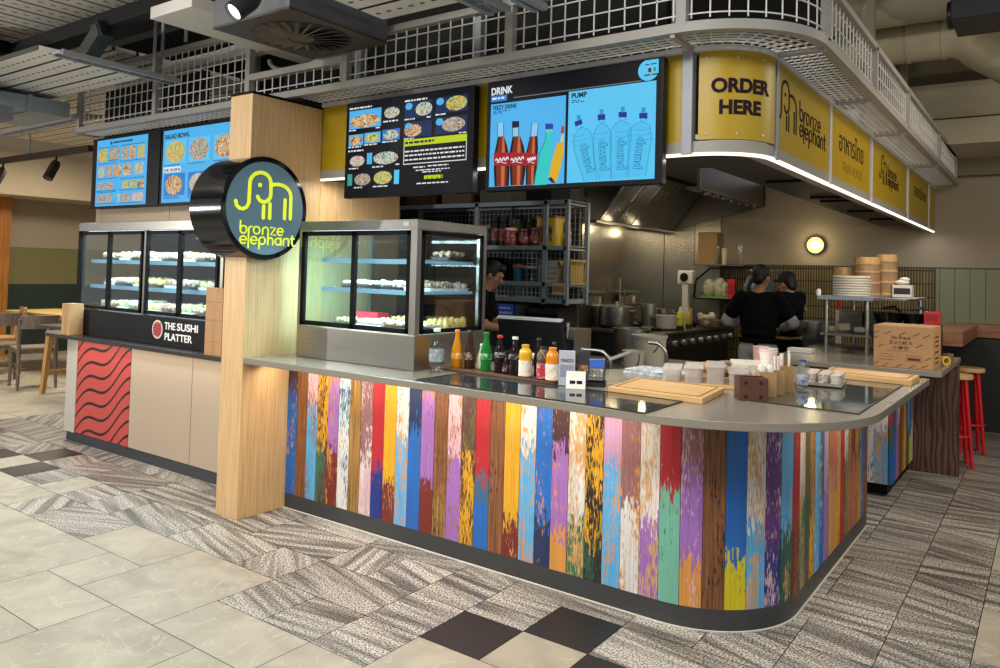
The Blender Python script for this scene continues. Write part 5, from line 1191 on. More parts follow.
# cutting boards
def board(label, pts, h, z):
    o = thing('cutting_board', label, 'cutting board', (0, 0, z))
    t = MB(); t.prism(pts, 0, h); t.build('board', OAKLT if h > .02 else OAKLT, o, bevel=.003)
    c = Vector((sum(p[0] for p in pts)/4, sum(p[1] for p in pts)/4)); q = [tuple(c+(Vector(p)-c)*.88) for p in pts]
    t = MB()
    for a, b in zip(q, q[1:]+q[:1]): t.wire((a[0], a[1], h+.0005), (b[0], b[1], h+.0005), .005)
    t.build('juice_groove', mat('groove_brown', '#a3763c', .5), o)
board('light wooden cutting board with a groove lying in front of the plastic tubs', [(2.15, .385), (2.60, .375), (2.56, .76), (2.11, .78)], .026, WT)
board('narrow light wooden board along the back of the right glass inset', [(2.76, 1.76), (3.2, 1.74), (3.2, 2.02), (2.74, 2.06)], .03, WT)
# brown holder box and kraft cups
o = thing('napkin_box', 'brown wooden box with four dark dots on its front, near the rounded corner', 'box', (2.71, .665, WT), .58)
t = MB()
for b in ((-.062, .062, -.045, -.037), (-.062, .062, .037, .045), (-.062, -.054, -.037, .037), (.054, .062, -.037, .037)): t.box(b[0], b[1], b[2], b[3], 0, .10)
t.box(-.054, .054, -.037, .037, 0, .008); t.build('box_body', mat('brown_ply', '#573526', .5, 0, .12, 12), o, bevel=.001)
for u in (-.035, .03):
    for v in (.018, .078):
        t = MB(); t.cyl((u, -.0452, v), (u, -.0465, v), .0085, seg=12); t.build('dark_dot', mat('dot_dark', '#1e1410', .5), o)
t = MB(); t.box(.0622, .0626, -.006, .006, .02, .08); t.build('side_slot', BLACK, o)
def kraft(label, x, y, rz, w_, h_, kind):
    o = thing('kraft_holder', label, 'cutlery holder', (x, y, WT), rz, 'kraft holders behind the brown box')
    t = MB(); t.prism([(-w_/2, -w_/2), (w_/2, -w_/2), (w_/2, w_/2), (-w_/2, w_/2)], 0, h_, cap=False); t.box(-w_/2, w_/2, -w_/2, w_/2, 0, .004); t.build('holder_body', mat('kraft_light', '#a9855a', .7, 0, .08, 20), o)
    r = random.Random(kind)
    t = MB()
    for i in range(7):
        a, b = r.uniform(-w_*.34, w_*.34), r.uniform(-w_*.34, w_*.34)
        if kind == 1: t.ell((a, b, h_+.008), (.016, .013, .024), 8, 6)
        else: t.cyl((a, b, .01), (a*1.2, b*1.2, h_+.05+r.uniform(0, .02)), .0045, seg=6)
    t.build('wrapped_cutlery', mat('paper_white', '#ded6cc', .7) if kind == 1 else speckle('pink_paper', ['#d8b8a8', '#efe0d6', '#e8cfc4'], 60), o, smooth=True)
kraft('kraft holder with white napkins right behind the brown dotted box', 2.735, .80, .55, .075, .115, 1)
kraft('second kraft holder in the row behind the brown dotted box', 2.745, .90, .55, .072, .115, 2)
kraft('third kraft holder at the back, full of pale straws', 2.755, 1.02, .55, .075, .125, 4)
def cups(label, x, y, z, r, h, m, n=3):
    o = thing('paper_cup_stack', label, 'cups', (x, y, z)); 
    t = MB(); t.lathe([(0, 0), (r*.75, 0), (r, h), (r*1.06, h), (r*1.06, h+.004), (r*.93, h+.004), (r*.7, .006), (0, .006)], 20); t.build('outer_cup', m, o, smooth=True, ang=40)
    for i in range(1, n): t = MB(); t.lathe([(r*1.0, h+.004+.012*(i-1)), (r*1.06, h+.010+.012*(i-1)), (r*1.06, h+.014+.012*(i-1)), (r*.93, h+.012*(i))], 20); t.build('nested_rim', m, o, smooth=True)
PINKP = speckle('pink_pattern', ['#e6d4c8', '#efe4da', '#cf9f8c'], 70)
cups('stack of pale patterned paper cups standing behind the kraft holders', 2.62, 1.22, WT, .042, .155, PINKP, 3)
o = thing('drink_can', 'pink-red paper tub at the back edge of the worktop, before the man in black', 'tub', (2.33, 2.05, WT))
t = MB(); t.lathe([(0, 0), (.042, 0), (.048, .10), (.05, .104), (.05, .112), (0, .112)], 22); t.build('tub_body', speckle('tub_print', ['#c8786a', '#dca090', '#e6c0b0', '#8a3a3a'], 18), o, smooth=True, ang=40)
t = MB(); t.lathe([(.045, .112), (.05, .114), (.047, .118), (0, .118)], 22); t.build('tub_lid', mat('tub_lid', '#d0a898', .4), o, smooth=True)
# clear tubs with lids stacked on a wooden board
o = thing('serving_board', 'wooden tray under the stacked clear plastic tubs', 'tray', (2.42, 1.02, WT), .35)
t = MB(); t.box(-.26, .25, -.16, .16, 0, .018); t.build('tray_body', OAKLT, o, bevel=.003)
for i in range(5):
    o = thing('plastic_tub', 'clear plastic tub nest on the wooden tray, %s from the left' % ORD[i], 'plastic tub', (2.23+.098*i, .93+.036*i, WT+.019), .35, 'clear tubs on the wooden tray')
    h = .055+.012*(i % 3)
    t = MB(); t.prism(rrect(-.042, .042, -.13, .13, .02, 3), 0, h, cap=False); t.prism(rrect(-.042, .042, -.13, .13, .02, 3), 0, .002); t.build('tub_body', frosted('frosted_tub', '#cfc8c2', .55), o)
    t = MB(); t.prism(rrect(-.046, .046, -.134, .134, .02, 3), h, h+.006); t.build('tub_lid', frosted('frosted_lid', '#d6cfc8', .35), o)
for i in range(4):
    t = MB(); t.box(-.13, .13, -.13, .13, 0, .022); o = t.build('paper_stack', mat('takeaway_white', '#d2cabc', .6, 0, .06, 20), bevel=.002); o.location = (2.52, 1.36, WT+.0225*i); o.rotation_euler = (0, 0, .2+.06*i); tag(o, 'white takeaway box pile behind the clear tubs, %s from the bottom' % ORD[i], 'takeaway boxes', 'white takeaway boxes')
for i in range(3):
    t = MB(); t.prism([(-.10, -.09), (.06, -.11), (.10, .08), (-.07, .10)], 0, .02); o = t.build('kraft_box', CARD, bevel=.001); o.location = (2.27, 1.33, WT+.0208*i); o.rotation_euler = (0, 0, .5*i); tag(o, 'flat folded kraft box left of the white takeaway boxes, %s from the bottom' % ORD[i], 'kraft boxes', 'folded kraft boxes')
t = MB(); r = random.Random(4)
for i in range(4): t.box(-.17, .17, -.10, .10, i*.006, i*.006+.0045, Matrix.Translation((r.uniform(-.02, .02), r.uniform(-.02, .02), 0)) @ Matrix.Rotation(r.uniform(-.2, .2), 4, 'Z'))
o = t.build('menu_papers', speckle('printed_paper', ['#cfd2d6', '#dcdedf', '#8a8f98', '#e2e3e2'], 14)); o.location = (2.07, 1.18, WT); tag(o, 'loose white printed sheets on the worktop by the white buckets', 'papers')
bottle('clear bottle with a blue cap beside the kraft holders on the right glass inset', 2.80, 1.17, .135, .026, PET, glass('water_clear', (.82, .88, .88), .6, .05), mat('cap_navy', '#2a2f8a', .4), twotone('label_bl', '#c8ccd8', '#4a58a0'), z=WT+.009, labz=(.1, .5))
o = thing('egg_carton', 'clear lidded tray of sauce tubs behind the blue-capped bottle', 'tray', (2.85, 1.42, WT+.009), .1)
t = MB(); t.box(-.09, .09, -.12, .12, 0, .012); t.build('tray_base', mat('tray_grey', '#8f8678', .5), o)
for i in range(3):
    for j in range(4): t = MB(); t.lathe([(0, .012), (.022, .012), (.027, .055), (0, .055)], 12, Matrix.Translation((-.058+.058*i, -.088+.058*j, 0))); t.build('sauce_tub', speckle('sauce', ['#b8b0a2', '#d6cec0', '#7a4a3a'], 30), o, smooth=True, ang=40)
# big carton on the back counter, with its printing
o = thing('shipping_carton', 'large printed brown carton on the stone top of the further plank counter', 'carton', (2.99, 3.055, .9005), -.02)
t = MB(); t.box(-.175, .175, -.13, .25, 0, .275); t.build('carton_body', CARD, o, bevel=.003)
INK = mat('carton_ink', '#4a2d1c', .7)
CF = lambda u, v: frame((u, -.1306, v), (1, 0, 0), (0, 0, 1))
text('lettering', 'No Brand', .032, CF(-.065, .188), INK, o, .0006, .0006, fitw=.11); text('lettering', '天ぷら粉 大', .026, CF(-.08, .155), INK, o, .0004, .0006, fitw=.14); text('lettering', '小麦粉', .024, CF(-.06, .122), INK, o, .0004, .0006, fitw=.10)
t = MB()
for (u0, u1, v0, v1) in ((-.10, .08, .108, .1095), (-.14, -.06, .085, .087), (-.14, -.05, .068, .070), (-.14, -.05, .048, .051), (.02, .11, .085, .087), (.02, .115, .045, .047), (.02, .115, .073, .075), (.02, .022, .045, .075), (.113, .115, .045, .075), (.03, .105, .052, .068)): t.box(u0, u1, -.1306, -.13, v0, v1)
for u, v in ((-.16, .225), (-.09, .225), (0, .225), (.08, .222), (.14, .215), (.10, .15), (-.13, .14), (-.165, .19), (.15, .07), (-.16, .02), (-.10, .015), (-.02, .015), (.06, .015), (.13, .02)):
    t.box(-.022, .022, -.1306, -.13, -.0025, .0025, Matrix.Translation((u, 0, v)) @ Matrix.Rotation(-.5, 4, 'Y'))
for v in (.20, .17, .14, .10, .06, .03): t.box(.1752, .1756, -.02, .14, v, v+.012)
t.build('carton_print', INK, o)
o = thing('tape_roll', 'yellow roll of tape leaning beside the large brown carton', 'tape', (3.195, 3.33, .934), .5)
t = MB(); t.lathe([(.020, -.010), (.033, -.010), (.033, .010), (.020, .010), (.020, -.010)], 24, Matrix.Rotation(PI/2, 4, 'X') @ Matrix.Rotation(.3, 4, 'Y')); t.build('roll', mat('tape_yellow', '#c9a83a', .4), o, smooth=True, ang=40)
t = MB(); t.lathe([(0, 0), (.03, 0), (.034, .07), (0, .07)], 14); o = t.build('small_jar', mat('jar_brown', '#6b5a40', .4), smooth=True, ang=40); o.location = (3.195, 3.50, .9005); tag(o, 'small brown jar behind the yellow tape roll', 'jar')
t = MB(); t.ell((0, 0, .022), (.035, .03, .022), 12, 8); t.ell((.02, .015, .035), (.02, .02, .014), 10, 6); o = t.build('paper_scrap', mat('cream_paper', '#d6c8a8', .8), smooth=True); o.location = (3.16, 3.62, .9005); tag(o, 'crumpled cream paper behind the jar on the further counter', 'paper')

# ------------------------------------------------------------------ kitchen: steel walls, hood, shelves
t = MB(); t.box(-.379, -.365, 4.55, 5.55, .2, 2.3); t.box(-.379, -.365, 5.556, 6.72, .2, 2.3); t.box(-.36, .05, 6.72, 6.735, .2, 2.3); t.box(.056, .39, 6.72, 6.735, .2, 2.3)
struct(t.build('trim_10', brushed('stainless_wall', '#b8b4a8', 0.27, (1.5, 1.5, 40))))
lamp('POINT', 'hood_light', (-0.16, 5.0, 1.97), (0, 0, 0), 1.1, (1, .80, .50), .04)
lamp('POINT', 'hood_light', (-0.16, 5.7, 1.97), (0, 0, 0), 1.1, (1, .80, .50), .04)
lamp('AREA', 'hood_light', (0.45, 5.3, 2.12), (0.1, 5.3, 1.0), 15, (1, .84, .60), .12, 1.5)
lamp('AREA', 'kitchen_light', (1.5, 2.2, 2.9), (1.3, 2.6, 0), 7, (1, .90, .78), .4)  # fill added to brighten the white buckets, no fitting of its own
lamp('AREA', 'kitchen_light', (1.0, 3.6, 3.2), (.8, 3.8, 0), 9, (1, .88, .72), .6)
hd = thing('extractor_hood', 'stainless extractor hood with slanted baffle filters over the cooking line', 'extractor hood', (0, 0, 0))
HB, HT = 2.02, 2.38    # rear low edge, front lip
t = MB()
t.prism([(4.7, HB+.40), (6.7, HB+.40), (6.7, 3.0), (4.7, 3.0)], -.36, -.30, Matrix(((0, 0, 1, 0), (1, 0, 0, 0), (0, 1, 0, 0), (0, 0, 0, 1))))
t.box(.90, .94, 4.6, 6.72, HT-.02, 2.62); t.box(-.36, .94, 4.6, 6.72, 2.60, 2.64); t.box(-.36, -.33, 4.6, 6.72, HB, 2.6); t.box(-.33, -.22, 4.6, 6.72, HB, HB+.03); t.box(.78, .94, 4.6, 6.72, HT-.04, HT-.015)
t.build('hood_shell', STEELD, hd, bevel=.004)
t = MB(); t.prism([(-.36, HB), (.94, HT-.04), (.94, 2.62), (-.36, 2.62)], 6.66, 6.70, Matrix(((1, 0, 0, 0), (0, 0, 1, 0), (0, 1, 0, 0), (0, 0, 0, 1)))); t.build('end_cheek', STEELD, hd)
for i in range(5):
    t = MB(); y0 = 4.66+.40*i
    for j in range(9):
        y = y0+.02+.04*j
        a, b = Vector((-.22, y, HB+.04)), Vector((.20, y, 2.56))
        t.wire(a, b, .016)
    t.wire((-.22, y0, HB+.04), (.20, y0, 2.56), .03); t.build('baffle_filter', STEEL, hd)
for i in range(7): t = MB(); y = 4.9+.27*i; t.lathe([(0, 0), (.03, 0), (.03, -.03), (.02, -.035), (0, -.035)], 12, Matrix.Translation((.86, y, HT-.04))); t.build('lip_lamp', STEELD, hd, smooth=True)
SHG = mat('shelf_grey_blue', '#84919a', 0.5, .1)
sh = thing('storage_shelf', 'grey steel kitchen shelf rack with wire back panels behind the cashier', 'shelf', (0, 0, 0))
SX0, SX1, SY0, SY1 = -2.6, -.24, 4.0, 4.45
for x, y in ((SX0, SY0), (-1.4, SY0), (SX1-.26, SY0), (SX1, SY0), (SX0, SY1-.04), (SX1, SY1-.04)):
    t = MB(); t.box(x-.022, x+.022, y, y+.04, 1.14, 2.22); t.build('upright', SHG, sh)
for z in (2.17, 1.70, 1.32, 1.15):
    t = MB(); t.box(SX0, SX1, SY0, SY0+.03, z, z+.045); t.box(SX0, SX1, SY1-.03, SY1, z, z+.045); t.box(SX1-.03, SX1, SY0, SY1, z, z+.045)
    if z > 1.2: t.box(SX0, SX1, SY0+.03, SY1-.03, z+.02, z+.035)
    t.build('shelf_board', SHG, sh)
t = MB()
for z0, z1 in ((1.76, 2.16), (1.38, 1.69), (1.18, 1.31)):
    x = SX0+.05
    while x < SX1: t.wire((x, SY1-.02, z0), (x, SY1-.02, z1), .006); x += .06
    z = z0
    while z < z1: t.wire((SX0, SY1-.02, z), (SX1, SY1-.02, z), .006); z += .06
x = -1.5
while x < SX1: t.wire((x, SY0+.01, 1.19), (x, SY0+.01, 1.31), .008); x += .05
t.wire((-1.5, SY0+.01, 1.25), (SX1, SY0+.01, 1.25), .008)
t.build('wire_back', SHG, sh)
def lath(name, label, cat, prof, m, loc, group=None, seg=18, parts=(), rz=0):
    o = thing(name, label, cat, loc, rz, group)
    t = MB(); t.lathe(prof, seg); t.build('body', m, o, smooth=True, ang=40)
    for nm, pf, mm in parts: t = MB(); t.lathe(pf, seg); t.build(nm, mm, o, smooth=True, ang=40)
    return o
def jar(label, x, y, z, r, h, mb, mc, group, name='jar', cat='jar'):
    return lath(name, label, cat, [(0, 0), (r*.95, 0), (r, .01), (r, h*.8), (r*.8, h*.86), (0, h*.86)], mb, (x, y, z), group, 16, [('lid', [(0, h*.86), (r*.85, h*.86), (r*.85, h), (0, h)], mc), ('label', [(r*1.004, h*.2), (r*1.004, h*.6)], twotone('jar_label', '#8a3a34', '#d8cfc2', 24))])
ZU, ZL = 1.736, 1.356
def boxy(name, label, cat, loc, sx, sy, sz, m, band=None, group=None, rz=0):
    o = thing(name, label, cat, loc, rz, group)
    t = MB(); t.box(-sx/2, sx/2, -sy/2, sy/2, 0, sz); t.build('box_body', m, o, bevel=.003)
    if band: t = MB(); t.box(-sx/2+.01, sx/2-.01, -sy/2-.001, -sy/2, sz*.25, sz*.75); t.build('printed_label', band, o)
    return o
boxy('food_box', 'dark red carton on the upper shelf, left above the display case', 'box', (-1.82, 4.2, ZU), .34, .25, .22, mat('dull_red', '#6a1a20', .5), mat('dull_red2', '#8a2a2e', .5))
boxy('food_box', 'second dark red carton on the upper shelf', 'box', (-1.62, 4.18, ZU), .05, .2, .24, mat('dull_red', '#6a1a20', .5))
o = thing('snack_bag', 'grey crumpled food bag on the upper shelf above the display case', 'bag', (-1.42, 4.2, ZU)); t = MB(); t.ell((0, 0, .11), (.13, .09, .11), 14, 10); t.box(-.08, .08, -.01, .01, .2, .25); t.build('bag_body', speckle('bag_print', ['#3a3a3e', '#76767a', '#a8a6a0', '#2c2c30'], 14), o, smooth=True)
GJ = 'jars on the upper shelf'
jar('black sauce bottle-jar on the upper shelf, tall', -1.24, 4.15, ZU, .05, .34, BLACKP, BLACKP, GJ); jar('second black sauce jar on the upper shelf, tall', -1.13, 4.15, ZU, .05, .33, BLACKP, BLACKP, GJ)
jar('olive jar of pickles on the upper shelf, left of the red tin', -.99, 4.2, ZU, .075, .30, mat('pickle', '#5a5630', .3), mat('lid_dark', '#3a2a2a', .4), GJ); jar('dark green jar on the upper shelf, behind the red tin', -.84, 4.25, ZU, .06, .32, mat('dk_olive', '#34361f', .3), BLACKP, GJ)
jar('red tin with a pale lid on the upper shelf', -.97, 4.07, ZU, .075, .20, mat('tin_red', '#a8303a', .35), WHITE, GJ, 'tin', 'tin')
jar('maroon jar with a white label on the upper shelf', -.80, 4.08, ZU, .065, .19, mat('maroon', '#4a1a20', .35), mat('lid_maroon', '#6a2a2e', .4), GJ); jar('second maroon jar with a white label, beside the yellow tub', -.66, 4.08, ZU, .065, .20, mat('maroon', '#4a1a20', .35), mat('lid_maroon', '#6a2a2e', .4), GJ)
o = thing('yellow_tub', 'bright yellow square sauce tub with a red rim on the upper shelf', 'tub', (-.535, 4.17, ZU))
t = MB(); t.prism(rrect(-.12, .12, -.11, .11, .03, 4), 0, .30); t.build('tub_body', mat('tub_yellow', '#c9ae1c', .4), o)
t = MB(); t.prism(rrect(-.13, .13, -.12, .12, .03, 4), .30, .325); t.build('tub_lid', mat('lid_red', '#a82a20', .4), o)
t = MB(); t.box(-.09, .09, -.1115, -.11, .06, .22); t.build('tub_label', speckle('tub_label', ['#3a2a30', '#6a3a3a', '#c99a3c', '#2a2030'], 30), o)
jar('small red tin at the right end of the upper shelf', -.31, 4.15, ZU, .035, .16, mat('tin_red', '#a8303a', .35), WHITE, GJ, 'tin', 'tin')
jar('dark bottle jar at the right end of the upper shelf', -.40, 4.28, ZU, .05, .27, mat('darkwine', '#2a1014', .3), BLACKP, GJ)
for i in range(6):
    o = lath('black_bowl', 'black bowl in the stack on the lower shelf, %s from the bottom' % ORD[i], 'bowl', [(0, 0), (.10, 0), (.19, .05), (.195, .05), (.11, .008), (0, .008)], BLACKG, (-1.32, 4.2, ZL+.042*i), 'black bowl stack', 20)
o = thing('orange_cup', 'blue cup with an orange lid on the lower shelf', 'cup', (-.92, 4.15, ZL)); t = MB(); t.lathe([(0, 0), (.05, 0), (.065, .16), (0, .16)], 18); t.build('cup', mat('cup_blue', '#2a6a8a', .4), o, smooth=True, ang=40); t = MB(); t.lathe([(0, .16), (.07, .16), (.07, .19), (0, .19)], 18); t.build('lid', mat('lid_coral', '#b05a44', .4), o, smooth=True, ang=40)
o = thing('clear_bucket', 'clear plastic container on the lower shelf beside the white basket', 'container', (-.74, 4.15, ZL)); t = MB(); t.lathe([(0, 0), (.10, 0), (.12, .15), (0, .15)], 20); t.build('tub', glass('tub_clear', (.75, .82, .86), .6, .15), o, smooth=True, ang=40); t = MB(); t.lathe([(0, .15), (.125, .15), (.12, .175), (0, .175)], 20); t.build('lid', mat('lid_bluegrey', '#8a9aa6', .4), o, smooth=True, ang=40)
def basket(label, x, y, z, sx, sy, sz, col, solid):
    o = thing('storage_basket', label, 'basket', (x, y, z)); t = MB(); wd = .008
    n = 9
    for i in range(n+1):
        a = -sx/2+sx*i/n
        for yy in (-sy/2, sy/2):
            t.wire((a, yy, 0), (max(-sx/2, min(sx/2, a+.06)), yy, sz), wd); t.wire((a, yy, 0), (max(-sx/2, min(sx/2, a-.06)), yy, sz), wd)
    for xx in (-sx/2, sx/2):
        for i in range(7): b = -sy/2+sy*i/6; t.wire((xx, b, 0), (xx, b, sz), wd)
    for z_ in (0, sz): 
        for p, q_ in (((-sx/2, -sy/2), (sx/2, -sy/2)), ((sx/2, -sy/2), (sx/2, sy/2)), ((sx/2, sy/2), (-sx/2, sy/2)), ((-sx/2, sy/2), (-sx/2, -sy/2))): t.wire((p[0], p[1], z_), (q_[0], q_[1], z_), .014)
    t.build('lattice', mat(col[0], col[1], .5), o)
    t = MB(); t.box(-sx/2+.02, sx/2-.02, -sy/2+.02, sy/2-.02, .01, sz*.8); t.build('contents', mat(solid[0], solid[1], .7), o)
basket('white lattice basket on the lower shelf', -.47, 4.17, ZL, .24, .24, .23, ('basket_white', '#b8b4a8'), ('basket_fill', '#9a958a'))
basket('tan lattice basket at the right end of the lower shelf', -.335+.06, 4.2, ZL, .14, .30, .24, ('basket_tan', '#b39a5c'), ('basket_fill2', '#a8955c'))
boxy('tag_card', 'cream paper tag hung on the lower rail of the rack', 'tag', (-.31, 3.99, 1.24), .15, .006, .12, mat('tag_cream', '#b8a68c', .7), mat('tag_dark', '#8a7458', .7))
for x, lab in ((-2.3, 'carton on top of the rack, far left'), (-1.75, 'brown carton on top of the rack behind the dark menu screen'), (-1.2, 'grey carton on top of the rack')):
    boxy('top_carton', lab, 'carton', (x, 4.22, 2.206), .42, .3, .16, mat('dim_carton', '#5a4630', .7) if x < -1.5 else mat('dim_grey', '#54524c', .7))
# black counter and appliances under the rack
k_ = thing('kitchen_bench', 'black kitchen bench with dark appliance fronts below the storage rack', 'bench', (0, 0, 0))
t = MB(); t.box(-2.6, -.2, 3.95, 4.48, 0, .86); t.build('bench_body', BLACKP, k_)
t = MB(); t.box(-2.6, -.2, 3.92, 4.48, .86, .89); t.build('bench_top', STEELD, k_)
boxy('microwave', 'black microwave oven under the rack behind the cashier', 'microwave', (-1.0, 4.2, .8905), .6, .4, .23, BLACKG, mat('oven_glass', '#101820', .1)); boxy('oven_box', 'second black appliance under the rack, right', 'appliance', (-.5, 4.2, .8905), .36, .4, .2, BLACKP, mat('oven_glass', '#101820', .1))
o = thing('blue_sign', 'small blue printed sign on the appliance front behind the cashier', 'sign', (-.96, 3.985, .975)); t = MB(); t.box(-.10, .10, 0, .008, 0, .14); t.build('sign_plate', mat('sign_blue2', '#1c3f9c', .4, emit='#1c3f9c', estr=.15), o)
r = random.Random(2)
for v in (.09, .04):
    u = -.08; t = MB()
    while u < .07: l = r.uniform(.015, .04); t.box(u, u+l, -.001, 0, v, v+.022); u += l+.01
    t.build('sign_text', WHITE, o)
# cooking line
rg = thing('cooking_range', 'black cooking range with knobs along the steel wall', 'cooking range', (0, 0, 0))
t = MB(); t.box(-.36, .55, 4.55, 6.6, 0, .85); t.build('range_body', BLACKP, rg, bevel=.005)
t = MB(); t.box(-.36, .60, 4.52, 6.6, .85, .88); t.build('range_top', STEELD, rg)
t = MB(); t.box(.55, .62, 4.55, 6.6, .70, .84); t.build('control_panel', mat('dark_steel', '#3a3a3c', .35, .7), rg)
for i in range(8): t = MB(); t.cyl((.62, 4.75+.24*i, .77), (.66, 4.75+.24*i, .77), .03, seg=14); t.build('knob', mat('knob_grey', '#a8a6a0', .3, .6), rg, smooth=True, ang=40)
for i in range(4):
    for x in (-.12, .32):
        t = MB(); y = 4.8+.48*i
        for a in range(4): t.wire((x, y, .895), (x+.14*math.cos(a*PI/2), y+.14*math.sin(a*PI/2), .895), .02)
        t.lathe([(.10, .88), (.115, .88), (.115, .90), (.10, .90), (.10, .88)], 16, Matrix.Translation((x, y, 0))); t.build('burner_grate', BLACK, rg)
def pot(label, x, y, z, r, h, m, handles=True, lid=False, name='pot', rz=0):
    o = thing(name, label, 'pot', (x, y, z), rz)
    t = MB(); t.lathe([(0, 0), (r*.97, 0), (r, .012), (r, h), (r*1.04, h), (r*1.04, h+.006), (r*.96, h+.006), (r*.95, .012), (0, .012)], 28); t.build('pot_body', m, o, smooth=True, ang=40)
    if handles:
        for s_ in (-1, 1): t = MB(); t.tube([(s_*r, -.04, h*.8), (s_*(r+.04), -.03, h*.82), (s_*(r+.04), .03, h*.82), (s_*r, .04, h*.8)], .008, 6); t.build('handle', STEELD, o, smooth=True)
    if lid: t = MB(); t.lathe([(0, h+.03), (r*.5, h+.025), (r*1.0, h+.007), (0, h+.007)], 24); t.cyl((0, 0, h+.025), (0, 0, h+.06), .02); t.build('pot_lid', STEEL, o, smooth=True, ang=40)
    return o
pot('large stainless stock pot on the near end of the range', -.14, 4.95, .905, .19, .20, STEEL, lid=True)
pot('tall narrow stainless pot on the range, right of the stock pot', .16, 5.15, .905, .09, .24, STEEL)
pot('white enamel saucepan at the front of the range', .42, 5.05, .905, .12, .13, mat('enamel_white', '#b9b6ad', .3))
pot('small stainless pan behind the white saucepan', .20, 5.44, .905, .12, .18, STEEL)
o = thing('scale_display', 'white display head on a post standing by the range', 'scale', (.40, 5.6, .88))
t = MB(); t.box(-.06, .06, -.06, .06, 0, .22); t.build('base_block', mat('scale_white', '#b6b2a8', .4), o, bevel=.004)
t = MB(); t.box(-.035, .035, -.03, .03, .22, .50); t.build('post', mat('scale_white', '#b6b2a8', .4), o, bevel=.004)
t = MB(); t.box(-.09, .09, -.04, .04, .50, .65); t.build('display_head', mat('scale_white', '#b6b2a8', .4), o, bevel=.01)
t = MB(); t.lathe([(0, 0), (.05, 0), (.045, .012), (0, .012)], 20, Matrix.Translation((-.01, -.04, .575)) @ Matrix.Rotation(PI/2, 4, 'X')); t.build('round_dial', BLACKG, o, smooth=True, ang=40)
def squeeze(label, x, y, z, m, capm, s=1.0):
    lath('squeeze_bottle', label, 'bottle', [(0, 0), (.036*s, 0), (.036*s, .10*s), (.030*s, .17*s), (.016*s, .19*s), (0, .19*s)], m, (x, y, z), 'sauce bottles by the range', 16, [('nozzle', [(.016*s, .19*s), (.006*s, .235*s), (0, .235*s)], capm), ('sauce_label', [(.0365*s, .0), (.0365*s, .05*s)], mat('label_black', '#201a18', .5))])
squeeze('bright yellow mustard bottle with a white nozzle by the range', .565, 5.05, .885, mat('mustard', '#cfc418', .35), WHITE, 1.1)
squeeze('dull yellow oil bottle behind the mustard bottle', .50, 5.45, .885, mat('oil', '#a8903a', .3), mat('cap_gold', '#a8843a', .4), 1.0)
o = thing('garlic_bowl', 'steel bowl heaped with pale garlic at the far end of the range', 'bowl', (.52, 6.0, .885)); t = MB(); t.lathe([(0, 0), (.10, 0), (.16, .08), (.165, .08), (.11, .01), (0, .01)], 22); t.build('bowl', STEEL, o, smooth=True, ang=40)
t = MB(); r = random.Random(9)
for i in range(14): t.ell((r.uniform(-.10, .10), r.uniform(-.10, .10), .08+r.uniform(0, .07)), (.04, .035, .035), 8, 6)
t.build('garlic', mat('garlic', '#a89a88', .6), o, smooth=True)
for y, lab in ((4.72, 'small steel wall rack of spice tins, near the storage shelf'), (5.55, 'steel wall rack of spice tins above the stock pot')):
    o = thing('wall_rack', lab, 'rack', (-.30, y, 1.12)); t = MB(); L = .42 if y > 5 else .3
    for z in (0, .14): t.box(-.06, .06, -L/2, L/2, z, z+.012); t.wire((.06, -L/2, z+.03), (.06, L/2, z+.03), .008)
    for yy in (-L/2, L/2): t.wire((.06, yy, 0), (.06, yy, .17), .01)
    t.build('rack_frame', STEEL, o)
    for i in range(4): t = MB(); t.cyl((0, -L/2+.06+i*L/4.4, .012), (0, -L/2+.06+i*L/4.4, .10), .028, seg=12); t.build('spice_tin', [STEELD, mat('tin_brown', '#6a4430', .4), STEELD, mat('tin_cream', '#9a8f78', .4)][i], o, smooth=True, ang=40)
t = MB(); t.cyl((-.30, 5.35, 1.10), (-.30, 5.35, 1.42), .008); o = t.build('steel_rod', STEEL); tag(o, 'thin steel pipe rising from the wall rack above the stock pot', 'pipe')
# low prep bench with buckets, behind the worktop
pb = thing('prep_bench', 'dark low prep bench with bent tubular rails behind the worktop', 'bench', (0, 0, 0))
t = MB(); t.box(.55, 1.45, 1.75, 3.7, .70, .73); t.build('bench_top', mat('bench_dark', '#2a2826', .4), pb)
t = MB(); t.box(.60, 1.40, 1.80, 3.65, 0, .70); t.build('bench_body', BLACKP, pb)
def rail(x0, x1, y, z0, z1, lab):
    t = MB(); pts = [(x0, y, z1)]+[(x1-.08+.08*math.sin(a), y, z1-.08+.08*math.cos(a)) for a in [PI/2*i/6 for i in range(7)]]+[(x1, y, z0)]
    t.tube(pts, .011, 8); o = t.build('tubular_rail', STEELD, smooth=True); tag(o, lab, 'rail')
rail(1.54, 1.73, 1.22, 0.0, 1.02, 'bent steel tube rail left of the pan handle, behind the payment terminal')
rail(1.76, 1.88, 1.66, 0.0, 1.05, 'bent steel tube rail right of the white buckets')
def bucket(label, x, y, r, h):
    o = lath('bucket', label, 'bucket', [(0, 0), (r*.82, 0), (r*.98, h*.93), (r*1.04, h*.93), (r*1.05, h), (r*.97, h), (r*.80, .01), (0, .01)], mat('bucket_white', '#bdb6a4', .45, 0, .05), (x, y, .7305), 'white buckets', 26)
    t = MB(); t.tube([(r*math.cos(a), r*math.sin(a)*.3-r*.95, h*.9-abs(math.sin(a))*.12) for a in [PI*i/10 for i in range(11)]], .005, 6); t.build('bail_handle', STEELD, o, smooth=True)
bucket('larger white plastic bucket on the prep bench', 1.18, 2.95, .135, .26)
bucket('shorter white plastic tub in front of the larger white bucket', 1.20, 2.62, .085, .16)
pot('deep stainless pot below the range, left of the white buckets', .78, 3.45, .7305, .16, .26, STEEL, False)
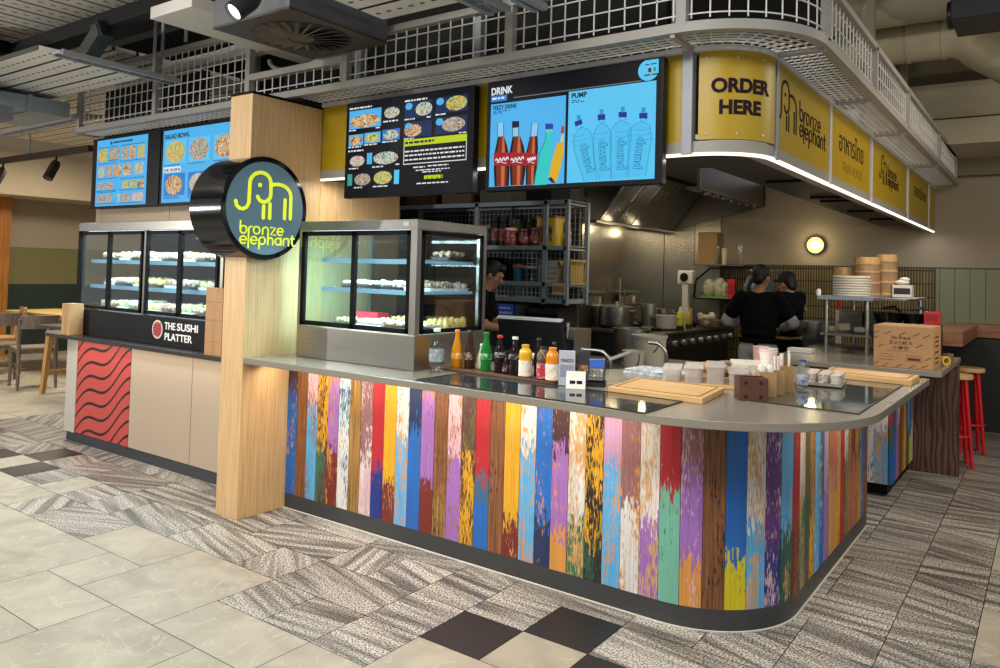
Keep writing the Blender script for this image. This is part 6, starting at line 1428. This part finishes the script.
o = pot('shallow steel pan with a long white handle on the prep bench', .95, 2.25, .7305, .13, .08, STEELD, False, name='frying_pan'); t = MB(); t.tube([(.12, .03, .07), (.22, .10, .12), (.32, .18, .17)], [.012, .014, .012], 8); t.build('handle', mat('handle_white', '#c9c5bb', .4), o, smooth=True)
o = thing('cutlery_pot', 'navy utensil holder full of tongs and spoons behind the cashier screen', 'utensil holder', (.62, 2.55, .7305))
t = MB(); t.lathe([(0, 0), (.075, 0), (.085, .20), (.08, .20), (.07, .01), (0, .01)], 22); t.build('holder', mat('holder_navy', '#141c34', .35), o, smooth=True, ang=40)
t = MB(); r = random.Random(12)
for i in range(9): a, b = r.uniform(-.05, .05), r.uniform(-.05, .05); t.cyl((a, b, .02), (a*1.5, b*1.5, .26+r.uniform(0, .07)), .008, seg=6)
t.build('utensils', BLACKP, o, smooth=True)
t = MB(); t.cyl((.02, 0, .22), (.035, .01, .34), .014, seg=8); plab(t.build('white_handle', WHITE, o, smooth=True), 'white utensil handle')
boxy('dark_case', 'dark box on the floor-standing trolley behind the bottle row', 'box', (1.275, 1.2, .0), .6, .28, .93, mat('case_black', '#1a1a1a', .5), mat('case_brown', '#3a2418', .5))
o = boxy('beige_crate', 'beige plastic crate behind the cashier screen', 'crate', (.35, 3.0, .7505), .38, .3, .24, mat('crate_beige', '#8a8270', .6), mat('crate_beige2', '#777060', .6))
boxy('side_cupboard', 'black side cupboard under the beige crate', 'cupboard', (.25, 2.95, 0), .6, .5, .75, BLACKP, BLACKG)
t = MB(); r = random.Random(6)
for i in range(4): t.ell((i*.035, r.uniform(-.02, .02), .02), (.022, .02, .022), 8, 6)
o = t.build('crumpled_cloth', WHITE, smooth=True); o.location = (1.2, 1.2, .9305); tag(o, 'crumpled white wipes on the dark box behind the bottle row', 'cloth')
# rolling pin with a pale handle in front of the man in black
t = MB(); t.cyl((1.50, 3.25, .765), (1.62, 3.33, .775), .018); o = t.build('rolling_pin', mat('pin_wood', '#8a5a34', .5), smooth=True, ang=40); tag(o, 'wooden rolling pin with a pale end on the black cupboard before the man in black', 'rolling pin')
t = MB(); t.cyl((1.62, 3.33, .775), (1.72, 3.40, .784), .022); t.build('pale_handle', mat('pin_pale', '#b39a78', .5), o, smooth=True, ang=40)
t = MB(); t.box(1.46, 1.80, 3.2, 3.7, 0, .74); o = t.build('dark_cupboard', BLACKP, bevel=.005); tag(o, 'black floor cupboard between the white buckets and the man in black', 'cupboard')
# cashier's screen
ps = thing('till_screen', 'large black till screen seen from behind, in front of the cashier', 'till screen', (1.03, 1.50, .93), .06)
t = MB(); t.box(-.25, .23, -.015, .015, 0, .23, Matrix.Translation((0, 0, .015)) @ Matrix.Rotation(.30, 4, 'X')); t.build('screen_housing', BLACKP, ps, bevel=.006)
t = MB(); t.box(-.25, .23, -.016, .017, .222, .234, Matrix.Translation((0, 0, .015)) @ Matrix.Rotation(.30, 4, 'X')); plab(t.build('top_edge', mat('silver_edge', '#dcdde0', .3, .1), ps), 'silver top edge')
t = MB(); t.box(-.10, .10, -.10, .10, 0, .012); t.cyl((0, .0, .01), (0, -.03, .10), .03); t.build('foot', BLACKP, ps)
t = MB(); t.box(.55, 1.45, 1.36, 1.72, .0, .93); o = t.build('till_desk', BLACKP, bevel=.004); tag(o, 'black till desk under the cashier screen', 'desk')

# back counter: steel stand with steamers and lids
st = thing('steel_stand', 'stainless two-tier stand on the back of the further counter, carrying bamboo steamers', 'stand', (.02, 0, .9))
t = MB()
t.box(2.28, 2.68, 3.55, 4.65, .415, .445); t.build('top_tier', mat('stand_steel', '#8a94a2', .35, .4), st, bevel=.003)
t = MB(); t.box(2.68, 2.90, 3.55, 4.65, .425, .440); t.build('top_tier_extension', STEELD, st)
for x, y in ((2.34, 3.6), (2.63, 3.6), (2.34, 4.6), (2.86, 4.6)): t = MB(); t.cyl((x, y, 0), (x, y, .42), .016, seg=12); t.build('leg', STEEL, st, smooth=True)
t = MB(); t.box(2.30, 2.66, 3.58, 4.62, .14, .155); t.build('lower_tier', STEELD, st)
t = MB(); t.box(2.1, 2.97, 4.125, 4.8, 0, .9); o = t.build('bench_unit', BLACKP); tag(o, 'black rear bench carrying the steel stand, behind the further counter', 'bench')
BAMB = wood('bamboo', '#a9824e', '#c9a068', .5, (10, 10, 6)); BAMD = wood('bamboo_dull', '#86684a', '#a07e58', .5, (10, 10, 6))
SZ = 1.3455
def steamer(label, x, y, z, r, h, m=BAMD, lid=None):
    o = thing('bamboo_steamer', label, 'steamer', (x, y, z), 0, 'bamboo steamers on the stand')
    t = MB(); t.lathe([(0, 0), (r, 0), (r, h*.92), (r*.97, h*.92), (r*.97, h), (0, h)], 32); t.build('basket', m, o, smooth=True, ang=40)
    t = MB(); t.lathe([(r, h*.1), (r*1.012, h*.1), (r*1.012, h*.3), (r, h*.3)], 32); t.build('rim_band', BAMB, o, smooth=True, ang=40)
def steam_stack(x, y, r, hs, where):
    z = SZ
    for i, h in enumerate(hs):
        steamer('bamboo steamer in the %s stack on the steel stand, %s from the bottom' % (where, ORD[i]), x, y, z, r, h, BAMB if i == len(hs)-1 else BAMD); z += h+.001
steam_stack(2.385, 4.15, .092, (.08, .08, .07), 'left'); steam_stack(2.565, 4.05, .095, (.09, .09, .07, .06), 'middle'); steam_stack(2.665, 4.28, .088, (.10, .09, .09, .06), 'right')
for i in range(8):
    t = MB(); t.lathe([(0, 0), (.13, 0), (.137, .004), (.137, .014), (.125, .019), (0, .019)], 32); o = t.build('stacked_lid', mat('lid_white', '#cdc6b4', .4, 0, .03), smooth=True, ang=40); o.location = (2.515, 3.72, SZ+.0198*i); tag(o, 'round white plastic plate piled on the front of the steel stand, %s up' % ORD[i], 'plate', 'white plates on the stand')  # pile of round white lids
boxy('white_carton', 'small white carton at the right end of the steel stand', 'carton', (2.80, 4.25, SZ-.004), .14, .12, .10, WHITE, mat('print_dark', '#2a241f', .5))
t = MB(); t.ell((0, 0, .02), (.06, .05, .02), 10, 6); t.ell((.02, 0, .045), (.04, .03, .018), 10, 6); o = t.build('paper_scrap', mat('paper_white', '#ded6cc', .7), smooth=True); o.location = (2.79, 4.25, SZ+.097); tag(o, 'crumpled paper on the small white carton on the stand', 'paper')
lath('salt_shaker', 'small white shaker at the left front corner of the steel stand', 'shaker', [(0, 0), (.018, 0), (.02, .03), (.012, .05), (0, .05)], WHITE, (2.30, 3.60, SZ), None, 12)
for i in range(3): boxy('clear_container', 'clear food container on the lower tier of the steel stand, %s from the left' % ORD[i], 'container', (2.36+.11*i, 3.85, 1.0555), .10, .3, .07+.03*(i == 1), CLEARP, mat('fill_beige', '#8a7a66', .6), 'containers under the steamers')
for i in range(2): boxy('clear_container', 'grey food container behind the lower tier, %s' % ('left' if i == 0 else 'right'), 'container', (2.42+.2*i, 4.3, 1.0555), .18, .25, .16, mat('cont_grey', '#7a7870', .4), mat('fill_beige', '#8a7a66', .6), 'grey containers under the steamers')
boxy('white_box', 'white box under the stand at its left', 'box', (2.20, 3.5, .9005), .18, .12, .03, WHITE, None)
pot('wide stainless pot between the man in the cap and the steel stand', 1.98, 4.85, .94, .16, .13, STEEL, False)
boxy('rice_cooker', 'black cooker under the wide stainless pot', 'cooker', (2.02, 4.72, .0), .15, .32, .9395, BLACKP, BLACK)
t = MB(); t.cyl((0, 0, 0), (0, 0, .12), .018); o = t.build('spatula', RED, smooth=True, ang=40); o.location = (2.22, 4.68, 1.20); tag(o, 'red-handled spatula hanging left of the steel stand', 'spatula'); t = MB(); t.box(-.025, .025, -.004, .004, -.30, 0); t.build('spatula_blade', WHITE, o)
for x, r_, lab in ((2.76, .11, 'black cooking pan lying behind the large carton, left'), (2.96, .11, 'black cooking pan behind the large carton, right')):
    o = lath('black_pan', lab, 'pan', [(0, 0), (r_*.8, 0), (r_, .09), (r_*1.03, .09), (r_*.85, .01), (0, .01)], BLACKG, (x, 3.85, 1.135), 'black pans', 22); t = MB(); t.tube([(r_*.9, 0, .08), (r_*.3, .02, .14), (-r_*.4, 0, .12)], .012, 8); t.build('handle', BLACKP, o, smooth=True)
boxy('pan_box', 'dark low box carrying the black pans behind the large carton', 'box', (2.88, 3.85, .9005), .36, .24, .234, BLACKP, None)
boxy('red_box', 'small bright red box right of the black pans', 'box', (3.08, 3.64, 1.165), .10, .08, .09, RED, mat('red_dark', '#8a1218', .4))
boxy('black_box', 'black box under the small red box', 'box', (3.08, 3.64, .9005), .12, .10, .264, BLACKP, None)
# wall lamp
wl = thing('wall_lamp', 'round glowing wall lamp on the cream back wall', 'wall lamp', (1.53, 6.75, 1.87))
MX = Matrix.Rotation(PI/2, 4, 'X')
t = MB(); t.lathe([(0, 0), (.10, 0), (.105, .03), (.095, .06), (.06, .05), (.055, .03), (0, .03)], 28, MX); t.build('lamp_ring', mat('lamp_greenish', '#6f6a44', .35, .3), wl, smooth=True, ang=40)
t = MB(); t.lathe([(.055, .03), (.052, .06), (.035, .085), (0, .095)], 24, MX); t.build('lamp_glass', emat('lamp_glow', '#fff0b8', 2.6), wl, smooth=True)
lamp('POINT', 'wall_lamp_light', (1.53, 6.56, 1.87), (1.53, 6.56, 1.87), 4.0, (1, .82, .48), .06)
# corner shelf with vegetables, cups, hanging shirts
cs2 = thing('corner_shelf', 'steel wall shelf with a slanted black cheek in the far kitchen corner', 'shelf', (0, 0, 0))
t = MB(); t.box(.18, .80, 6.35, 6.72, 1.605, 1.62); t.box(.20, .78, 6.3, 6.72, 1.19, 1.205); t.build('shelf_boards', STEELD, cs2)
t = MB(); t.wire((.22, 6.30, 1.21), (.24, 6.30, 1.42), .02); t.wire((.24, 6.30, 1.42), (.42, 6.30, 1.57), .02); t.wire((.42, 6.30, 1.57), (.80, 6.30, 1.575), .02); t.wire((.22, 6.3, 1.2), (.8, 6.3, 1.2), .02); t.build('slanted_cheek', BLACK, cs2)
o = thing('vegetable_bag', 'clear bag of white and green vegetables on the corner shelf', 'bag', (.40, 6.5, 1.2055)); t = MB(); t.ell((-.06, 0, .12), (.08, .08, .12), 12, 8); t.ell((.06, .02, .13), (.09, .08, .13), 12, 8); t.ell((.14, 0, .10), (.05, .06, .10), 10, 8); t.build('vegetables', speckle('veg', ['#8f9a7a', '#b9bda6', '#9aa68c', '#a88a72', '#6f8a4c'], 10), o, smooth=True); t = MB(); t.box(-.15, .2, -.08, .08, 0, .03); t.build('green_base', mat('lettuce', '#5c7a2c', .6), o)
boxy('red_packet', 'upright red packet beside the vegetable bag', 'packet', (.66, 6.38, 1.2055), .09, .06, .24, RED, mat('red_dark', '#8a1218', .4))
boxy('tan_box', 'tall tan cupboard panel above the corner shelf', 'box', (.30, 6.60, 1.6205), .24, .18, .40, mat('tan_panel', '#7f6238', .55), None)
for x, n, lab in ((.46, 8, 'tall stack of clear cups on the corner shelf, left'), (.55, 5, 'short stack of cups on the corner shelf, middle')):
    cups(lab, x, 6.42, 1.6205, .035, .09+.016*n, CLEARP if x < .5 else mat('cup_beige', '#a89a80', .5), 3)
o = cups('stack of clear cups at the right end of the corner shelf', .72, 6.5, 1.6205, .035, .22, CLEARP, 3)
for i, (x, c) in enumerate(((.87, '#5a666e'), (.96, '#6c777e'), (1.05, '#4a5258'))):
    o = thing('hanging_shirt', ['dark grey shirt', 'paler grey shirt', 'charcoal shirt'][i]+' on a hanger below the corner shelf, %s of three' % ORD[i], 'shirt', (x, 6.48, 1.06), 1.45, 'shirts on hangers')
    t = MB(); t.prism([(-.10, 0), (.10, 0), (.11, .30), (.17, .22), (.20, .30), (.09, .42), (.03, .44), (-.03, .44), (-.09, .42), (-.20, .30), (-.17, .22), (-.11, .30)], -.02, .02, Matrix.Rotation(PI/2+1.2*0, 4, 'X') ); t.build('shirt_cloth', mat('shirt_%d' % i, c, .8, 0, .15, 10), o)
    t = MB(); t.tube([(0, 0, .44), (0, 0, .49), (.02, 0, .51), (.03, 0, .49)], .004, 6); t.build('hanger_hook', STEEL, o, smooth=True)
o = thing('clothes_rail', 'thin steel rail on the back wall carrying the grey shirts', 'rail', (.95, 6.48, 1.555))
t = MB(); t.cyl((-.16, 0, 0), (.17, 0, 0), .008); t.build('rail_tube', STEEL, o, smooth=True)
for x in (-.16, .16): t = MB(); t.wire((x, 0, 0), (x, .255, 0), .012); t.build('wall_bracket', STEEL, o)
# wooden bar along the right wall and red stools
br = thing('wall_bar', 'walnut bar top returning along the green boarded wall, behind the further counter', 'bar', (0, 0, 0))
t = MB(); t.box(2.80, 3.17, 4.86, 6.36, .93, 1.055); t.build('bar_return', BARWD, br, bevel=.003); t = MB(); t.box(2.98, 6.5, 6.36, 6.725, .93, 1.055); t.build('bar_top', BARWD, br, bevel=.003); t = MB(); t.box(2.78, 2.96, 4.9, 6.36, 0, .93); t.build('bar_base', mat('bar_black', '#14140f', .8), br)
def stool(label, x, y):
    o = thing('bar_stool', label, 'stool', (x, y, 0), .3, 'red bar stools'); SR = mat('stool_red', '#c2101c', .35)
    t = MB(); t.lathe([(0, .70), (.115, .70), (.12, .715), (.115, .735), (0, .735)], 24); t.build('seat', mat('seat_beech', '#c2a06a', .5), o, smooth=True, ang=40)
    for i in range(4):
        a = PI/4+i*PI/2; t = MB(); t.cyl((.07*math.cos(a), .07*math.sin(a), .70), (.13*math.cos(a), .13*math.sin(a), 0), .018, .015, 10); t.build('leg', SR, o, smooth=True)
    t = MB(); t.tube([(.118*math.cos(2*PI*i/24), .118*math.sin(2*PI*i/24), .25) for i in range(24)], .009, 8, True); t.build('foot_ring', SR, o, smooth=True)
stool('red bar stool with a wooden seat, nearer one beside the dark oak end panel', 3.16, 4.50); stool('red bar stool with a wooden seat, behind the nearer stool by the oak panel', 3.20, 5.15)

# ------------------------------------------------------------------ people
SKIN = mat('skin', '#a8775c', .55, 0, .06, 10)
def capsule(t, p0, r0, p1, r1, seg=14):
    t.cyl(p0, p1, r0, r1, seg); t.ell(p0, (r0, r0, r0), seg, 8); t.ell(p1, (r1, r1, r1), seg, 8)
def blob(name, fill, m, parent=None, voxel=.012, smooth=6):
    """closed shapes fused into one continuous skin"""
    t = MB(); fill(t); bmesh.ops.recalc_face_normals(t.bm, faces=t.bm.faces)
    me = bpy.data.meshes.new('tmp'); t.bm.to_mesh(me); t.bm.free(); o = bpy.data.objects.new('tmp', me); C.objects.link(o)
    a = o.modifiers.new('r', 'REMESH'); a.mode = 'VOXEL'; a.voxel_size = voxel; a.use_smooth_shade = True
    b = o.modifiers.new('s', 'SMOOTH'); b.iterations = smooth; b.factor = .5
    dg = bpy.context.evaluated_depsgraph_get(); me2 = bpy.data.meshes.new_from_object(o.evaluated_get(dg)); bpy.data.objects.remove(o); bpy.data.meshes.remove(me)
    me2.materials.clear(); me2.materials.append(m); me2.name = name
    me2.polygons.foreach_set('use_smooth', [True]*len(me2.polygons))
    r = bpy.data.objects.new(name, me2); C.objects.link(r)
    if parent is not None: r.parent = parent
    return r
def head(t, c, F, U):
    """head with face parts; c = centre, F = facing, U = up"""
    F = Vector(F).normalized(); U = Vector(U); U = (U-F*U.dot(F)).normalized(); S = F.cross(U)
    M = Matrix((S, F, U)).transposed().to_4x4(); M.translation = Vector(c)
    t.ell((0, -.008, .018), (.068, .086, .092), 20, 14, M); t.ell((0, .018, -.045), (.054, .062, .062), 16, 12, M); t.ell((0, .055, -.082), (.026, .024, .022), 12, 8, M)
    t.cyl(M @ Vector((0, .076, .018)), M @ Vector((0, .100, -.022)), .008, .013, 8); t.ell((0, .098, -.022), (.014, .013, .011), 8, 6, M)
    t.ell((0, .074, .030), (.050, .014, .011), 10, 6, M); t.ell((0, .074, -.052), (.024, .012, .007), 10, 6, M); t.ell((0, .072, -.064), (.022, .012, .008), 10, 6, M)
    for s in (-1, 1): t.ell((s*.070, -.005, -.005), (.010, .020, .032), 10, 8, M); t.ell((s*.038, .052, -.018), (.022, .022, .018), 10, 6, M)
    return M
def hand(t, w, d, up, s=1, curl=.5):
    """palm plus four fingers and a side thumb; w wrist, d direction, up = back of hand"""
    d = Vector(d).normalized(); up = Vector(up); up = (up-d*up.dot(d)).normalized(); sd = d.cross(up)*s; w = Vector(w)
    pc = w+d*.045
    for k in range(4):
        b = w+d*.085+sd*(.030-.020*k); L = (.066, .075, .070, .054)[k]
        t.cyl(w+d*.01+sd*(.016-.011*k), b, .014, .0105, 8); m1 = b+(d*math.cos(curl*.6)-up*math.sin(curl*.6))*L*.5; m2 = m1+(d*math.cos(curl*1.5)-up*math.sin(curl*1.5))*L*.5
        capsule(t, b, .0095, m1, .0088, 8); capsule(t, m1, .0088, m2, .0075, 8)
    a = w+d*.025+sd*.026; m = a+d*.032+sd*.028-up*.008; e = m+d*.032+sd*.006-up*.008
    capsule(t, a, .013, m, .0105, 8); capsule(t, m, .0105, e, .009, 8)
def hair(name, M, m, parent, cap=False):
    def f(t):
        t.ell((0, -.022, .036), (.076, .088, .092), 18, 12, M); t.ell((0, -.062, -.012), (.062, .040, .060), 14, 10, M); t.ell((0, .045, .088), (.055, .040, .030), 12, 8, M)
        for s in (-1, 1): t.ell((s*.060, .002, .022), (.018, .034, .038), 10, 8, M)
    return blob(name, f, m, parent, .010, 3)
HAIR = mat('black_hair', '#080706', .6, 0, .2, 40)
BLKC = mat('black_cotton', '#09090b', .9, 0, .15, 12, spec=.1)
GREYC = mat('grey_cotton', '#b0aeaa', .85, 0, .12, 14)
def person(label, x, y, rz, P, sleeves, trousers, facedir, headc, extra=None, lowhands=True, neckc=None):
    """P: joints in the person's own frame, facing local +Y"""
    o_loc = (x, y, 0)
    V = {k: Vector(v) for k, v in P.items()}
    Mh = {}
    def bodyf(t):
        capsule(t, V['hip']+Vector((0, 0, .02)), .098, V['chest'], .095); t.ell(V['chest'], (.15, .095, .14), 16, 10); t.ell(V['hip'], (.145, .105, .11), 16, 10)
        capsule(t, V['chest'], .08, V['neck'], .05); capsule(t, V['neck'], .048, Vector(headc)-Vector((0, 0, .05)), .046)
        Mh['m'] = head(t, headc, facedir, (0, 0, 1))
        for s in 'LR':
            capsule(t, V['sh'+s], .055, V['el'+s], .040); capsule(t, V['el'+s], .040, V['wr'+s], .027); hand(t, V['wr'+s], V['wr'+s]-V['el'+s], (0, 0, 1), 1 if s == 'R' else -1)
            capsule(t, V['hp'+s], .082, V['kn'+s], .056); capsule(t, V['kn'+s], .054, V['an'+s], .038); t.ell(V['an'+s]+Vector((0, .06, -.045)), (.042, .115, .035), 12, 8)
    body = blob('person', bodyf, SKIN, None, .0095, 4)
    body.location = o_loc; body.rotation_euler = (0, 0, rz); tag(body, label, 'person')
    def teef(t):
        t.ell(V['chest']+Vector((0, 0, -.02)), (.185, .125, .17), 18, 12); t.ell((V['chest']+V['hip'])/2+Vector((0, 0, .04)), (.170, .128, .17), 18, 12); t.ell(V['hip']+Vector((0, 0, .09)), (.168, .130, .075), 18, 12)
        for s in 'LR':
            m = V['sh'+s]*.35+V['el'+s]*.65; capsule(t, V['sh'+s], .074, m, .066); capsule(t, V['sh'+s], .070, V['chest']+Vector((0, 0, .08)), .085)
        t.lathe([(0, -.03), (.07, -.03), (.062, .02), (0, .02)], 16, Matrix.Translation(V['neck']+Vector((0, 0, -.035))))
    blob('black_tee', teef, BLKC, body, .012, 4)
    if sleeves:
        for s in 'LR':
            def sl(t):
                m = V['sh'+s]*.45+V['el'+s]*.55; capsule(t, m, .056, V['el'+s], .054); capsule(t, V['el'+s], .055, V['el'+s]*.15+V['wr'+s]*.85, .040)
            blob('undershirt_sleeve', sl, sleeves, body, .011, 3)
    def tr(t):
        t.ell(V['hip']+Vector((0, 0, -.05)), (.165, .128, .12), 18, 12)
        for s in 'LR': capsule(t, V['hp'+s], .098, V['kn'+s], .075); capsule(t, V['kn'+s], .075, V['an'+s]+Vector((0, 0, .02)), .065)
    blob('trousers', tr, trousers, body, .013, 4)
    def shoes(t):
        for s in 'LR': t.ell(V['an'+s]+Vector((0, .06, -.04)), (.052, .135, .045), 14, 8); t.box(V['an'+s].x-.045, V['an'+s].x+.045, V['an'+s].y-.06, V['an'+s].y+.18, 0.002, .03)
    blob('shoes', shoes, mat('black_shoes', '#0f0f10', .6), body, .012, 2)
    return body, Mh['m']
base = dict(hip=(0, 0, .86), chest=(0, 0, 1.18), neck=(0, .005, 1.325), shL=(-.165, 0, 1.275), shR=(.165, 0, 1.275), hpL=(-.085, 0, .80), hpR=(.085, 0, .80), knL=(-.09, .01, .44), knR=(.09, .01, .44), anL=(-.095, 0, .075), anR=(.095, 0, .075))
# the man in black seen from behind, forearms forward
P = dict(base); P.update(elL=(-.30, .03, 1.06), elR=(.30, .03, 1.06), wrL=(-.17, .22, 1.00), wrR=(.17, .22, 1.00), hip=(0, 0, .87))
b1, M1 = person('man in a black tee over grey sleeves with his back turned, in the kitchen', 1.575, 4.46, .12, P, mat('grey_sleeve', '#9a9894', .85), GREYC, (.35, .95, -.12), (.015, .02, 1.47))
hair('short_hair', M1, HAIR, b1)
t = MB(); t.box(-.016, .016, -.142, -.132, .60, .90); plab(t.build('apron_tie', BLKC, b1), 'black hanging apron tie'); t = MB(); t.tube([(.16*math.cos(a), .13*math.sin(a), .895) for a in [2*PI*i/24 for i in range(24)]], .022, 8, True); t.build('apron_waistband', BLKC, b1, smooth=True)
# the person in a cap to the right, facing left
P = dict(base); P.update(elL=(-.22, .08, 1.06), elR=(.22, .08, 1.06), wrL=(-.12, .26, .98), wrR=(.12, .26, .98))
b2, M2 = person('person in black with a black cap and glasses, facing left behind the man in black', 1.66, 5.15, 1.25, P, BLKC, BLKC, (.05, 1, -.18), (0, .03, 1.41))
hair('dark_hair', M2, HAIR, b2)
def capf(t): t.ell((0, -.012, .058), (.082, .096, .078), 18, 12, M2); t.ell((0, .10, .052), (.058, .062, .010), 16, 6, M2)
blob('black_cap', capf, mat('cap_black', '#17110f', .8), b2, .010, 3)
t = MB()
for s in (-1, 1): t.tube([M2 @ Vector((s*.030+.024*math.cos(a), .094, .012+.018*math.sin(a))) for a in [2*PI*i/14 for i in range(14)]], .0025, 6, True); t.tube([M2 @ Vector((s*.054, .092, .014)), M2 @ Vector((s*.076, .0, .012))], .0025, 6)
t.tube([M2 @ Vector((-.008, .096, .014)), M2 @ Vector((.008, .096, .014))], .0025, 6); t.build('glasses', mat('frame_grey', '#6a6660', .4), b2)
text('sleeve_print', 'bronze', .03, frame((.232, -.04, 1.19), (0, 1, 0), (-.3, 0, .95)), WHITE, b2, .0006, .002); text('sleeve_print', 'elephant', .03, frame((.24, -.045, 1.16), (0, 1, 0), (-.3, 0, .95)), WHITE, b2, .0006, .002)
# the cashier bending over the till
P = dict(base); P.update(hip=(0, -.02, .86), chest=(0, .05, 1.17), neck=(0, .10, 1.31), shL=(-.165, .06, 1.26), shR=(.165, .06, 1.26), elL=(-.20, .12, 1.02), elR=(.22, .13, 1.02), wrL=(-.12, .33, 1.00), wrR=(.15, .36, .99))
b3, M3 = person('cashier in a black tee looking down, behind the till screen and the display case', -.20, 2.45, -1.15, P, None, BLKC, (.05, .9, -.45), (0, .15, 1.43))
hair('short_hair', M3, HAIR, b3)

# ------------------------------------------------------------------ dining furniture, far left
CHW = wood('chair_taupe', '#5c5044', '#7a6c5c', .5, (10, 10, 2)); CHL = wood('chair_light', '#b58a58', '#d0a878', .5, (10, 10, 2))
def chair(label, x, y, rz, m, sm, src=None):
    if src is not None: return dup(src, (x, y, 0), rz, label)
    o = thing('dining_chair', label, 'chair', (x, y, 0), rz, 'dining chairs')
    t = MB(); t.prism(rrect(-.20, .20, -.20, .21, .05, 4), .44, .465); t.build('seat', sm, o, bevel=.006)
    for sx in (-1, 1):
        t = MB(); t.tube([(sx*.18, -.18, 0), (sx*.17, -.17, .44)], [.016, .022], 10); t.build('leg', m, o, smooth=True)
        t = MB(); t.tube([(sx*.19, .24, 0), (sx*.18, .19, .44), (sx*.19, .22, .62), (sx*.20, .27, .79)], [.016, .022, .02, .016], 10); t.build('leg', m, o, smooth=True)
    t = MB(); t.box(-.17, .17, -.185, -.165, .40, .44); t.box(-.17, .17, .175, .195, .40, .44); t.box(-.185, -.165, -.17, .18, .40, .44); t.box(.165, .185, -.17, .18, .40, .44); t.build('seat_rail', m, o)
    t = MB(); t.box(-.175, -.16, -.17, .2, .18, .205); t.box(.16, .175, -.17, .2, .18, .205); t.box(-.16, .16, 0, .02, .18, .205); t.build('stretcher', m, o)
    t = MB(); a = [(.215*math.sin(q), .30-.13*math.cos(q)*0-.06*math.cos(q)) for q in [-1.15+2.3*i/10 for i in range(11)]]; pts = [(p[0], .215+.07*math.cos(p[0]*6)) for p in a]
    t.prism(pts+[(p[0], p[1]+.022) for p in reversed(pts)], .68, .83); t.build('backrest', m, o, bevel=.004)
    return o
SEATP = mat('seat_pad', '#7a6f62', .6)
c0 = chair('taupe wooden chair at the dark table nearest the sushi counter, turned side-on', -5.74, 1.36, -1.75, CHW, SEATP)
chair('taupe wooden chair cut off by the left edge of the photo', -6.32, 1.24, -1.9, CHW, SEATP, c0)
chair('taupe chair behind the oak table leg, on the far side of the dark table', -4.75, 2.35, .3, CHW, SEATP, c0)
chair('taupe chair on the far side of the dark table, behind the pale counter end', -4.05, 2.5, .2, CHW, SEATP, c0)
chair('taupe chair farther back at the yellow-lit table', -6.2, 3.05, .1, CHW, SEATP, c0)
c1 = chair('light wooden chair with a curved pale back at the yellow-lit table', -7.15, 1.55, -.3, CHL, CHL)
OAKT = wood('oak_leg', '#a8793f', '#c4955a', .45, (14, 14, 1))
def table(label, x, y, rz, L, W_, m, lm, h=.75):
    o = thing('dining_table', label, 'table', (x, y, 0), rz, 'dining tables')
    t = MB(); t.prism(rrect(-L/2, L/2, -W_/2, W_/2, .05, 4), h-.032, h); t.build('table_top', m, o, bevel=.004)
    for sx in (-1, 1):
        for sy in (-1, 1): t = MB(); t.cyl((sx*(L/2-.12), sy*(W_/2-.10), h-.03), (sx*(L/2-.08), sy*(W_/2-.06), 0), .042, .03, 4); t.build('leg', lm, o)
        t = MB(); t.box(sx*(L/2-.10)-.02, sx*(L/2-.10)+.02, -W_/2+.08, W_/2-.08, .20, .25); t.build('crossbar', lm, o)
    return o
table('dark-topped table with splayed oak legs beside the sushi counter', -4.55, 1.66, .2, 1.5, .75, mat('taupe_top', '#4a4038', .4, 0, .1), OAKT)
table('yellow-lit light wooden table farther back on the left', -6.75, 2.35, .1, 2.2, .75, wood('pale_oak', '#c9a862', '#dcc07c', .4, (1, 14, 14)), OAKT, .76)
table('small pale table by the dark green wall panel', -7.3, 4.6, .0, 1.2, .7, wood('pale_oak2', '#c9b684', '#dccc9c', .4, (1, 14, 14)), OAKT, .80)
